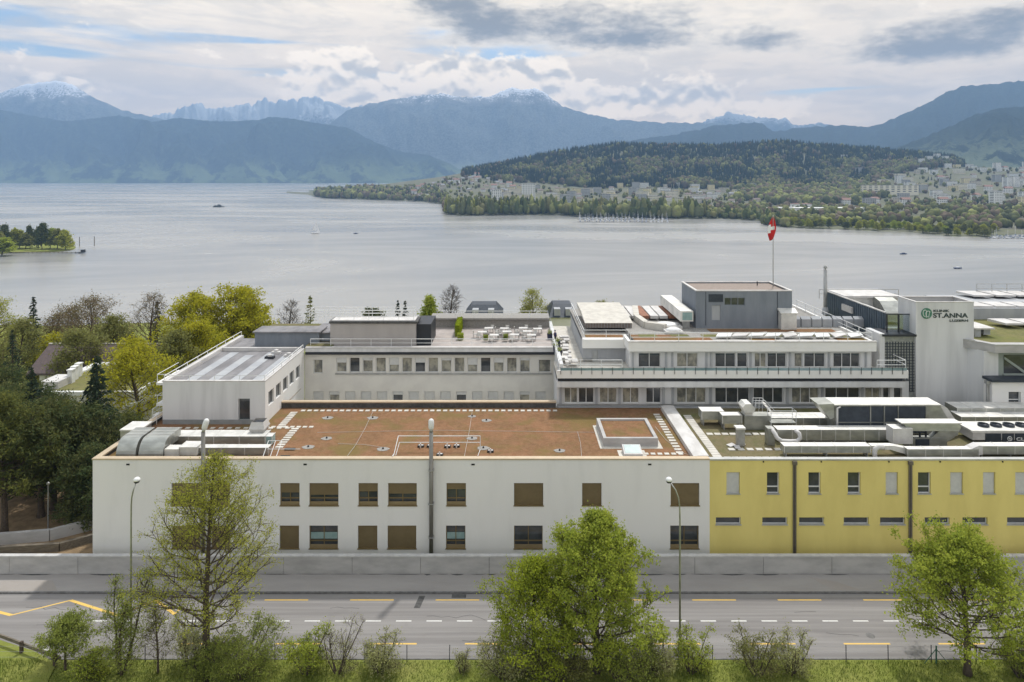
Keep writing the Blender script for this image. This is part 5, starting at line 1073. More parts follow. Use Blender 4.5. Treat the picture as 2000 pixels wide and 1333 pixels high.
# 3 chiller with fans
HY = 62.0; h1_ = lambda p: X(p, HY); h2_ = lambda p: Z(p, HY)
ch = thing('chiller', 'white rooftop chiller with three fans and dark lettered panels at the right edge', 'chiller', (h1_(1960), HY, ZR))
m = MB(); m.box(h1_(1900), h1_(2120), HY, HY + 2.2, ZR + .3, h2_(845)); m.build('casing', M['plate'], ch)
m = MB(); m.box(h1_(1897), h1_(2124), HY - .08, HY + 2.3, h2_(845) + .002, h2_(841)); m.build('top', M['galv_top'], ch)
for a, b in ((1924, 1955), (1957, 1980), (1982, 2010), (2012, 2060), (2062, 2115)): m = MB(); m.box(h1_(a), h1_(b), HY - .03, HY - .003, h2_(867), h2_(847)); m.build('panel', M['louvre'], ch)
for p in (1937, 1962, 1987, 2012, 2037, 2062, 2087):
    m = MB(); m.lathe(h1_(p), HY + 1.1, [(.48, h2_(841)), (.46, h2_(841) + .22), (.40, h2_(841) + .22), (.38, h2_(841) + .08)], 18); f_ = m.build('fan_guard', M['louvre'], ch)
    m = MB()
    for k in range(5): a = k * 2 * pi / 5; c_ = (h1_(p), HY + 1.1); m.quad((c_[0], c_[1], h2_(841) + .12), (c_[0] + .36 * cos(a), c_[1] + .36 * sin(a), h2_(841) + .10), (c_[0] + .36 * cos(a + .6), c_[1] + .36 * sin(a + .6), h2_(841) + .17), (c_[0] + .05, c_[1], h2_(841) + .13))
    m.build('fan_blade', M['dark'], f_)
m = MB(); m.tube([(h1_(1971.5) + .19 * cos(a * pi / 8), HY - .05, h2_(857) + .19 * sin(a * pi / 8)) for a in range(17)], .035, 5); m.tube([(h1_(1971.5) + .06 * cos(a * pi / 4), HY - .05, h2_(857) + .06 * sin(a * pi / 4)) for a in range(9)], .03, 5); m.build('emblem', M['white_paint'], ch)
text('CLI', 1984, 860.5, 6.0, parent=ch, d=HY, mt=M['white_paint'], sx=1.5, y=HY - .02)
# 4 left group: small boxes, round pipe, stair platform
duct(1371, 1414, 804, 820, 66.3, 1.3, 'small low box unit nearest the metal ridge strip', mt='galv'); duct(1411, 1449, 812, 828, 65.2, 1.0, 'short pale duct right of the small box unit', mt='galv')
vt = thing('exhaust_tower', 'square exhaust box with flared lid at the left of the rooftop ducts', 'exhaust box', (X(1460, 66), 66, ZR))
d = 65.2; m = MB(); m.box(X(1454, d), X(1506, d), d, d + 1.2, ZR + .05, Z(813, d)); m.build('casing', M['galv'], vt)
m = MB(); m.prism_y(d - .1, d + 1.3, [(X(1454, d), Z(806, d)), (X(1472, d), Z(806, d)), (X(1474, d), Z(797, d)), (X(1467, d), Z(789, d)), (X(1456, d), Z(789, d)), (X(1450, d), Z(796, d))]); m.box(X(1456, d), X(1471, d), d + .1, d + 1.1, Z(813, d) , Z(806, d)); m.build('lid', M['galv_top'], vt)
vb = thing('vent_cowl', 'slim square steel vent box standing alone on the paved roof', 'vent', (X(1446, 61.3), 61.3, ZR)); d = 61.3
m = MB(); m.box(X(1441, d), X(1455, d), d, d + .6, ZR, Z(839, d)); m.build('shaft', M['steel'], vb); m = MB(); m.box(X(1438, d), X(1456, d), d - .1, d + .7, Z(839, d) + .001, Z(836, d)); m.build('lid', M['galv_top'], vb)
pp = thing('pipe', 'fat white round pipe bent into a shallow U in front of the ducts', 'pipe', (X(1538, 61), 61, ZR)); d = 61
m = MB(); m.tube([(X(1512, d), d + .8, Z(843, d)), (X(1515, d), d + .3, Z(848, d)), (X(1518, d), d, Z(856, d)), (X(1526, d), d - .1, Z(861, d)), (X(1540, d), d - .1, Z(862, d)), (X(1556, d), d - .1, Z(861.5, d)), (X(1563, d), d, Z(856, d)), (X(1562, d), d + .1, Z(848, d)), (X(1558, d), d + .5, Z(845, d))], .19, 14); m.build('tube', M['plate'], pp, smooth=True)
m = MB(); m.box(X(1504, d), X(1518, d), d + .5, d + 1.3, ZR, Z(842, d)); m.build('box', M['galv'], pp)
pb = thing('pipe', 'small white round pipe bend rising between the front ducts', 'pipe', (X(1716, 58.8), 58.8, ZR)); d = 58.8
m = MB(); m.tube([(X(1709, d), d, ZR), (X(1708, d), d, Z(884, d)), (X(1710, d), d, Z(877, d)), (X(1716, d), d, Z(873, d)), (X(1724, d), d, Z(874, d)), (X(1728, d), d + .3, Z(878, d))], .2, 14); m.build('tube', M['plate'], pb, smooth=True)
sg = thing('access_platform', 'small white railed access platform over the ducts', 'access platform', (X(1530, 64.6), 64.6, ZR)); x0, x1 = X(1506, 64.6), X(1555, 64.6)
m = MB(); m.box(x0, x1, 64.6, 65.5, Z(828, 64.6), Z(826, 64.6)); m.build('deck', M['galv'], sg)
m = MB()
for zz_ in (.55, 1.1):
    m.tube([(x0, 64.6, Z(826, 64.6) + zz_), (x1, 64.6, Z(826, 64.6) + zz_), (x1, 65.5, Z(826, 64.6) + zz_), (x0, 65.5, Z(826, 64.6) + zz_), (x0, 64.6, Z(826, 64.6) + zz_)], .028, 6)
for x, y in ((x0, 64.6), (x1, 64.6), (x0, 65.5), (x1, 65.5)): m.tube([(x, y, ZR), (x, y, Z(826, 64.6) + 1.1)], .03, 6)
m.build('rail', M['white_paint'], sg)
sk = thing('roof_steps', 'small white steel steps with arched handrails against the ward plinth', 'steps', (X(1490, 68.3), 68.3, ZR)); m = MB()
for yy in (68.0, 68.8):
    m.tube([(X(1472, 68.3), yy, ZR + .9), (X(1474, 68.3), yy, Z(781, 68.3)), (X(1492, 68.3), yy, Z(781, 68.3)), (X(1510, 68.3), yy, Z(800, 68.3))], .03, 6); m.tube([(X(1474, 68.3), yy, Z(786, 68.3)), (X(1491, 68.3), yy, Z(786, 68.3)), (X(1506, 68.3), yy, Z(803, 68.3))], .022, 6)
    for p in (1480, 1487): m.tube([(X(p, 68.3), yy, Z(781, 68.3)), (X(p, 68.3), yy, ZR + .8)], .02, 5)
m.build('handrail', M['white_paint'], sk); m = MB()
for k in range(6): m.box(X(1490 + 4 * k, 68.3), X(1495 + 4 * k, 68.3), 68, 68.8, ZR + 1.5 - .25 * k, ZR + 1.54 - .25 * k)
m.build('tread', M['galv_top'], sk)

# ------------------------------------------------------------------ slabs laid on the roofs
slab_src = {}
def slab(x, y, w, l, label, group, rot=0):
    k = (round(w, 2), round(l, 2))
    if k not in slab_src:
        m = MB(); m.box(-w / 2, w / 2, -l / 2, l / 2, 0, .05); o = m.build('paver', M['slab']); slab_src[k] = o
    else: o = slab_src[k].copy(); COL.objects.link(o)
    o.location = (x, y, ZR + .0); o.rotation_euler = (0, 0, rot + R.uniform(-.03, .03)); tag(o, label, 'paver', group)
g1 = 'concrete slabs on the red sedum roof'
n = 40
for k in range(n): slab(X(592, 70.6) + (X(1084, 70.6) - X(592, 70.6)) * k / (n - 1), 70.6, .42, .42, 'square slab in the dashed row along the back of the red roof', g1)
for k in range(9): slab(X(513, 66.0) + .68 * k * .9 - .2, 66.0, .4, .4, 'square slab in the short cross row beside the left wing corner', g1)
for k in range(9): slab(X(575, 70.2) + .08 * k * 0, 70.0 - .5 * k, .7, .34, 'flat slab in the upper left ladder of slabs on the red roof', g1)
for k in range(9): slab(X(574, 65.2), 65.5 - .55 * k, .7, .34, 'flat slab in the lower left ladder of slabs on the red roof', g1)
for k in range(15): slab(X(1283, 69.3) + .0, 69.4 - .68 * k, .62, .38, 'flat slab in the ladder of slabs right of the planter box', g1)
for k in range(6): slab(X(1262, 59.6) + .6 * k, 59.6, .4, .4, 'square slab in the short row by the small skylight', g1)
for k in range(16): slab(X(382, 65.6) + .8 * (k - 4), 65.7, .42, .35, 'square slab in the row in front of the left wing wall', g1)
g2 = 'concrete slabs on the plant roof'
for k in range(21): slab(17.75, 69.0 - .52 * k, .75, .46, 'slab in the double path right of the metal ridge strip', g2)
for k in range(12): slab(18.6 + .66 * k, 58.7, .56, .5, 'slab in the front path behind the yellow roof edge', g2)
for k in range(9): slab(18.6 + .72 * k, 64.2, .56, .48, 'slab in the middle cross path on the plant roof', g2)
for k in range(6): slab(19.5 + .82 * k, 60.6, .56, .48, 'slab in the near cross path on the plant roof', g2)
for k in range(10): slab(24.6 + .95 * k, 58.5, .7, .5, 'slab lying under the front duct', g2)
for k, (a, b) in enumerate([(1428, 869), (1440, 873), (1447, 867)]):
    d = D(b, ZR + .1); m = MB(); m.box(-.35, .35, -.25, .25, 0, .05); o = m.build('paver', M['plate'], loc=(0, 0, 0)); o.location = (X(a, d), d, ZR + .06); o.rotation_euler = (.06, -.05, .5 + k); tag(o, ['tilted loose white slab nearest the ridge strip', 'tilted loose white slab in the middle of the three', 'tilted loose white slab nearest the slim vent'][k], 'paver', 'loose white slabs on the plant roof')

# ------------------------------------------------------------------ things on the red roof
pl = thing('planter_box', 'big concrete framed planter box filled with red sedum on the roof', 'planter', (10.6, 63.7, ZR)); A0, A1, B0, B1 = 8.2, 13.1, 61.2, 66.3
m = MB(); m.box(A0, A1, B0, B0 + .3, ZR, ZR + .78); m.box(A0, A1, B1 - .3, B1, ZR, ZR + .78); m.box(A0, A0 + .3, B0 + .3, B1 - .3, ZR, ZR + .78); m.box(A1 - .3, A1, B0 + .3, B1 - .3, ZR, ZR + .78); m.build('frame', M['concrete'], pl)
m = MB(); m.box(A0 + .3, A1 - .3, B0 + .3, B1 - .3, ZR + .02, ZR + .62); m.build('planting', M['sedum'], pl)
m = MB(); m.box(A0 - .35, A1 + .35, B0 - .45, B1 + .1, ZR + .004, ZR + .03); m.build('gravel_margin', M['slab'], pl)
sk = thing('skylight', 'small tilted glass skylight beside the planter box', 'skylight', (10.4, 59.4, ZR)); x0, x1, y0, y1 = X(1219, 59), X(1255, 59), 58.9, 60.2
m = MB(); m.prism_x(x0, x1, [(y0, ZR), (y0, ZR + .28), (y1, ZR + .62), (y1, ZR)]); m.build('frame', M['plate'], sk)
m = MB(); m.add([(x0 + .12, y0 + .12, ZR + .33), (x1 - .12, y0 + .12, ZR + .33), (x1 - .12, y1 - .1, ZR + .63), (x0 + .12, y1 - .1, ZR + .63)], [(0, 1, 2, 3)]); m.build('pane', M['mint'], sk)
m = MB(); m.box(x0 - .4, x1 + .4, y0 - .35, y1 + .2, ZR + .004, ZR + .025); m.build('gravel_margin', M['slab'], sk)
for px, py, r in [(640, 817, .55), (728, 817, .55), (638, 857, .5), (602, 874, .55), (748, 878, .55), (922, 857, .5), (944, 876, .55), (1093, 881, .5), (922, 814, .4), (950, 822, .5)]:
    d = D(py, ZR); t = thing('roof_drain', 'gravel patch with drain cap %s' % {640: 'near the back left of the red roof', 728: 'near the back row of slabs, left of the flue', 638: 'in the left middle of the red roof', 602: 'near the front left ladder of slabs', 748: 'beside the left end of the white guard frame', 922: ('in the right middle behind the white guard' if py == 857 else 'at the back right with pale trail beside it'), 944: 'at the right foot of the white guard frame', 1093: 'alone near the front edge left of the planter', 950: 'just right of the back pale trail'}[px], 'roof drain', (X(px, d), d, ZR), 'drains on the red roof')
    m = MB(); n_ = 18; m.prism_z(ZR + .003, ZR + .03, [(X(px, d) + r * (1 + .12 * sin(a * 5 + px)) * cos(a), d + r * .8 * sin(a)) for a in [2 * pi * k / n_ for k in range(n_)]]); m.build('gravel', M['gravelroof'] if px % 3 else M['slab'], t)
    m = MB(); m.lathe(X(px, d), d, [(.08, ZR + .03), (.08, ZR + .14), (.05, ZR + .17)], 10); m.build('cap', M['dark'], t)
def wire(pts, label, r=.014):
    m = MB(); m.tube([(X(px, D(py, ZR)), D(py, ZR), ZR + .05 + .015 * (i % 2)) for i, (px, py) in enumerate(pts)], r, 5); tag(m.build('roof_cable', M['plate'], loc=(X(pts[0][0], D(pts[0][1], ZR)), D(pts[0][1], ZR), ZR)), label, 'cable')
wire([(620, 846), (700, 845), (780, 843), (860, 842), (940, 843), (1020, 844), (1100, 845), (1160, 846)], 'long pale cable crossing the middle of the red roof')
wire([(728, 806), (712, 840), (695, 870), (678, 893)], 'pale cable slanting from the back row to the front edge, left side')
wire([(922, 806), (918, 835), (914, 857), (911, 872), (907, 893)], 'pale cable running to the front edge beside the white guard frame')
wire([(1128, 845), (1134, 868), (1136, 893)], 'pale cable left of the planter box running to the front edge')
wire([(660, 868), (710, 870), (748, 875)], 'short pale cable between two drains at the left')
wire([(1280, 835), (1300, 860), (1330, 885), (1345, 890)], 'pale hose winding along the ladder of slabs at the right')
gf = thing('guardrail', 'white tubular guard frame on the red roof behind the middle of the facade', 'guard frame', (X(860, 60.4), 60.4, ZR)); m = MB(); d = 60.4
a, b = X(778, d), X(938, d); m.tube([(a, d, Z(852, d)), (b, d, Z(852, d))], .035, 6); m.tube([(a + .1, d, Z(864.5, d)), (b, d, Z(864.5, d))], .03, 6); m.build('rail', M['white_paint'], gf)
m = MB(); m.tube([(b, d, Z(852, d)), (b, d, ZR)], .035, 6); m.tube([(a, d, Z(852, d)), (a - .15, 58.7, ZR + .1)], .035, 6); m.tube([(a + .1, d, Z(864.5, d)), (a - .05, 59.3, ZR)], .03, 6); m.tube([(a - .1, 58.9, ZR + .35), (a - .1, 57.9, ZR + .5)], .03, 6); m.tube([(b, 60.4, ZR + .1), (b - .1, 58, ZR + .5)], .025, 6); m.build('leg', M['white_paint'], gf)
for k, (px, py) in enumerate([(822, 873), (840, 873), (874, 874), (892, 873), (859, 890), (958, 883)]):
    d = D(py, ZR); t = thing('anchor_foot', ['low black anchor foot at the left inside the white guard frame', 'low black anchor foot just left of the thick flue', 'low black anchor foot just right of the thick flue', 'low black anchor foot at the right inside the white guard frame', 'low black anchor foot nearest the facade edge beside the flue', 'low black anchor foot right of the white guard frame'][k], 'anchor foot', (X(px, d), d, ZR), 'anchor feet on the red roof')
    m = MB(); m.box(X(px, d) - .28, X(px, d) + .28, d - .2, d + .2, ZR, ZR + .14); m.build('base', M['black'], t); m = MB(); m.box(X(px, d) - .06, X(px, d) + .06, d - .3, d - .2, ZR, ZR + .4); m.box(X(px, d) - .2, X(px, d) + .22, d - .1, d + .1, ZR + .141, ZR + .17); m.build('stem', M['plate'], t)
gl = thing('roof_ladder', 'white ladder rails and folded poles beside the ducts at the left of the red roof', 'ladder', (X(530, 59.5), 59.5, ZR)); m = MB()
for p in (512, 526, 538): m.tube([(X(p, 58.2), 58.2, ZR + .15), (X(p + 14, 60), 59.8, ZR + 1.1)], .03, 5)
m.tube([(X(520, 59), 59.2, ZR + .6), (X(585, 59), 59.2, ZR + .6)], .03, 5); m.tube([(X(518, 58.5), 58.5, ZR + .2), (X(560, 58.5), 58.5, ZR + .2)], .03, 5); m.tube([(X(526, 60), 59.8, ZR + 1.1), (X(552, 60), 59.8, ZR + 1.1)], .025, 5)
m.build('rails', M['white_paint'], gl); m = MB(); m.box(X(548, 59), X(566, 59), 58.8, 59.1, ZR, ZR + .12); m.box(X(556, 60.5), X(576, 60.5), 60.4, 60.7, ZR, ZR + .12); m.build('weight', M['black'], gl)

# ------------------------------------------------------------------ ducts at the left end of the red roof
def elbow(px0, px1, label):
    d = 58.6; x0, x1 = X(px0, d), X(px1, d); t = thing('duct', label, 'duct', ((x0 + x1) / 2, d, ZR)); zt = Z(862, d); r = zt - ZR - .1
    prof = [(d, ZR)] + [(d + r * (1 - cos(a)) * .8, ZR + .1 + r * sin(a)) for a in [pi / 2 * k / 8 for k in range(9)]] + [(d + 3.2, zt), (d + 3.2, ZR + .6), (d + r * .8, ZR + .6), (d + r * .7, ZR)]
    m = MB(); m.prism_x(x0, x1, prof); m.build('bend', M['galv'], t); m = MB()
    for y in (d + 1.5, d + 2.3, d + 3.1): m.box(x0 - .02, x1 + .02, y, y + .05, zt + .001, zt + .03)
    m.build('flange', M['galv_top'], t); return t
elbow(226, 264, 'polished steel duct bending down at the far left corner of the roof'); elbow(270, 318, 'polished steel duct bending down, second from the left corner')
d = 61.6; bb = thing('duct_box', 'tall square steel duct box with pale lid at the left roof corner', 'duct box', (X(262, d), d, ZR)); m = MB(); m.box(X(235, d), X(273, d), d, d + 2.0, ZR + .4, Z(842, d)); m.build('casing', M['steel'], bb)
m = MB(); m.box(X(234, d), X(274, d), d - .05, d + 2.1, Z(842, d) + .002, Z(839.5, d)); m.build('lid', M['galv_top'], bb)
duct(318, 517, 853, 871, 61.4, 1.6, 'long deep duct along the left of the red roof, pale sheets on top', mt='galv', step=2.2)
duct(386, 524, 875, 889, 59.3, .8, 'slimmer duct in front of the long deep duct, right half', mt='galv', step=1.8)
duct(350, 384, 874, 890, 58.9, 1.4, 'raised wide duct piece joining the slim front duct', mt='galv_top'); duct(322, 348, 878, 893, 58.7, 1.0, 'lowest short duct piece next to the polished bends', mt='galv_top')
m = MB()
for a, b in ((330, 362), (372, 400), (446, 478)): m.quad((X(a, 61.6), 61.7, Z(853, 61.4) + .006), (X(b, 61.6), 61.7, Z(853, 61.4) + .006), (X(b - 6, 62.4), 62.6, Z(853, 61.4) + .006), (X(a - 6, 62.4), 62.6, Z(853, 61.4) + .006))
d = 62.4; cn = thing('exhaust_hood', 'flared steel exhaust hood open at the top near the left wing corner', 'exhaust hood', (X(503, d), d, ZR))
m = MB(); m.prism_y(d, d + 1.1, [(X(492, d), ZR), (X(513, d), ZR), (X(513, d), Z(848, d)), (X(492, d), Z(848, d))]); m.build('shaft', M['galv'], cn)
m = MB(); z0, z1, z2 = Z(848, d) + .002, Z(838, d), Z(825, d)
m.add([(X(492, d), d, z0), (X(513, d), d, z0), (X(513, d), d + 1.1, z0), (X(492, d), d + 1.1, z0), (X(487, d), d - .2, z1), (X(518, d), d - .2, z1), (X(518, d), d + 1.3, z1), (X(487, d), d + 1.3, z1), (X(491, d), d, z2), (X(514, d), d, z2), (X(514, d), d + 1.1, z2), (X(491, d), d + 1.1, z2)], [(0, 1, 5, 4), (1, 2, 6, 5), (2, 3, 7, 6), (3, 0, 4, 7), (4, 5, 9, 8), (5, 6, 10, 9), (6, 7, 11, 10), (7, 4, 8, 11)]); m.build('hood', M['plate'], cn)
m = MB(); m.box(X(494, d), X(511, d), d + .2, d + .9, z2 - .2, z2 - .1); m.build('grille', M['dark'], cn)
duct(519, 531, 853, 869, 61.2, .9, 'small green grey grille box at the right end of the long duct', mt='mint')
for k, (p, y) in enumerate([(296, 65.5), (302, 68.5)]): railing('railing', [(X(p - 4, y), y), (X(p - 4, y) + .1, y + 2.4)], ZR, .9, M['white_paint'], ['short white rail at the left roof edge, nearer one', 'short white rail at the left roof edge, farther one'][k], 'railing', bars=2)
duct(298, 312, 812, 822, 69.3, 1.0, 'tiny white box unit at the far left corner beside the wing', mt='plate')
# white roof cowls etc. on the west wing roof
for k, (px, dd_) in enumerate([(560, 78.6), (548, 76.5), (585, 77.2)]):
    x = X(px, dd_) - 1.2; t = thing('roof_vent', ['low white roof vent at the back of the left wing roof', 'low dark roof vent in the middle of the left wing roof', 'low white roof vent near the courtyard edge of the left wing roof'][k], 'roof vent', (x, dd_, WZ - .3)); m = MB(); m.box(x - .5, x + .5, dd_ - .3, dd_ + .3, WZ - .3, WZ - .05); m.build('base', M['plate'] if k != 1 else M['dark'], t); m = MB(); m.lathe(x, dd_, [(.25, WZ - .05), (.25, WZ + .15), (.05, WZ + .22)], 12); m.build('cap', M['plate'], t)

# ------------------------------------------------------------------ terrace furniture
def make_table():
    t = thing('terrace_table', 'small white terrace table with metal legs', 'table', (0, 0, 0)); m = MB(); m.box(-.55, .55, -.4, .4, .71, .75); m.build('table_top', M['plate'], t, rel=False)
    for a in (-1, 1):
        for b in (-1, 1): m = MB(); m.tube([(a * .48, b * .33, .71), (a * .5, b * .36, 0)], .022, 5); m.build('leg', M['galv'], t, rel=False)
    return t
def make_chair():
    t = thing('terrace_chair', 'light metal terrace chair', 'chair', (0, 0, 0)); m = MB(); m.box(-.24, .24, -.22, .24, .43, .47); m.build('seat', M['steel'], t, rel=False)
    m = MB(); m.box(-.24, .24, .22, .26, .55, .9); m.build('backrest', M['galv_top'], t, rel=False)
    for a in (-1, 1):
        for b in (-1, 1): m = MB(); m.tube([(a * .21, b * .2, .43 if b < 0 else .9), (a * .23, b * .22, 0)], .018, 5); m.build('leg', M['galv'], t, rel=False)
    return t
tb, chh = make_table(), make_chair(); spots = [(X(942, 84.8), 84.8), (X(965, 83.2), 83.2), (X(990, 85.0), 85.0), (X(1005, 83.4), 83.4), (X(985, 86.8), 86.8), (X(1030, 85.2), 85.2), (X(1038, 83.2), 83.2), (X(955, 87), 87.0), (X(1022, 87.0), 87.0), (X(1050, 86.6), 86.6)]
for i, (x, y) in enumerate(spots):
    o = tb if i == 0 else copy_tree(tb); o.location = (x, y, TZ); o.rotation_euler = (0, 0, R.uniform(-.15, .15)); o['label'] = 'white rectangular table on the roof terrace among light chairs'; o['group'] = 'tables on the roof terrace'
    for k in range(2 if i % 2 else 3):
        c = chh if (i, k) == (0, 0) else copy_tree(chh); s = [(-.3, -.75, pi), (.35, .75, 0), (-.9, 0, pi / 2), (.9, .1, -pi / 2)][k]; c.location = (x + s[0], y + s[1], TZ); c.rotation_euler = (0, 0, s[2] + R.uniform(-.3, .3)); c['label'] = 'light metal chair drawn up to a white terrace table'; c['group'] = 'chairs on the roof terrace'
hedge(X(888, 85.5), X(899, 85.5), 85.2, 90.5, TZ, TZ + 1.5, 'clipped yellow green hedge running back across the terrace', LEAF['hedge'])
hedge(X(893, 83.5), X(905, 83.5), 83.3, 84.4, TZ, TZ + .8, 'small clipped green box hedge in front of the long yellow hedge', LEAF['fresh'])
for k, (p, y) in enumerate([(944, 82.3), (983, 82.6)]): hedge(X(p, y), X(p + 9, y), y, y + .7, TZ + .25, TZ + .85, ['round green planter bush on the terrace, left of the tables', 'green planter bush standing between the terrace tables'][k], LEAF['shrub'])
def person(x, y, z, h, label, shirt, trousers, face=0.0):
    """standing figure: one continuous body with clothing as children"""
    import bmesh
    t = thing('person', label, 'person', (x, y, z)); s = h / 1.75
    J = [(0, 0, .95), (0, 0, 1.12), (0, 0, 1.36), (0, 0, 1.47), (0, .01, 1.58), (0, .01, 1.70), (.09, 0, .90), (.11, 0, .5), (.12, 0, .08), (.12, -.12, .04), (-.09, 0, .90), (-.11, 0, .5), (-.12, 0, .08), (-.12, -.12, .04), (.17, 0, 1.38), (.23, 0, 1.12), (.24, -.1, .88), (-.17, 0, 1.38), (-.23, 0, 1.12), (-.2, -.15, .92)]
    E = [(0, 1), (1, 2), (2, 3), (3, 4), (4, 5), (0, 6), (6, 7), (7, 8), (8, 9), (0, 10), (10, 11), (11, 12), (12, 13), (2, 14), (14, 15), (15, 16), (2, 17), (17, 18), (18, 19)]
    Rr = [.13, .12, .13, .05, .085, .07, .085, .06, .045, .035, .085, .06, .045, .035, .055, .042, .032, .055, .042, .032]
    me = bpy.data.meshes.new('body'); me.from_pydata([(a[0] * s, a[1] * s, a[2] * s) for a in J], E, []); o = bpy.data.objects.new('body', me); COL.objects.link(o); o.parent = t; o.rotation_euler = (0, 0, face)
    sk_ = o.modifiers.new('skin', 'SKIN'); o.modifiers.new('sub', 'SUBSURF').levels = 1
    for v, r in zip(me.skin_vertices[0].data, Rr): v.radius = (r * s, r * s)
    me.skin_vertices[0].data[0].use_root = True; me.materials.append(mat('skin', (.45, .28, .2)))
    for nm, mt, zz0, zz1, rr0, rr1 in (('shirt', shirt, .93, 1.44, .20, .19), ('trousers', trousers, .10, .96, .10, .17)):
        m = MB()
        if nm == 'shirt': m.lathe(0, 0, [(.19 * s, .9 * s), (.18 * s, 1.1 * s), (.2 * s, 1.32 * s), (.16 * s, 1.42 * s), (.06 * s, 1.47 * s)], 10)
        else:
            for sx_ in (-1, 1): m.tube([(sx_ * .12 * s, 0, .1 * s), (sx_ * .11 * s, 0, .5 * s), (sx_ * .08 * s, 0, .95 * s)], [.07 * s, .085 * s, .11 * s], 8)
        m.v = [(v[0] * cos(face) - v[1] * sin(face), v[0] * sin(face) + v[1] * cos(face), v[2]) for v in m.v]; m.build(nm, mt, t, smooth=True, rel=False)
    m = MB(); m.lathe(0, .01, [(.085 * s, 1.62 * s), (.095 * s, 1.70 * s), (.06 * s, 1.77 * s), (.01, 1.78 * s)], 10); m.build('hair', M['dark'], t, smooth=True, rel=False)
    return t
person(X(1084, 83), 83, 12.3, 1.72, 'person in dark clothes standing on the passage roof by the white side parapet', mat('navy_cloth', (.03, .04, .09)), M['dark'], .6)
for k, (p, y) in enumerate([(1074, 84), (1089, 81.6), (1086, 79.3), (1092, 77.3)]):
    x = X(p, y); t = thing('planter', ['dark blue planter tub left of the slim white parapet', 'dark blue planter tub farthest back along the passage roof', 'dark blue planter tub in the middle of the passage roof', 'dark blue planter tub nearest on the passage roof'][k], 'planter', (x, y, 12.3)); zz0 = TZ if k == 0 else 12.3
    m = MB(); m.lathe(x, y, [(.3, zz0), (.36, zz0 + .7), (.33, zz0 + .7), (.3, zz0 + .6)], 14); m.build('tub', M['navy'], t); leaf_cards('foliage', np.stack([x + RN.normal(0, .16, 160), y + RN.normal(0, .16, 160), zz0 + .85 + RN.normal(0, .14, 160)], 1), .12, LEAF['shrub'], t)
# scaffold-like stack of pale boards against the recess
bs = thing('board_stack', 'untidy stack of pale boards and boxes on the ward balcony left end', 'stack', (X(1105, 74), 74, 12.2)); 
for k in range(22): x = X(1096, 74) + R.uniform(0, 1.3); y = 73 + R.uniform(0, 12); z = 12.25 + R.uniform(0, .5); m = MB(); m.box(x, x + R.uniform(.3, .9), y, y + R.uniform(.5, 1.2), z, z + .06 + R.uniform(0, .15)); m.build('board', M['plate'], bs)
# ------------------------------------------------------------------ left: low pavilion among the trees, retaining walls
pv_ = thing('pavilion', 'low pavilion with mossy flat roof in white coping, half hidden by the dark pines', 'building', (-58, 92, -2)); zp = 5.0
fr = (X(64, 88), X(262, 88), 88.0, 100.5); m = MB(); m.box(fr[0], fr[1], fr[2], fr[3], -4, zp - .5); m.build('wall', M['render'], pv_)
m = MB(); m.box(fr[0] - .3, fr[1], fr[2] - .3, fr[2] + .25, zp - .5, zp); m.box(fr[0] - .3, fr[0] + .9, fr[2] + .25, fr[3], zp - .5, zp + .02); m.box(fr[0] - .3, fr[1], fr[3], fr[3] + 1.3, zp - .5, zp); m.box(fr[1], fr[1] + .5, fr[2] - .3, fr[3] + 1.3, zp - .5, zp + .01); m.build('coping', M['white_paint'], pv_)
m = MB(); m.box(fr[0] + .9, fr[1], fr[2] + .25, fr[3], zp - .45, zp - .2); m.build('roof', M['sedum_green'], pv_)
m = MB(); m.box(X(72, 89), X(108, 89), 89.5, 93, zp - .2, zp + .75); m.build('roof_box', M['plate'], pv_)
for k, p in enumerate((136, 143, 151)):
    x = X(p, 92 + 1.5 * k); m = MB(); m.box(x - .3, x + .3, 92 + 1.5 * k, 92.7 + 1.5 * k, zp - .2, zp + 1.5); m.box(x - .38, x + .38, 91.9 + 1.5 * k, 92.8 + 1.5 * k, zp + 1.5, zp + 1.65); m.build('chimney', M['white_paint'], pv_)
th_ = thing('tiled_house', 'house with dark brown tiled roof behind the mossy pavilion roof', 'building', (-63, 108, 0)); m = MB(); m.box(-72, -57, 104, 112, -6, 3); m.build('wall', M['render'], th_)
m = MB(); m.prism_x(-73.5, -56, [(103.2, 2.9), (108.5, 6.1), (113.5, 3), (113.5, 2.7), (108.5, 5.8), (103.2, 2.6)]); m.build('roof', M['tile'], th_); m = MB(); m.box(-73.6, -55.9, 108.35, 108.65, 6.05, 6.2); m.build('ridge', M['slab'], th_)
gh = thing('low_wall', 'low pale garden building with sloping white coping by the leaning lime tree', 'wall', (-42, 86, 0)); m = MB(); m.prism_z(-3, Z(800, 82), [(X(238, 82), 82), (X(312, 86), 88), (X(312, 86), 89), (X(232, 82), 83)]); m.build('wall', M['slab'], gh); m = MB(); m.prism_z(Z(800, 82) + .002, Z(797, 82) + .1, [(X(237, 82), 81.9), (X(312, 86), 87.8), (X(312, 86), 88.3), (X(234, 82), 82.4)]); m.build('coping', M['white_paint'], gh)
m = MB(); m.prism_z(-.04, .03, [(-70, 58), (-36, 58), (-36, 76), (-70, 76)]); tag(m.build('soil_slope', M['soil']), kind='structure')
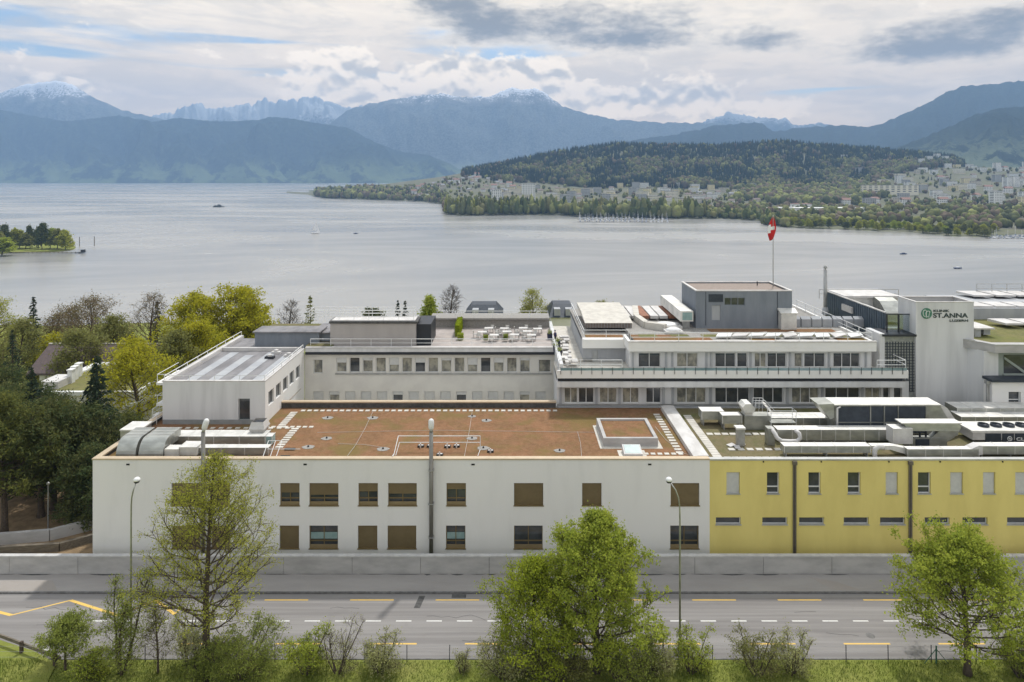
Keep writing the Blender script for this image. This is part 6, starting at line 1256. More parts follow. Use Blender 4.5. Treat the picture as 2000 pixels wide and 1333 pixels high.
for k, (pts, h, lb_) in enumerate([([(-48, 60.2), (-41.5, 61.3), (-35.6, 65.5)], 1.0, 'dark low retaining wall slanting up to the left end of the white building'), ([(-45, 59.0), (-39.5, 59.6), (-35.6, 62.5)], .7, 'brown timber ramp wall below the slanting retaining wall')]):
    t = thing('retaining_wall', lb_, 'wall', (pts[0][0], pts[0][1], 0)); m = MB()
    for p, q_ in zip(pts, pts[1:]):
        a, b = Vector(p), Vector(q_); n_ = Vector((-(b - a).y, (b - a).x)).normalized() * .18; m.prism_z(-.1, h, [tuple(a + n_), tuple(a - n_), tuple(b - n_), tuple(b + n_)][::-1])
    m.build('wall', M['timber'] if k else M['concrete'], t)
gpole = thing('lamp_post', 'short thin grey post standing among the dark pine trunks', 'post', (X(94, 63), 63, 0)); m = MB(); m.tube([(X(94, 63), 63, -.1), (X(94, 63), 63, 4.2)], [.07, .05], 8); m.build('pole', M['steel'], gpole); m = MB(); m.lathe(X(94, 63), 63, [(.05, 4.2), (.14, 4.3), (.14, 4.42), (.03, 4.5)], 10); m.build('cap', M['steel'], gpole)

# ------------------------------------------------------------------ trees in front of the building
plant('birch', 'tall airy budding tree on the verge before the white facade, left of the flue', 'tree', 11, (X(402, 44.7), 44.7, 0), 'bud', .115, H=14.6, Rc=4.7, tr=.2, h0=.22, n1=74, n2=12, n3=5, leaves=9, el=(2, 58), up1=.10, lj=.13, gap=.12, env=lambda t: (1 - t ** 1.6) ** .8 * min(1, .72 + t * 1.1), twig=.6)
plant('maple', 'bright green full crowned tree on the middle verge, the taller of the middle pair', 'tree', 12, (X(1165, 45.0), 45.0, 0), 'fresh', .16, H=10.6, Rc=4.5, tr=.18, h0=.10, n1=70, n2=12, n3=5, leaves=15, el=(12, 60), up1=.08, lj=.12, gap=.08, env=lambda t: (1 - t ** 1.5) ** .75 * min(1, .8 + t), twig=.55)
plant('maple', 'yellow green slender tree leaning against the taller tree on the middle verge', 'tree', 13, (X(1042, 44.9), 44.9, 0), 'limegreen', .13, H=7.9, Rc=3.4, tr=.1, h0=.10, n1=62, n2=10, n3=5, leaves=11, el=(18, 66), up1=.1, lj=.12, env=lambda t: (1 - t ** 1.6) ** .75 * min(1, .8 + t), twig=.45)
plant('linden', 'round crowned light green tree with clear dark trunk on the right verge', 'tree', 14, (X(1890, 44.8), 44.8, 0), 'fresh', .17, H=9.5, Rc=4.7, tr=.2, h0=.24, n1=60, n2=11, n3=5, leaves=13, el=(-8, 66), up1=.09, lj=.13, gap=.12, env=lambda t: (1 - t ** 2.2) ** .6 * min(1, .8 + t), twig=.55)
plant('young_tree', 'upright many stemmed young tree left of the tall budding tree', 'tree', 15, (X(238, 44.9), 44.9, 0), 'shrub', .11, H=6.9, Rc=2.0, tr=.1, h0=.06, n1=60, n2=8, n3=4, leaves=7, stems=3, spread=.16, el=(20, 65), up1=.1, twig=.4)
plant('young_tree', 'small round headed tree at the left end of the bushes', 'tree', 16, (X(128, 45.2), 45.2, 0), 'shrub', .12, H=3.6, Rc=1.9, tr=.08, h0=.3, n1=36, n2=7, n3=4, leaves=10, el=(5, 60), twig=.4, env=lambda t: (1 - t ** 2) ** .6)
plant('sapling', 'thin nearly bare sapling right of the many stemmed young tree', 'tree', 17, (X(308, 44.9), 44.9, 0), 'olive', .09, H=5.2, Rc=1.3, tr=.05, h0=.15, n1=26, n2=6, n3=4, leaves=4, el=(35, 70), twig=.35)
def bush(px, d, H, Rc, seed, leaf, label, leaves=8, ls=.11, n1=54, stems=7, spread=.45, twig=.35, name='bush', z=0, n3=4):
    return plant(name, label, 'bush', seed, (X(px, d), d, z), leaf, ls, stem='stems', crown='foliage', H=H, Rc=Rc * .95, tr=.07, h0=.08, n1=int(n1 * .85), n2=7, n3=4, leaves=max(2, int(leaves * .85)), stems=stems, spread=spread, el=(15, 65), twig=twig, env=lambda t: (1 - t) ** .5)
bush(372, 45.2, 4.0, 2.0, 21, 'grey', 'grey green feathery bush at the foot of the tall budding tree', 8)
bush(468, 44.5, 3.3, 2.8, 22, 'shrub', 'dense dark green bush right of the tall budding tree trunk', 13, n1=80, stems=9, spread=.7)
bush(410, 44.1, 2.3, 2.0, 23, 'shrub', 'low dense bush hiding the trunk foot of the tall budding tree', 12, n1=60)
bush(175, 44.6, 1.8, 1.3, 24, 'fresh', 'low brownish bush between the small round tree and the young tree', 7)
bush(598, 44.9, 3.1, 1.6, 26, 'fresh', 'bright green bush, left one of three below the road dashes', 10, spread=.5)
bush(660, 45.0, 3.5, 1.7, 27, 'grey', 'nearly bare twiggy bush, middle one of three below the road dashes', 3, ls=.08)
bush(741, 45.0, 2.7, 1.5, 28, 'grey', 'pale feathery bush, right one of three below the road dashes', 7)
bush(902, 45.0, 1.7, .7, 29, 'grey', 'small thin bush standing alone left of the middle trees', 4, ls=.08, n1=30, stems=5)
bush(985, 44.6, 2.6, 2.4, 30, 'grey', 'broad grey green bush under the slender yellow green tree', 8, n1=70, stems=9, spread=.8)
bush(1085, 44.2, 2.9, 2.4, 31, 'olive', 'twiggy olive bush between the two middle trees', 8, n1=70, stems=9, spread=.7)
bush(1215, 44.2, 2.9, 2.5, 32, 'shrub', 'dark dense bush in front of the taller middle tree', 10, n1=70, stems=9, spread=.7)
bush(1275, 44.9, 2.8, 1.8, 33, 'grey', 'grey green bush right of the taller middle tree', 7)
bush(1350, 45.0, 3.0, 1.5, 34, 'fresh', 'green bush at the foot of the curved street lamp', 7)
bush(1478, 44.8, 2.9, 1.9, 35, 'olive', 'wide open twiggy bush, left half of the lone pair on the right verge', 6, spread=.7)
bush(1545, 44.9, 2.9, 1.5, 36, 'grey', 'wide open twiggy bush, right half of the lone pair on the right verge', 5, spread=.6)
bush(1992, 44.6, 2.5, 1.7, 37, 'shrub', 'dark green bush at the right edge beside the round crowned tree', 10)
# grass blades along the verge
n = 52000; gx_ = RN.uniform(-42, 42, n); gy_ = 46.0 - RN.uniform(0, 1, n) ** 1.1 * 3.6; hgt = RN.uniform(.06, .2, n) * (1 + .8 * (np.sin(gx_ * .9) * np.sin(gx_ * .37 + 1) > .3)); wv = RN.uniform(.008, .02, n); th2 = RN.uniform(0, pi, n); lx_ = RN.normal(0, .06, n); ly_ = RN.normal(0, .06, n)
z0_ = np.where(gx_ < -31.5, .08, .01)
V = np.stack([np.stack([gx_ - wv * np.cos(th2), gy_ - wv * np.sin(th2), z0_], 1), np.stack([gx_ + wv * np.cos(th2), gy_ + wv * np.sin(th2), z0_], 1), np.stack([gx_ + lx_, gy_ + ly_, z0_ + hgt], 1)], 1).reshape(-1, 3)
tag(np_mesh('grass', V, np.arange(n * 3).reshape(-1, 3), leafmat('grass_blade', (.17, .21, .04), (.10, .145, .025), .35, .3)), 'fresh green grass growing along the verge', 'grass', kind='stuff')

# ------------------------------------------------------------------ dark pines at the left end of the building
pn_env = lambda t: (1 - t ** 2.4) ** .55 * min(1, .65 + t * 1.2)
def pine(px, d, H, Rc, seed, leaf, label, h0=.28):
    t = thing('pine_tree', label, 'tree', (X(px, d), d, 0)); w, lp = grow(seed, H=H, Rc=Rc, tr=.26, h0=h0, n1=54, n2=9, n3=5, leaves=7, el=(-12, 50), up1=.05, lj=.2, env=pn_env, twig=.6, r3=0)
    b = w.build('trunk', M['bark'], t, rel=False); leaf_cards('crown', lp + np.array([X(px, d), d, 0]), .36, LEAF[leaf], t, aspect=.30, seed=seed); return t
pine(8, 62.2, 13.4, 4.0, 41, 'yew', 'broad olive green pine at the very left, trunk foot by the wall')
pine(80, 65.5, 11.4, 4.3, 42, 'pine', 'big dark pine, left one of the close trunk pair')
pine(104, 67.0, 10.6, 3.8, 43, 'yew', 'big pine, right one of the close trunk pair')
pine(160, 68.5, 9.9, 4.0, 44, 'pine', 'dark pine close to the left end of the white building', .12)
pine(226, 77, 6.2, 3.2, 45, 'yew', 'dark pine rising behind the left roof corner', .05)
pine(45, 73, 10.8, 4.6, 46, 'pine', 'tall dark pine behind the left trunks')
pine(128, 77, 6.8, 4.2, 47, 'yew', 'olive pine between the mossy pavilion and the building', .1)
pine(-45, 66, 11.4, 4.5, 48, 'yew', 'olive pine mostly cut off by the left picture edge')
pine(180, 64.5, 7.4, 3.0, 49, 'pine', 'lower dark pine touching the left end wall', .05)
pine(-10, 80, 10.5, 4.5, 50, 'pine', 'farthest dark pine at the left picture edge')
spruce('spruce', 'pointed dark spruce in front of the mossy pavilion roof', 51, (X(190, 70.5), 70.5, 0), 14.2, 3.3, n=76, dens=26, size=.55)
spruce('spruce', 'second pointed spruce rising among the pines at the far left', 53, (X(62, 70), 70, 0), 13.2, 2.9, n=66, dens=22, size=.5)
spruce('spruce', 'small pointed dark spruce top left of the pavilion', 52, (X(24, 96), 96, -3), 14.0, 2.6, n=44, dens=14, size=.5)

# ------------------------------------------------------------------ trees between the clinic and the lake
def back(name, px, top, d, Rc, seed, leaf, label, bare=False, ls=.3, h0=.2, n1=40, leaves=7, env=None, lean=0.0, bark='bark', el=(5, 62), lj=.25, r3=.02):
    z = ground_z(X(px, d), d) - .2; H = Z(top, d) - z
    return plant(name, label, 'tree', seed, (X(px, d), d, z), leaf, ls, bark=M[bark], H=H, Rc=Rc, tr=.03 + H * .016, h0=h0, n1=n1, n2=9, n3=4, leaves=leaves, el=el, up1=.07, lj=lj, env=env or (lambda t: (1 - t ** 2) ** .6 * min(1, .7 + t)), twig=.9, r3=r3, lean=lean)
back('oak', 286, 672, 84, 5.2, 61, 'lime', 'lime green leaning tree with dark limbs beside the left wing', ls=.26, lean=-.12, h0=.3, leaves=8)
back('tree', 372, 572, 112, 6.5, 62, 'lime', 'yellow green tree, left one of the bright group behind the left wing', ls=.36, leaves=9, n1=50)
back('tree', 436, 556, 118, 7.5, 63, 'lime', 'tallest yellow green tree behind the left wing', ls=.38, leaves=9, n1=54)
back('tree', 478, 592, 122, 5.5, 64, 'lime', 'yellow green tree, right one of the bright group behind the left wing', ls=.38, leaves=9)
back('tree', 395, 620, 101, 5.0, 65, 'lime', 'lower yellow green tree in front of the bright group', ls=.3, leaves=9)
back('tree', 345, 640, 97, 4.6, 66, 'olive', 'olive tree tucked behind the left wing corner', ls=.3)
back('bare_tree', 288, 566, 128, 5.5, 67, 'brown', 'tall nearly leafless tree left of the bright yellow green group', ls=.22, leaves=2, n1=48, lj=.3)
spruce('conifer', 'dark pointed conifer beside the tall leafless tree', 68, (X(307, 132), 132, ground_z(0, 132)), Z(590, 132) - ground_z(0, 132), 2.6, n=40, dens=12, size=.7)
back('tree', 182, 576, 125, 7.0, 69, 'brown', 'broad brown budding tree in the middle of the left group', ls=.24, leaves=5, n1=56, lj=.4)
back('tree', 136, 592, 132, 5.5, 70, 'brown', 'rounded brown budding tree left of the broad one', ls=.24, leaves=4, n1=46, lj=.4)
back('tree', 97, 606, 128, 4.5, 71, 'brown', 'small brown budding tree right of the narrow spruce', ls=.24, leaves=3, lj=.4)
spruce('spruce', 'narrow dark spruce standing out against the lake at the left', 72, (X(65, 118), 118, ground_z(0, 118)), Z(580, 118) - ground_z(0, 118), 2.5, n=56, dens=16, size=.6)
back('tree', 6, 572, 122, 5.5, 73, 'bud', 'pale budding tree at the left picture edge above the pines', ls=.26, leaves=6, n1=46, lj=.35)
back('tree', 28, 622, 108, 4.6, 74, 'olive', 'olive tree below the pale budding tree at the left', ls=.3, leaves=5)
back('tree', 222, 612, 112, 4.8, 75, 'olive', 'olive green tree right of the broad brown tree', ls=.3, leaves=7)
back('tree', 160, 640, 104, 4.5, 76, 'olive', 'olive green lower tree behind the tiled roof', ls=.3, leaves=7)
back('tree', 100, 652, 112, 4.0, 77, 'lime', 'small yellow green tree behind the tiled roof, left part', ls=.3, leaves=7)
back('tree', 248, 655, 98, 4.0, 78, 'lime', 'small yellow green tree at the right end of the tiled roof', ls=.28, leaves=8)
back('tree', -40, 585, 120, 6, 79, 'brown', 'brown tree beyond the left picture edge', ls=.26, leaves=4)
back('bare_tree', 566, 583, 150, 4.2, 80, 'brown', 'small leafless tree behind the roofs, left of the white railed block', ls=.2, leaves=0, n1=40, r3=.035)
spruce('conifer', 'brownish cone shaped conifer behind the white railed rooftop block', 81, (X(606, 150), 150, ground_z(0, 150)), Z(577, 150) - ground_z(0, 150), 3.4, leaf='olive', n=50, dens=12, size=.6)
back('tree', 735, 600, 160, 4.6, 82, 'pine', 'dark rounded tree top behind the white roof railing', ls=.4)
spruce('conifer', 'dark little conifer behind the roof railing, left of a pair', 83, (X(777, 155), 155, ground_z(0, 155)), Z(588, 155) - ground_z(0, 155), 2.2, n=40, dens=10, size=.7)
spruce('conifer', 'dark little conifer behind the roof railing, right of a pair', 84, (X(791, 155), 155, ground_z(0, 155)), Z(587, 155) - ground_z(0, 155), 2.0, n=40, dens=10, size=.7)
back('tree', 843, 578, 148, 3.0, 85, 'fresh', 'small round bright green tree beside the leafless one above the terrace', ls=.4, n1=40, leaves=9)
back('bare_tree', 873, 554, 150, 3.6, 86, 'brown', 'leafless tree with rounded top above the roof terrace', ls=.2, leaves=0, n1=56, r3=.035)
back('tree', 1048, 562, 140, 4.4, 87, 'bud', 'thin pale leafed tree left of the ward block against the lake', ls=.24, leaves=4, n1=46, bark='bark_pale')
back('tree', 1072, 588, 146, 3.4, 88, 'olive', 'smaller olive tree just right of the thin pale one', ls=.26, leaves=6)
back('tree', 1024, 592, 146, 3.0, 89, 'olive', 'small olive tree just left of the thin pale one', ls=.26, leaves=6)
back('tree', 1180, 584, 150, 4.2, 90, 'olive', 'olive tree top peeping over the ward roof edge', ls=.3, leaves=7, n1=40)
def villa(px0, px1, pyr, pye, d, label, hip=True):
    x0, x1, zr_, ze = X(px0, d), X(px1, d), Z(pyr, d), Z(pye, d); t = thing('house', label, 'house', ((x0 + x1) / 2, d, ze - 8)); m = MB(); m.box(x0 + .4, x1 - .4, d + .4, d + 9.6, ze - 9, ze); m.build('wall', M['render'], t)
    k = (x1 - x0) * .18; m = MB(); m.add([(x0, d, ze), (x1, d, ze), (x1, d + 10, ze), (x0, d + 10, ze), (x0 + k, d + 3, zr_), (x1 - k, d + 3, zr_), (x1 - k, d + 7, zr_), (x0 + k, d + 7, zr_)], [(0, 1, 5, 4), (1, 2, 6, 5), (2, 3, 7, 6), (3, 0, 4, 7), (4, 5, 6, 7), (3, 2, 1, 0)]); m.build('roof', M['louvre'] if hip else M['tile'], t)
    for q_ in (.3, .7): x = x0 + (x1 - x0) * q_; m = MB(); m.box(x - .6, x + .6, d + .4, d + 2.5, ze + .3, ze + 1.6); m.build('dormer', M['greyrend'], t)
villa(905, 982, 601, 622, 135, 'house with dark hipped roof behind the terrace, under the leafless tree'); villa(1072, 1128, 600, 621, 132, 'house with dark rounded roof just left of the ward block')
hedge(X(985, 128), X(1065, 128), 128, 131, Z(640, 128), Z(622, 128), 'dark green hedge line behind the terrace, between the two villas', LEAF['shrub'])

# ------------------------------------------------------------------ wooded point, jetty
proto = []
for k, (leaf, lab) in enumerate([('olive', ''), ('pine', ''), ('bud', ''), ('fresh', '')]):
    w, lp = grow(200 + k, H=18, Rc=6.0, tr=.35, h0=.15, n1=34, n2=7, n3=3, leaves=6, el=(0, 65), lj=.6, twig=1.6, r3=0, env=lambda t: (1 - t ** 2) ** .6); proto.append((w, lp, leaf))
def far_tree(k, x, y, z, H, wid, label, group=None, name='tree', rot=0.0, _c={}):
    if k not in _c:
        w, lp, leaf = proto[k]; t = thing(name, label, 'tree', (0, 0, 0), group); w.build('trunk', M['bark'], t, rel=False); leaf_cards('crown', lp, 1.3, LEAF[leaf], t, seed=k); _c[k] = t; o = t
    else: o = copy_tree(_c[k]); o.name = name
    o.location = (x, y, z); o.rotation_euler = (0, 0, rot); o.scale = (wid / 12, wid / 12, H / 18); tag(o, label, 'tree', group); return o
i = 0
for px, d, top, k, wd_, lb_ in [(128, 664, 449, 2, 15, 'rightmost pale tree of the wooded point, above the jetty'), (112, 668, 447, 0, 16, 'olive tree second from the tip of the wooded point'), (98, 672, 446, 3, 14, 'green tree third from the tip of the wooded point'), (82, 666, 435, 1, 13, 'tallest dark tree of the wooded point'), (74, 680, 447, 1, 11, 'dark tree just left of the tallest one on the point'), (59, 676, 440, 1, 9, 'slim dark tree in the middle of the point'), (50, 670, 455, 0, 14, 'olive tree in the middle of the point'), (38, 676, 449, 2, 13, 'pale tree left of the middle of the point'), (26, 672, 446, 2, 13, 'pale tree beside the dark one at the left of the point'), (10, 668, 438, 1, 12, 'dark tree near the left picture edge on the point'), (-6, 640, 452, 0, 16, 'olive tree cut by the left picture edge on the point'), (4, 618, 464, 3, 20, 'low round green tree nearest the water at the left edge'), (-25, 650, 450, 0, 16, 'olive tree beyond the left edge of the point')]:
    far_tree(k, X(px, d), d, LAKE + .8, Z(top, d) - LAKE - .8, wd_, lb_, rot=i * 1.3); i += 1
def spruce_far(px, d, top): pass
jt = thing('jetty', 'long thin wooden jetty reaching out from the wooded point', 'jetty', (X(90, 640), 640, LAKE)); m = MB(); m.box(X(10, 640), X(160, 640), 639, 641, LAKE + .7, LAKE + 1.0); m.build('deck', M['timber'], jt); m = MB()
for k in range(18): m.box(X(14 + 8.4 * k, 640) - .15, X(14 + 8.4 * k, 640) + .15, 639.3, 639.7, LAKE - .5, LAKE + 1.5)
m.build('piles', M['timber'], jt); m = MB(); m.box(X(150, 640), X(167, 640), 637, 642, LAKE + .7, LAKE + 1.1); m.box(X(160, 640), X(166, 640), 638, 641, LAKE + 1.1, LAKE + 3.4); m.build('landing_hut', M['dark'], jt)
for k, (p, y) in enumerate([(155, 700), (184, 705)]): tag(MB().box(X(p, y) - .25, X(p, y) + .25, y, y + .5, LAKE - 1, LAKE + 10).build('mooring_post', M['timber'], loc=(X(p, y), y, LAKE)), ['thin post in the water, left one above the jetty end', 'thin post in the water, right one above the jetty end'][k], 'post')

# ------------------------------------------------------------------ park trees on the right hand spit
labs = ['rounded olive tree in the lakeside park row', 'dark tree in the lakeside park row', 'pale budding tree in the lakeside park row', 'fresh green tree in the lakeside park row']
for q_ in range(62):
    px = 1494 + 7.3 * q_ + R.uniform(-3, 3); d0 = (CH - LAKE) * F / (lerp(SHORE, px) - HOR); d = d0 + R.choice([6, 14, 26, 40, 60]) + R.uniform(0, 6); k = R.choice([0, 0, 2, 3, 2, 1]); H = R.uniform(8, 14)
    far_tree(k, X(px, d), d, far_z(px, d) - .3, H, R.uniform(8, 13), labs[k], 'trees of the lakeside park', rot=q_ * 2.1)
for q_ in range(24):   # tall poplars on the tip
    px = 872 + 5.4 * q_ + R.uniform(-1.5, 1.5); d0 = (CH - LAKE) * F / (lerp(SHORE, px) - HOR); d = d0 + R.uniform(8, 40); far_tree(R.choice([0, 2, 0]), X(px, d), d, far_z(px, d) - .3, R.uniform(24, 34), R.uniform(5, 7.5), 'slender poplar in the row on the tip of the wooded spit', 'poplars on the spit', name='poplar', rot=q_)

# ------------------------------------------------------------------ town across the lake
FW = [mat('far_white', (.80, .79, .76), None), mat('far_cream', (.78, .72, .58), None), mat('far_beige', (.62, .56, .47), None), mat('far_grey', (.42, .42, .42), None), mat('far_yellow', (.78, .68, .42), None)]
FR = [mat('far_roof_brown', (.20, .155, .135), None), mat('far_roof_grey', (.27, .27, .28), None), mat('far_roof_red', (.27, .16, .13), None)]; FG = mat('far_window', (.07, .08, .09), None, rough=.3)
def block(w, dp, h, gable, wm, rm, storeys, nwin):
    m = MB(); m.box(-w / 2, w / 2, -dp / 2, dp / 2, -6, h)
    for s in range(storeys):
        z = h * (s + .35) / storeys; hh = h / storeys * .42
        for k in range(nwin):
            x = -w / 2 + w * (k + .5) / nwin; m.box(x - w / nwin * .27, x + w / nwin * .27, -dp / 2 - .06, -dp / 2 + .01, z, z + hh, 2)
        m.box(-w / 2 - .06, -w / 2 + .01, -dp * .3, dp * .3, z, z + hh, 2)
    if gable: m.prism_x(-w / 2 - .6, w / 2 + .6, [(-dp / 2 - .8, h - .2), (0, h + dp * .32), (dp / 2 + .8, h - .2)], 1)
    else: m.box(-w / 2 - .3, w / 2 + .3, -dp / 2 - .3, dp / 2 + .3, h, h + .5, 1)
    return m, [wm, rm, FG]
variants = [(12, 10, 6, 1, 0, 0, 2, 4), (14, 10, 7, 1, 1, 0, 2, 4), (11, 10, 6, 1, 2, 1, 2, 3), (24, 12, 12, 0, 0, 1, 4, 8), (30, 12, 13, 0, 1, 1, 4, 10), (20, 14, 16, 0, 3, 1, 5, 6), (16, 12, 10, 1, 0, 2, 3, 5), (26, 12, 10, 0, 2, 1, 3, 8), (16, 15, 24, 0, 0, 1, 8, 5), (18, 14, 11, 0, 4, 1, 4, 5)]
VL = ['small white house with brown gabled roof', 'small cream house with brown gabled roof', 'small beige house with grey gabled roof', 'white flat roofed block', 'long cream flat roofed block', 'grey flat roofed block', 'white house with red gabled roof', 'beige flat roofed block', 'white tower block', 'yellowish flat roofed block']
srcs = {}
def house(v, px, d, rot, label, group, name='house'):
    if v not in srcs:
        m, ms = block(*[FW[x] if i == 4 else FR[x] if i == 5 else x for i, x in enumerate(variants[v])]); o = m.build(name, ms); srcs[v] = o
    else: o = srcs[v].copy(); COL.objects.link(o); o.name = name
    o.location = (X(px, d), d, far_z(px, d) + 1); o.rotation_euler = (0, 0, rot); o.scale = (1.1, 1.1, 1.15); return tag(o, label, 'building' if v in (3, 4, 5, 7, 8, 9) else 'house', group)
placed = []
def scatter(n, pa, pb, da, db, vs, where, group, sep=15):
    c = 0; tries = 0
    while c < n and tries < 4000:
        tries += 1; px, d = R.uniform(pa, pb), R.uniform(da, db); x = X(px, d)
        if any(abs(x - a) < sep and abs(d - b) < sep * 1.6 for a, b in placed): continue
        if d < (CH - LAKE) * F / (lerp(SHORE, px) - HOR) + 30: continue
        placed.append((x, d)); v = R.choice(vs); house(v, px, d, R.uniform(-.5, .5), VL[v] + ' ' + where, group); c += 1
placed += [(X(p_, 1745), 1745 + q_) for p_ in range(1690, 1790, 10) for q_ in (-60, 0, 40)]
scatter(52, 795, 1005, 1960, 2480, [0, 1, 2, 0, 2, 6], 'on the hillside left of the forest', 'houses on the left hillside', 15)
scatter(46, 960, 1330, 1640, 2120, [3, 4, 5, 7, 9, 0, 1, 9, 4], 'at the foot of the forested hill', 'buildings below the forested hill', 22)
scatter(30, 1330, 1480, 1600, 2120, [3, 0, 7, 5, 1, 9, 2], 'between trees below the forested hill, right part', 'buildings below the forested hill', 22)
scatter(120, 1640, 2150, 1420, 2650, [3, 3, 5, 7, 0, 6, 8, 3, 9, 4], 'in the dense quarter on the right slope', 'buildings of the right quarter', 17)
house(8, 1032, 1700, .1, 'widest white tower block above the spit, with blank side', None, 'tower_block').scale = (2.0, 1.3, 1.75)
house(8, 970, 1650, 0, 'pale blue grey tower block left of the widest white tower', None, 'tower_block').scale = (1.5, 1.2, 1.25)
house(8, 1757, 2080, .1, 'white tower block alone at the forest edge', None, 'tower_block').scale = (1.4, 1, .9)
sb = house(4, 1737, 1745, -.20, 'very long grey slab block rising along the right slope', None, 'slab_block'); sb.scale = (4.4, 1, 1.4); sb.location.z += 9
for px, d, w, h, c, lb_ in [(1530, 1330, 78, 7, 0, 'long low white hall behind the park, left one'), (1600, 1300, 100, 8, 0, 'long low white hall behind the park, widest one'), (1672, 1310, 70, 7, 0, 'long low white hall behind the park, right one'), (1564, 1380, 34, 12, 2, 'hall with flat red roof behind the long white halls')]:
    m = MB(); m.box(-w / 2, w / 2, -12, 12, -5, h, 0); m.box(-w / 2 - .5, w / 2 + .5, -12.5, 12.5, h, h + 1, 1); m.box(-w / 2 + 3, w / 2 - 3, -12.1, -12, h * .35, h * .6, 2); o = m.build('hall', [FW[0], FR[2] if c == 2 else FW[0], FG]); o.location = (X(px, d), d, far_z(px, d)); tag(o, lb_, 'building')

# ------------------------------------------------------------------ boats
hullm = mat('boat_white', (.75, .75, .76), None, rough=.4); hull2 = mat('boat_blue', (.05, .08, .18), None, rough=.4); cover = mat('boat_cover', (.10, .14, .22), None)
def boat_mb(L, mast, sail=False, cabin=True):
    m = MB(); w = L * .16; pr_ = [(-L / 2, -w * .8), (L * .15, -w), (L / 2, 0), (L * .15, w), (-L / 2, w * .8)]
    n = 5; vs = [(a * .9, b * .6, 0) for a, b in pr_] + [(a, b, L * .11) for a, b in pr_]; m.add(vs, [tuple(range(n - 1, -1, -1)), tuple(range(n, 2 * n))] + [(i, (i + 1) % n, (i + 1) % n + n, i + n) for i in range(n)])
    if cabin: m.add([(-L * .2, -w * .6, L * .11), (L * .2, -w * .5, L * .11), (L * .2, w * .5, L * .11), (-L * .2, w * .6, L * .11), (-L * .18, -w * .5, L * .2), (L * .12, -w * .4, L * .2), (L * .12, w * .4, L * .2), (-L * .18, w * .5, L * .2)], [(4, 5, 6, 7), (0, 1, 5, 4), (1, 2, 6, 5), (2, 3, 7, 6), (3, 0, 4, 7)], 1)
    if mast: m.tube([(L * .08, 0, L * .1), (L * .08, 0, L * 1.25)], .13, 5); m.tube([(L * .08, 0, L * .28), (-L * .4, 0, L * .28)], .16, 5, 2)
    if sail: m.add([(L * .06, 0, L * .3), (-L * .42, .3, L * .3), (L * .06, 0, L * 1.22), (L * .1, 0, L * 1.0), (L * .45, -.2, L * .15), (L * .1, -.3, L * .2)], [(0, 1, 2), (3, 4, 5)], 0)
    return m
kinds = [boat_mb(8, 1).build('sailing_boat', [hullm, hullm, cover]), boat_mb(9.5, 1).build('sailing_boat', [hullm, cover, cover]), boat_mb(8, 1).build('sailing_boat', [hull2, hullm, hullm]), boat_mb(7, 0).build('motor_boat', [hullm, cover, cover])]
BL = ['white sailing boat with dark boom cover', 'longer white sailing boat with dark cabin', 'dark hulled sailing boat', 'small white motor boat']; used = set()
def moor(k, px, py, where, group):
    d = D(py, LAKE)
    if k in used: o = kinds[k].copy(); COL.objects.link(o)
    else: o = kinds[k]; used.add(k)
    o.location = (X(px, d), d, LAKE + .05); o.rotation_euler = (0, 0, R.choice([1.2, 1.5, 1.8, -1.4]) + R.uniform(-.15, .15)); tag(o, BL[k] + ' ' + where, 'boat', group)
for r_ in range(5):
    for q_ in range(22): moor(R.choice([0, 0, 1, 2, 3]), 1134 + 8.0 * q_ + R.uniform(-2, 2), 426.0 + 1.9 * r_ + q_ * .05 + R.uniform(-.4, .4), 'moored in the marina below the wood', 'boats in the far marina')
for r_ in range(3):
    for q_ in range(10): moor(R.choice([0, 3, 1, 3]), 1936 + 9 * q_ + R.uniform(-3, 3), 461.5 + 2.4 * r_ + R.uniform(-.4, .4), 'moored at the right hand jetty', 'boats at the right jetty')
for k, (a, b, y) in enumerate([(1128, 1316, 429.5), (1128, 1316, 434.3), (1925, 2060, 466)]):
    d = D(y, LAKE); m = MB(); m.box(X(a, d), X(b, d), d - 1.2, d + 1.2, LAKE + .2, LAKE + .6); tag(m.build('pontoon', M['timber'], loc=(X(a, d), d, LAKE)), ['rear pontoon of the far marina', 'front pontoon of the far marina', 'long pontoon at the right edge'][k], 'pontoon')
def lone(mb, name, ms, px, py, rot, label, sc=1.0):
    d = D(py, LAKE); o = mb.build(name, ms); o.location = (X(px, d), d, LAKE + .05); o.rotation_euler = (0, 0, rot); o.scale = (sc,) * 3; return tag(o, label, 'boat')
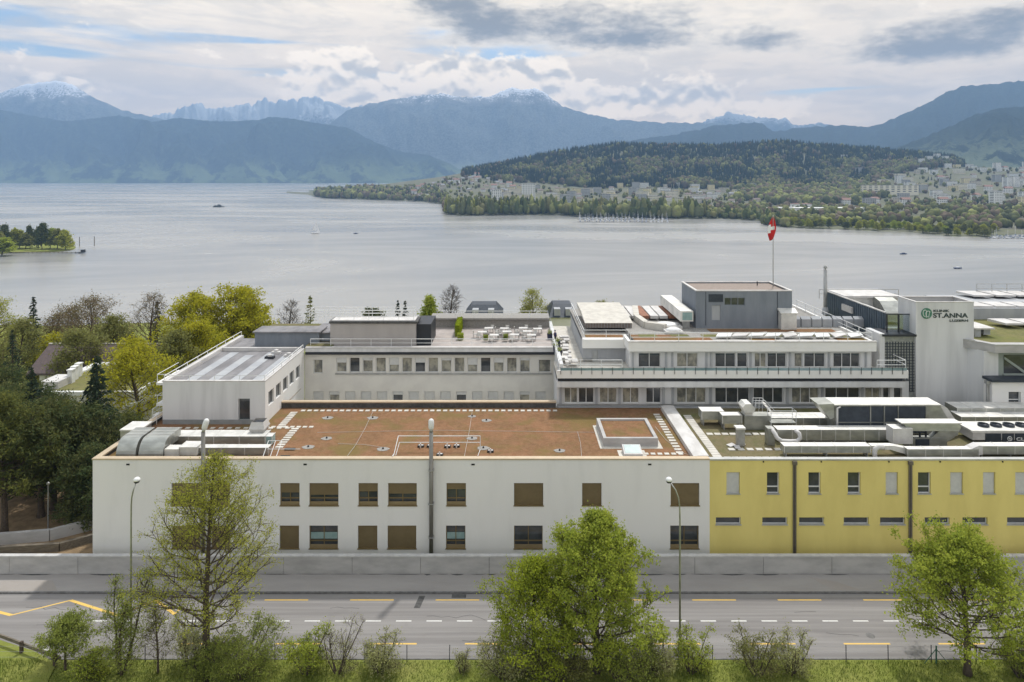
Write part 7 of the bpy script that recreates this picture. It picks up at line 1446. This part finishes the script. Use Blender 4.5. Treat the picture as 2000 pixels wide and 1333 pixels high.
m = MB(); L = 24; m.add([(-12, -2.4, 0), (9, -2.4, 0), (12, 0, 0), (9, 2.4, 0), (-12, 2.4, 0), (-12, -2.8, 1.6), (10, -2.8, 1.6), (13, 0, 1.9), (10, 2.8, 1.6), (-12, 2.8, 1.6)], [(4, 3, 2, 1, 0), (5, 6, 7, 8, 9), (0, 1, 6, 5), (1, 2, 7, 6), (2, 3, 8, 7), (3, 4, 9, 8), (4, 0, 5, 9)]); m.box(-10, 6, -2.4, 2.4, 1.6, 3.8, 1); m.box(-10.5, 6.8, -2.6, 2.6, 3.8, 4.1); m.box(-2, 4, -1.8, 1.8, 4.1, 5.8, 1); m.box(-2.3, 4.5, -2, 2, 5.8, 6.0)
lone(m, 'passenger_ship', [M['dark'], FG], 427, 405, .25, 'dark passenger ship crossing the open lake')
lone(boat_mb(12, 1, True), 'sailing_boat', [hullm, hullm, cover], 617, 457, .8, 'lone sailing boat with raised sail in the middle of the lake')
lone(boat_mb(9, 0), 'motor_boat', [hull2, hullm, cover], 457, 385, .2, 'tiny boat right of the passenger ship')
lone(boat_mb(6, 0), 'motor_boat', [hull2, hull2, cover], 695, 457, .4, 'tiny dark boat right of the lone sailing boat')
lone(boat_mb(7, 0), 'motor_boat', [hull2, hull2, cover], 1765, 497, .1, 'small dark motor boat right of the flagpole')
lone(boat_mb(7, 0), 'motor_boat', [hull2, hullm, cover], 1871, 525, .1, 'small motor boat nearest the logo tower')
lone(boat_mb(26, 1, True), 'sailing_boat', [hullm, hullm, cover], 492, 357.5, .6, 'distant white sail near the far shore')
# ------------------------------------------------------------------ haze
hb = MB(); hb.box(-15000, 15000, -900, 14500, -52, 1800)
hm = bpy.data.materials.new('haze'); hm.use_nodes = True; nt = hm.node_tree; nt.nodes.clear()
pv = nt.nodes.new('ShaderNodeVolumePrincipled'); pv.inputs['Color'].default_value = (.32, .50, .78, 1); pv.inputs['Density'].default_value = 1.0e-4; pv.inputs['Anisotropy'].default_value = 0.1
ho = nt.nodes.new('ShaderNodeOutputMaterial'); nt.links.new(pv.outputs[0], ho.inputs['Volume'])
tag(hb.build('haze', hm), kind='stuff')
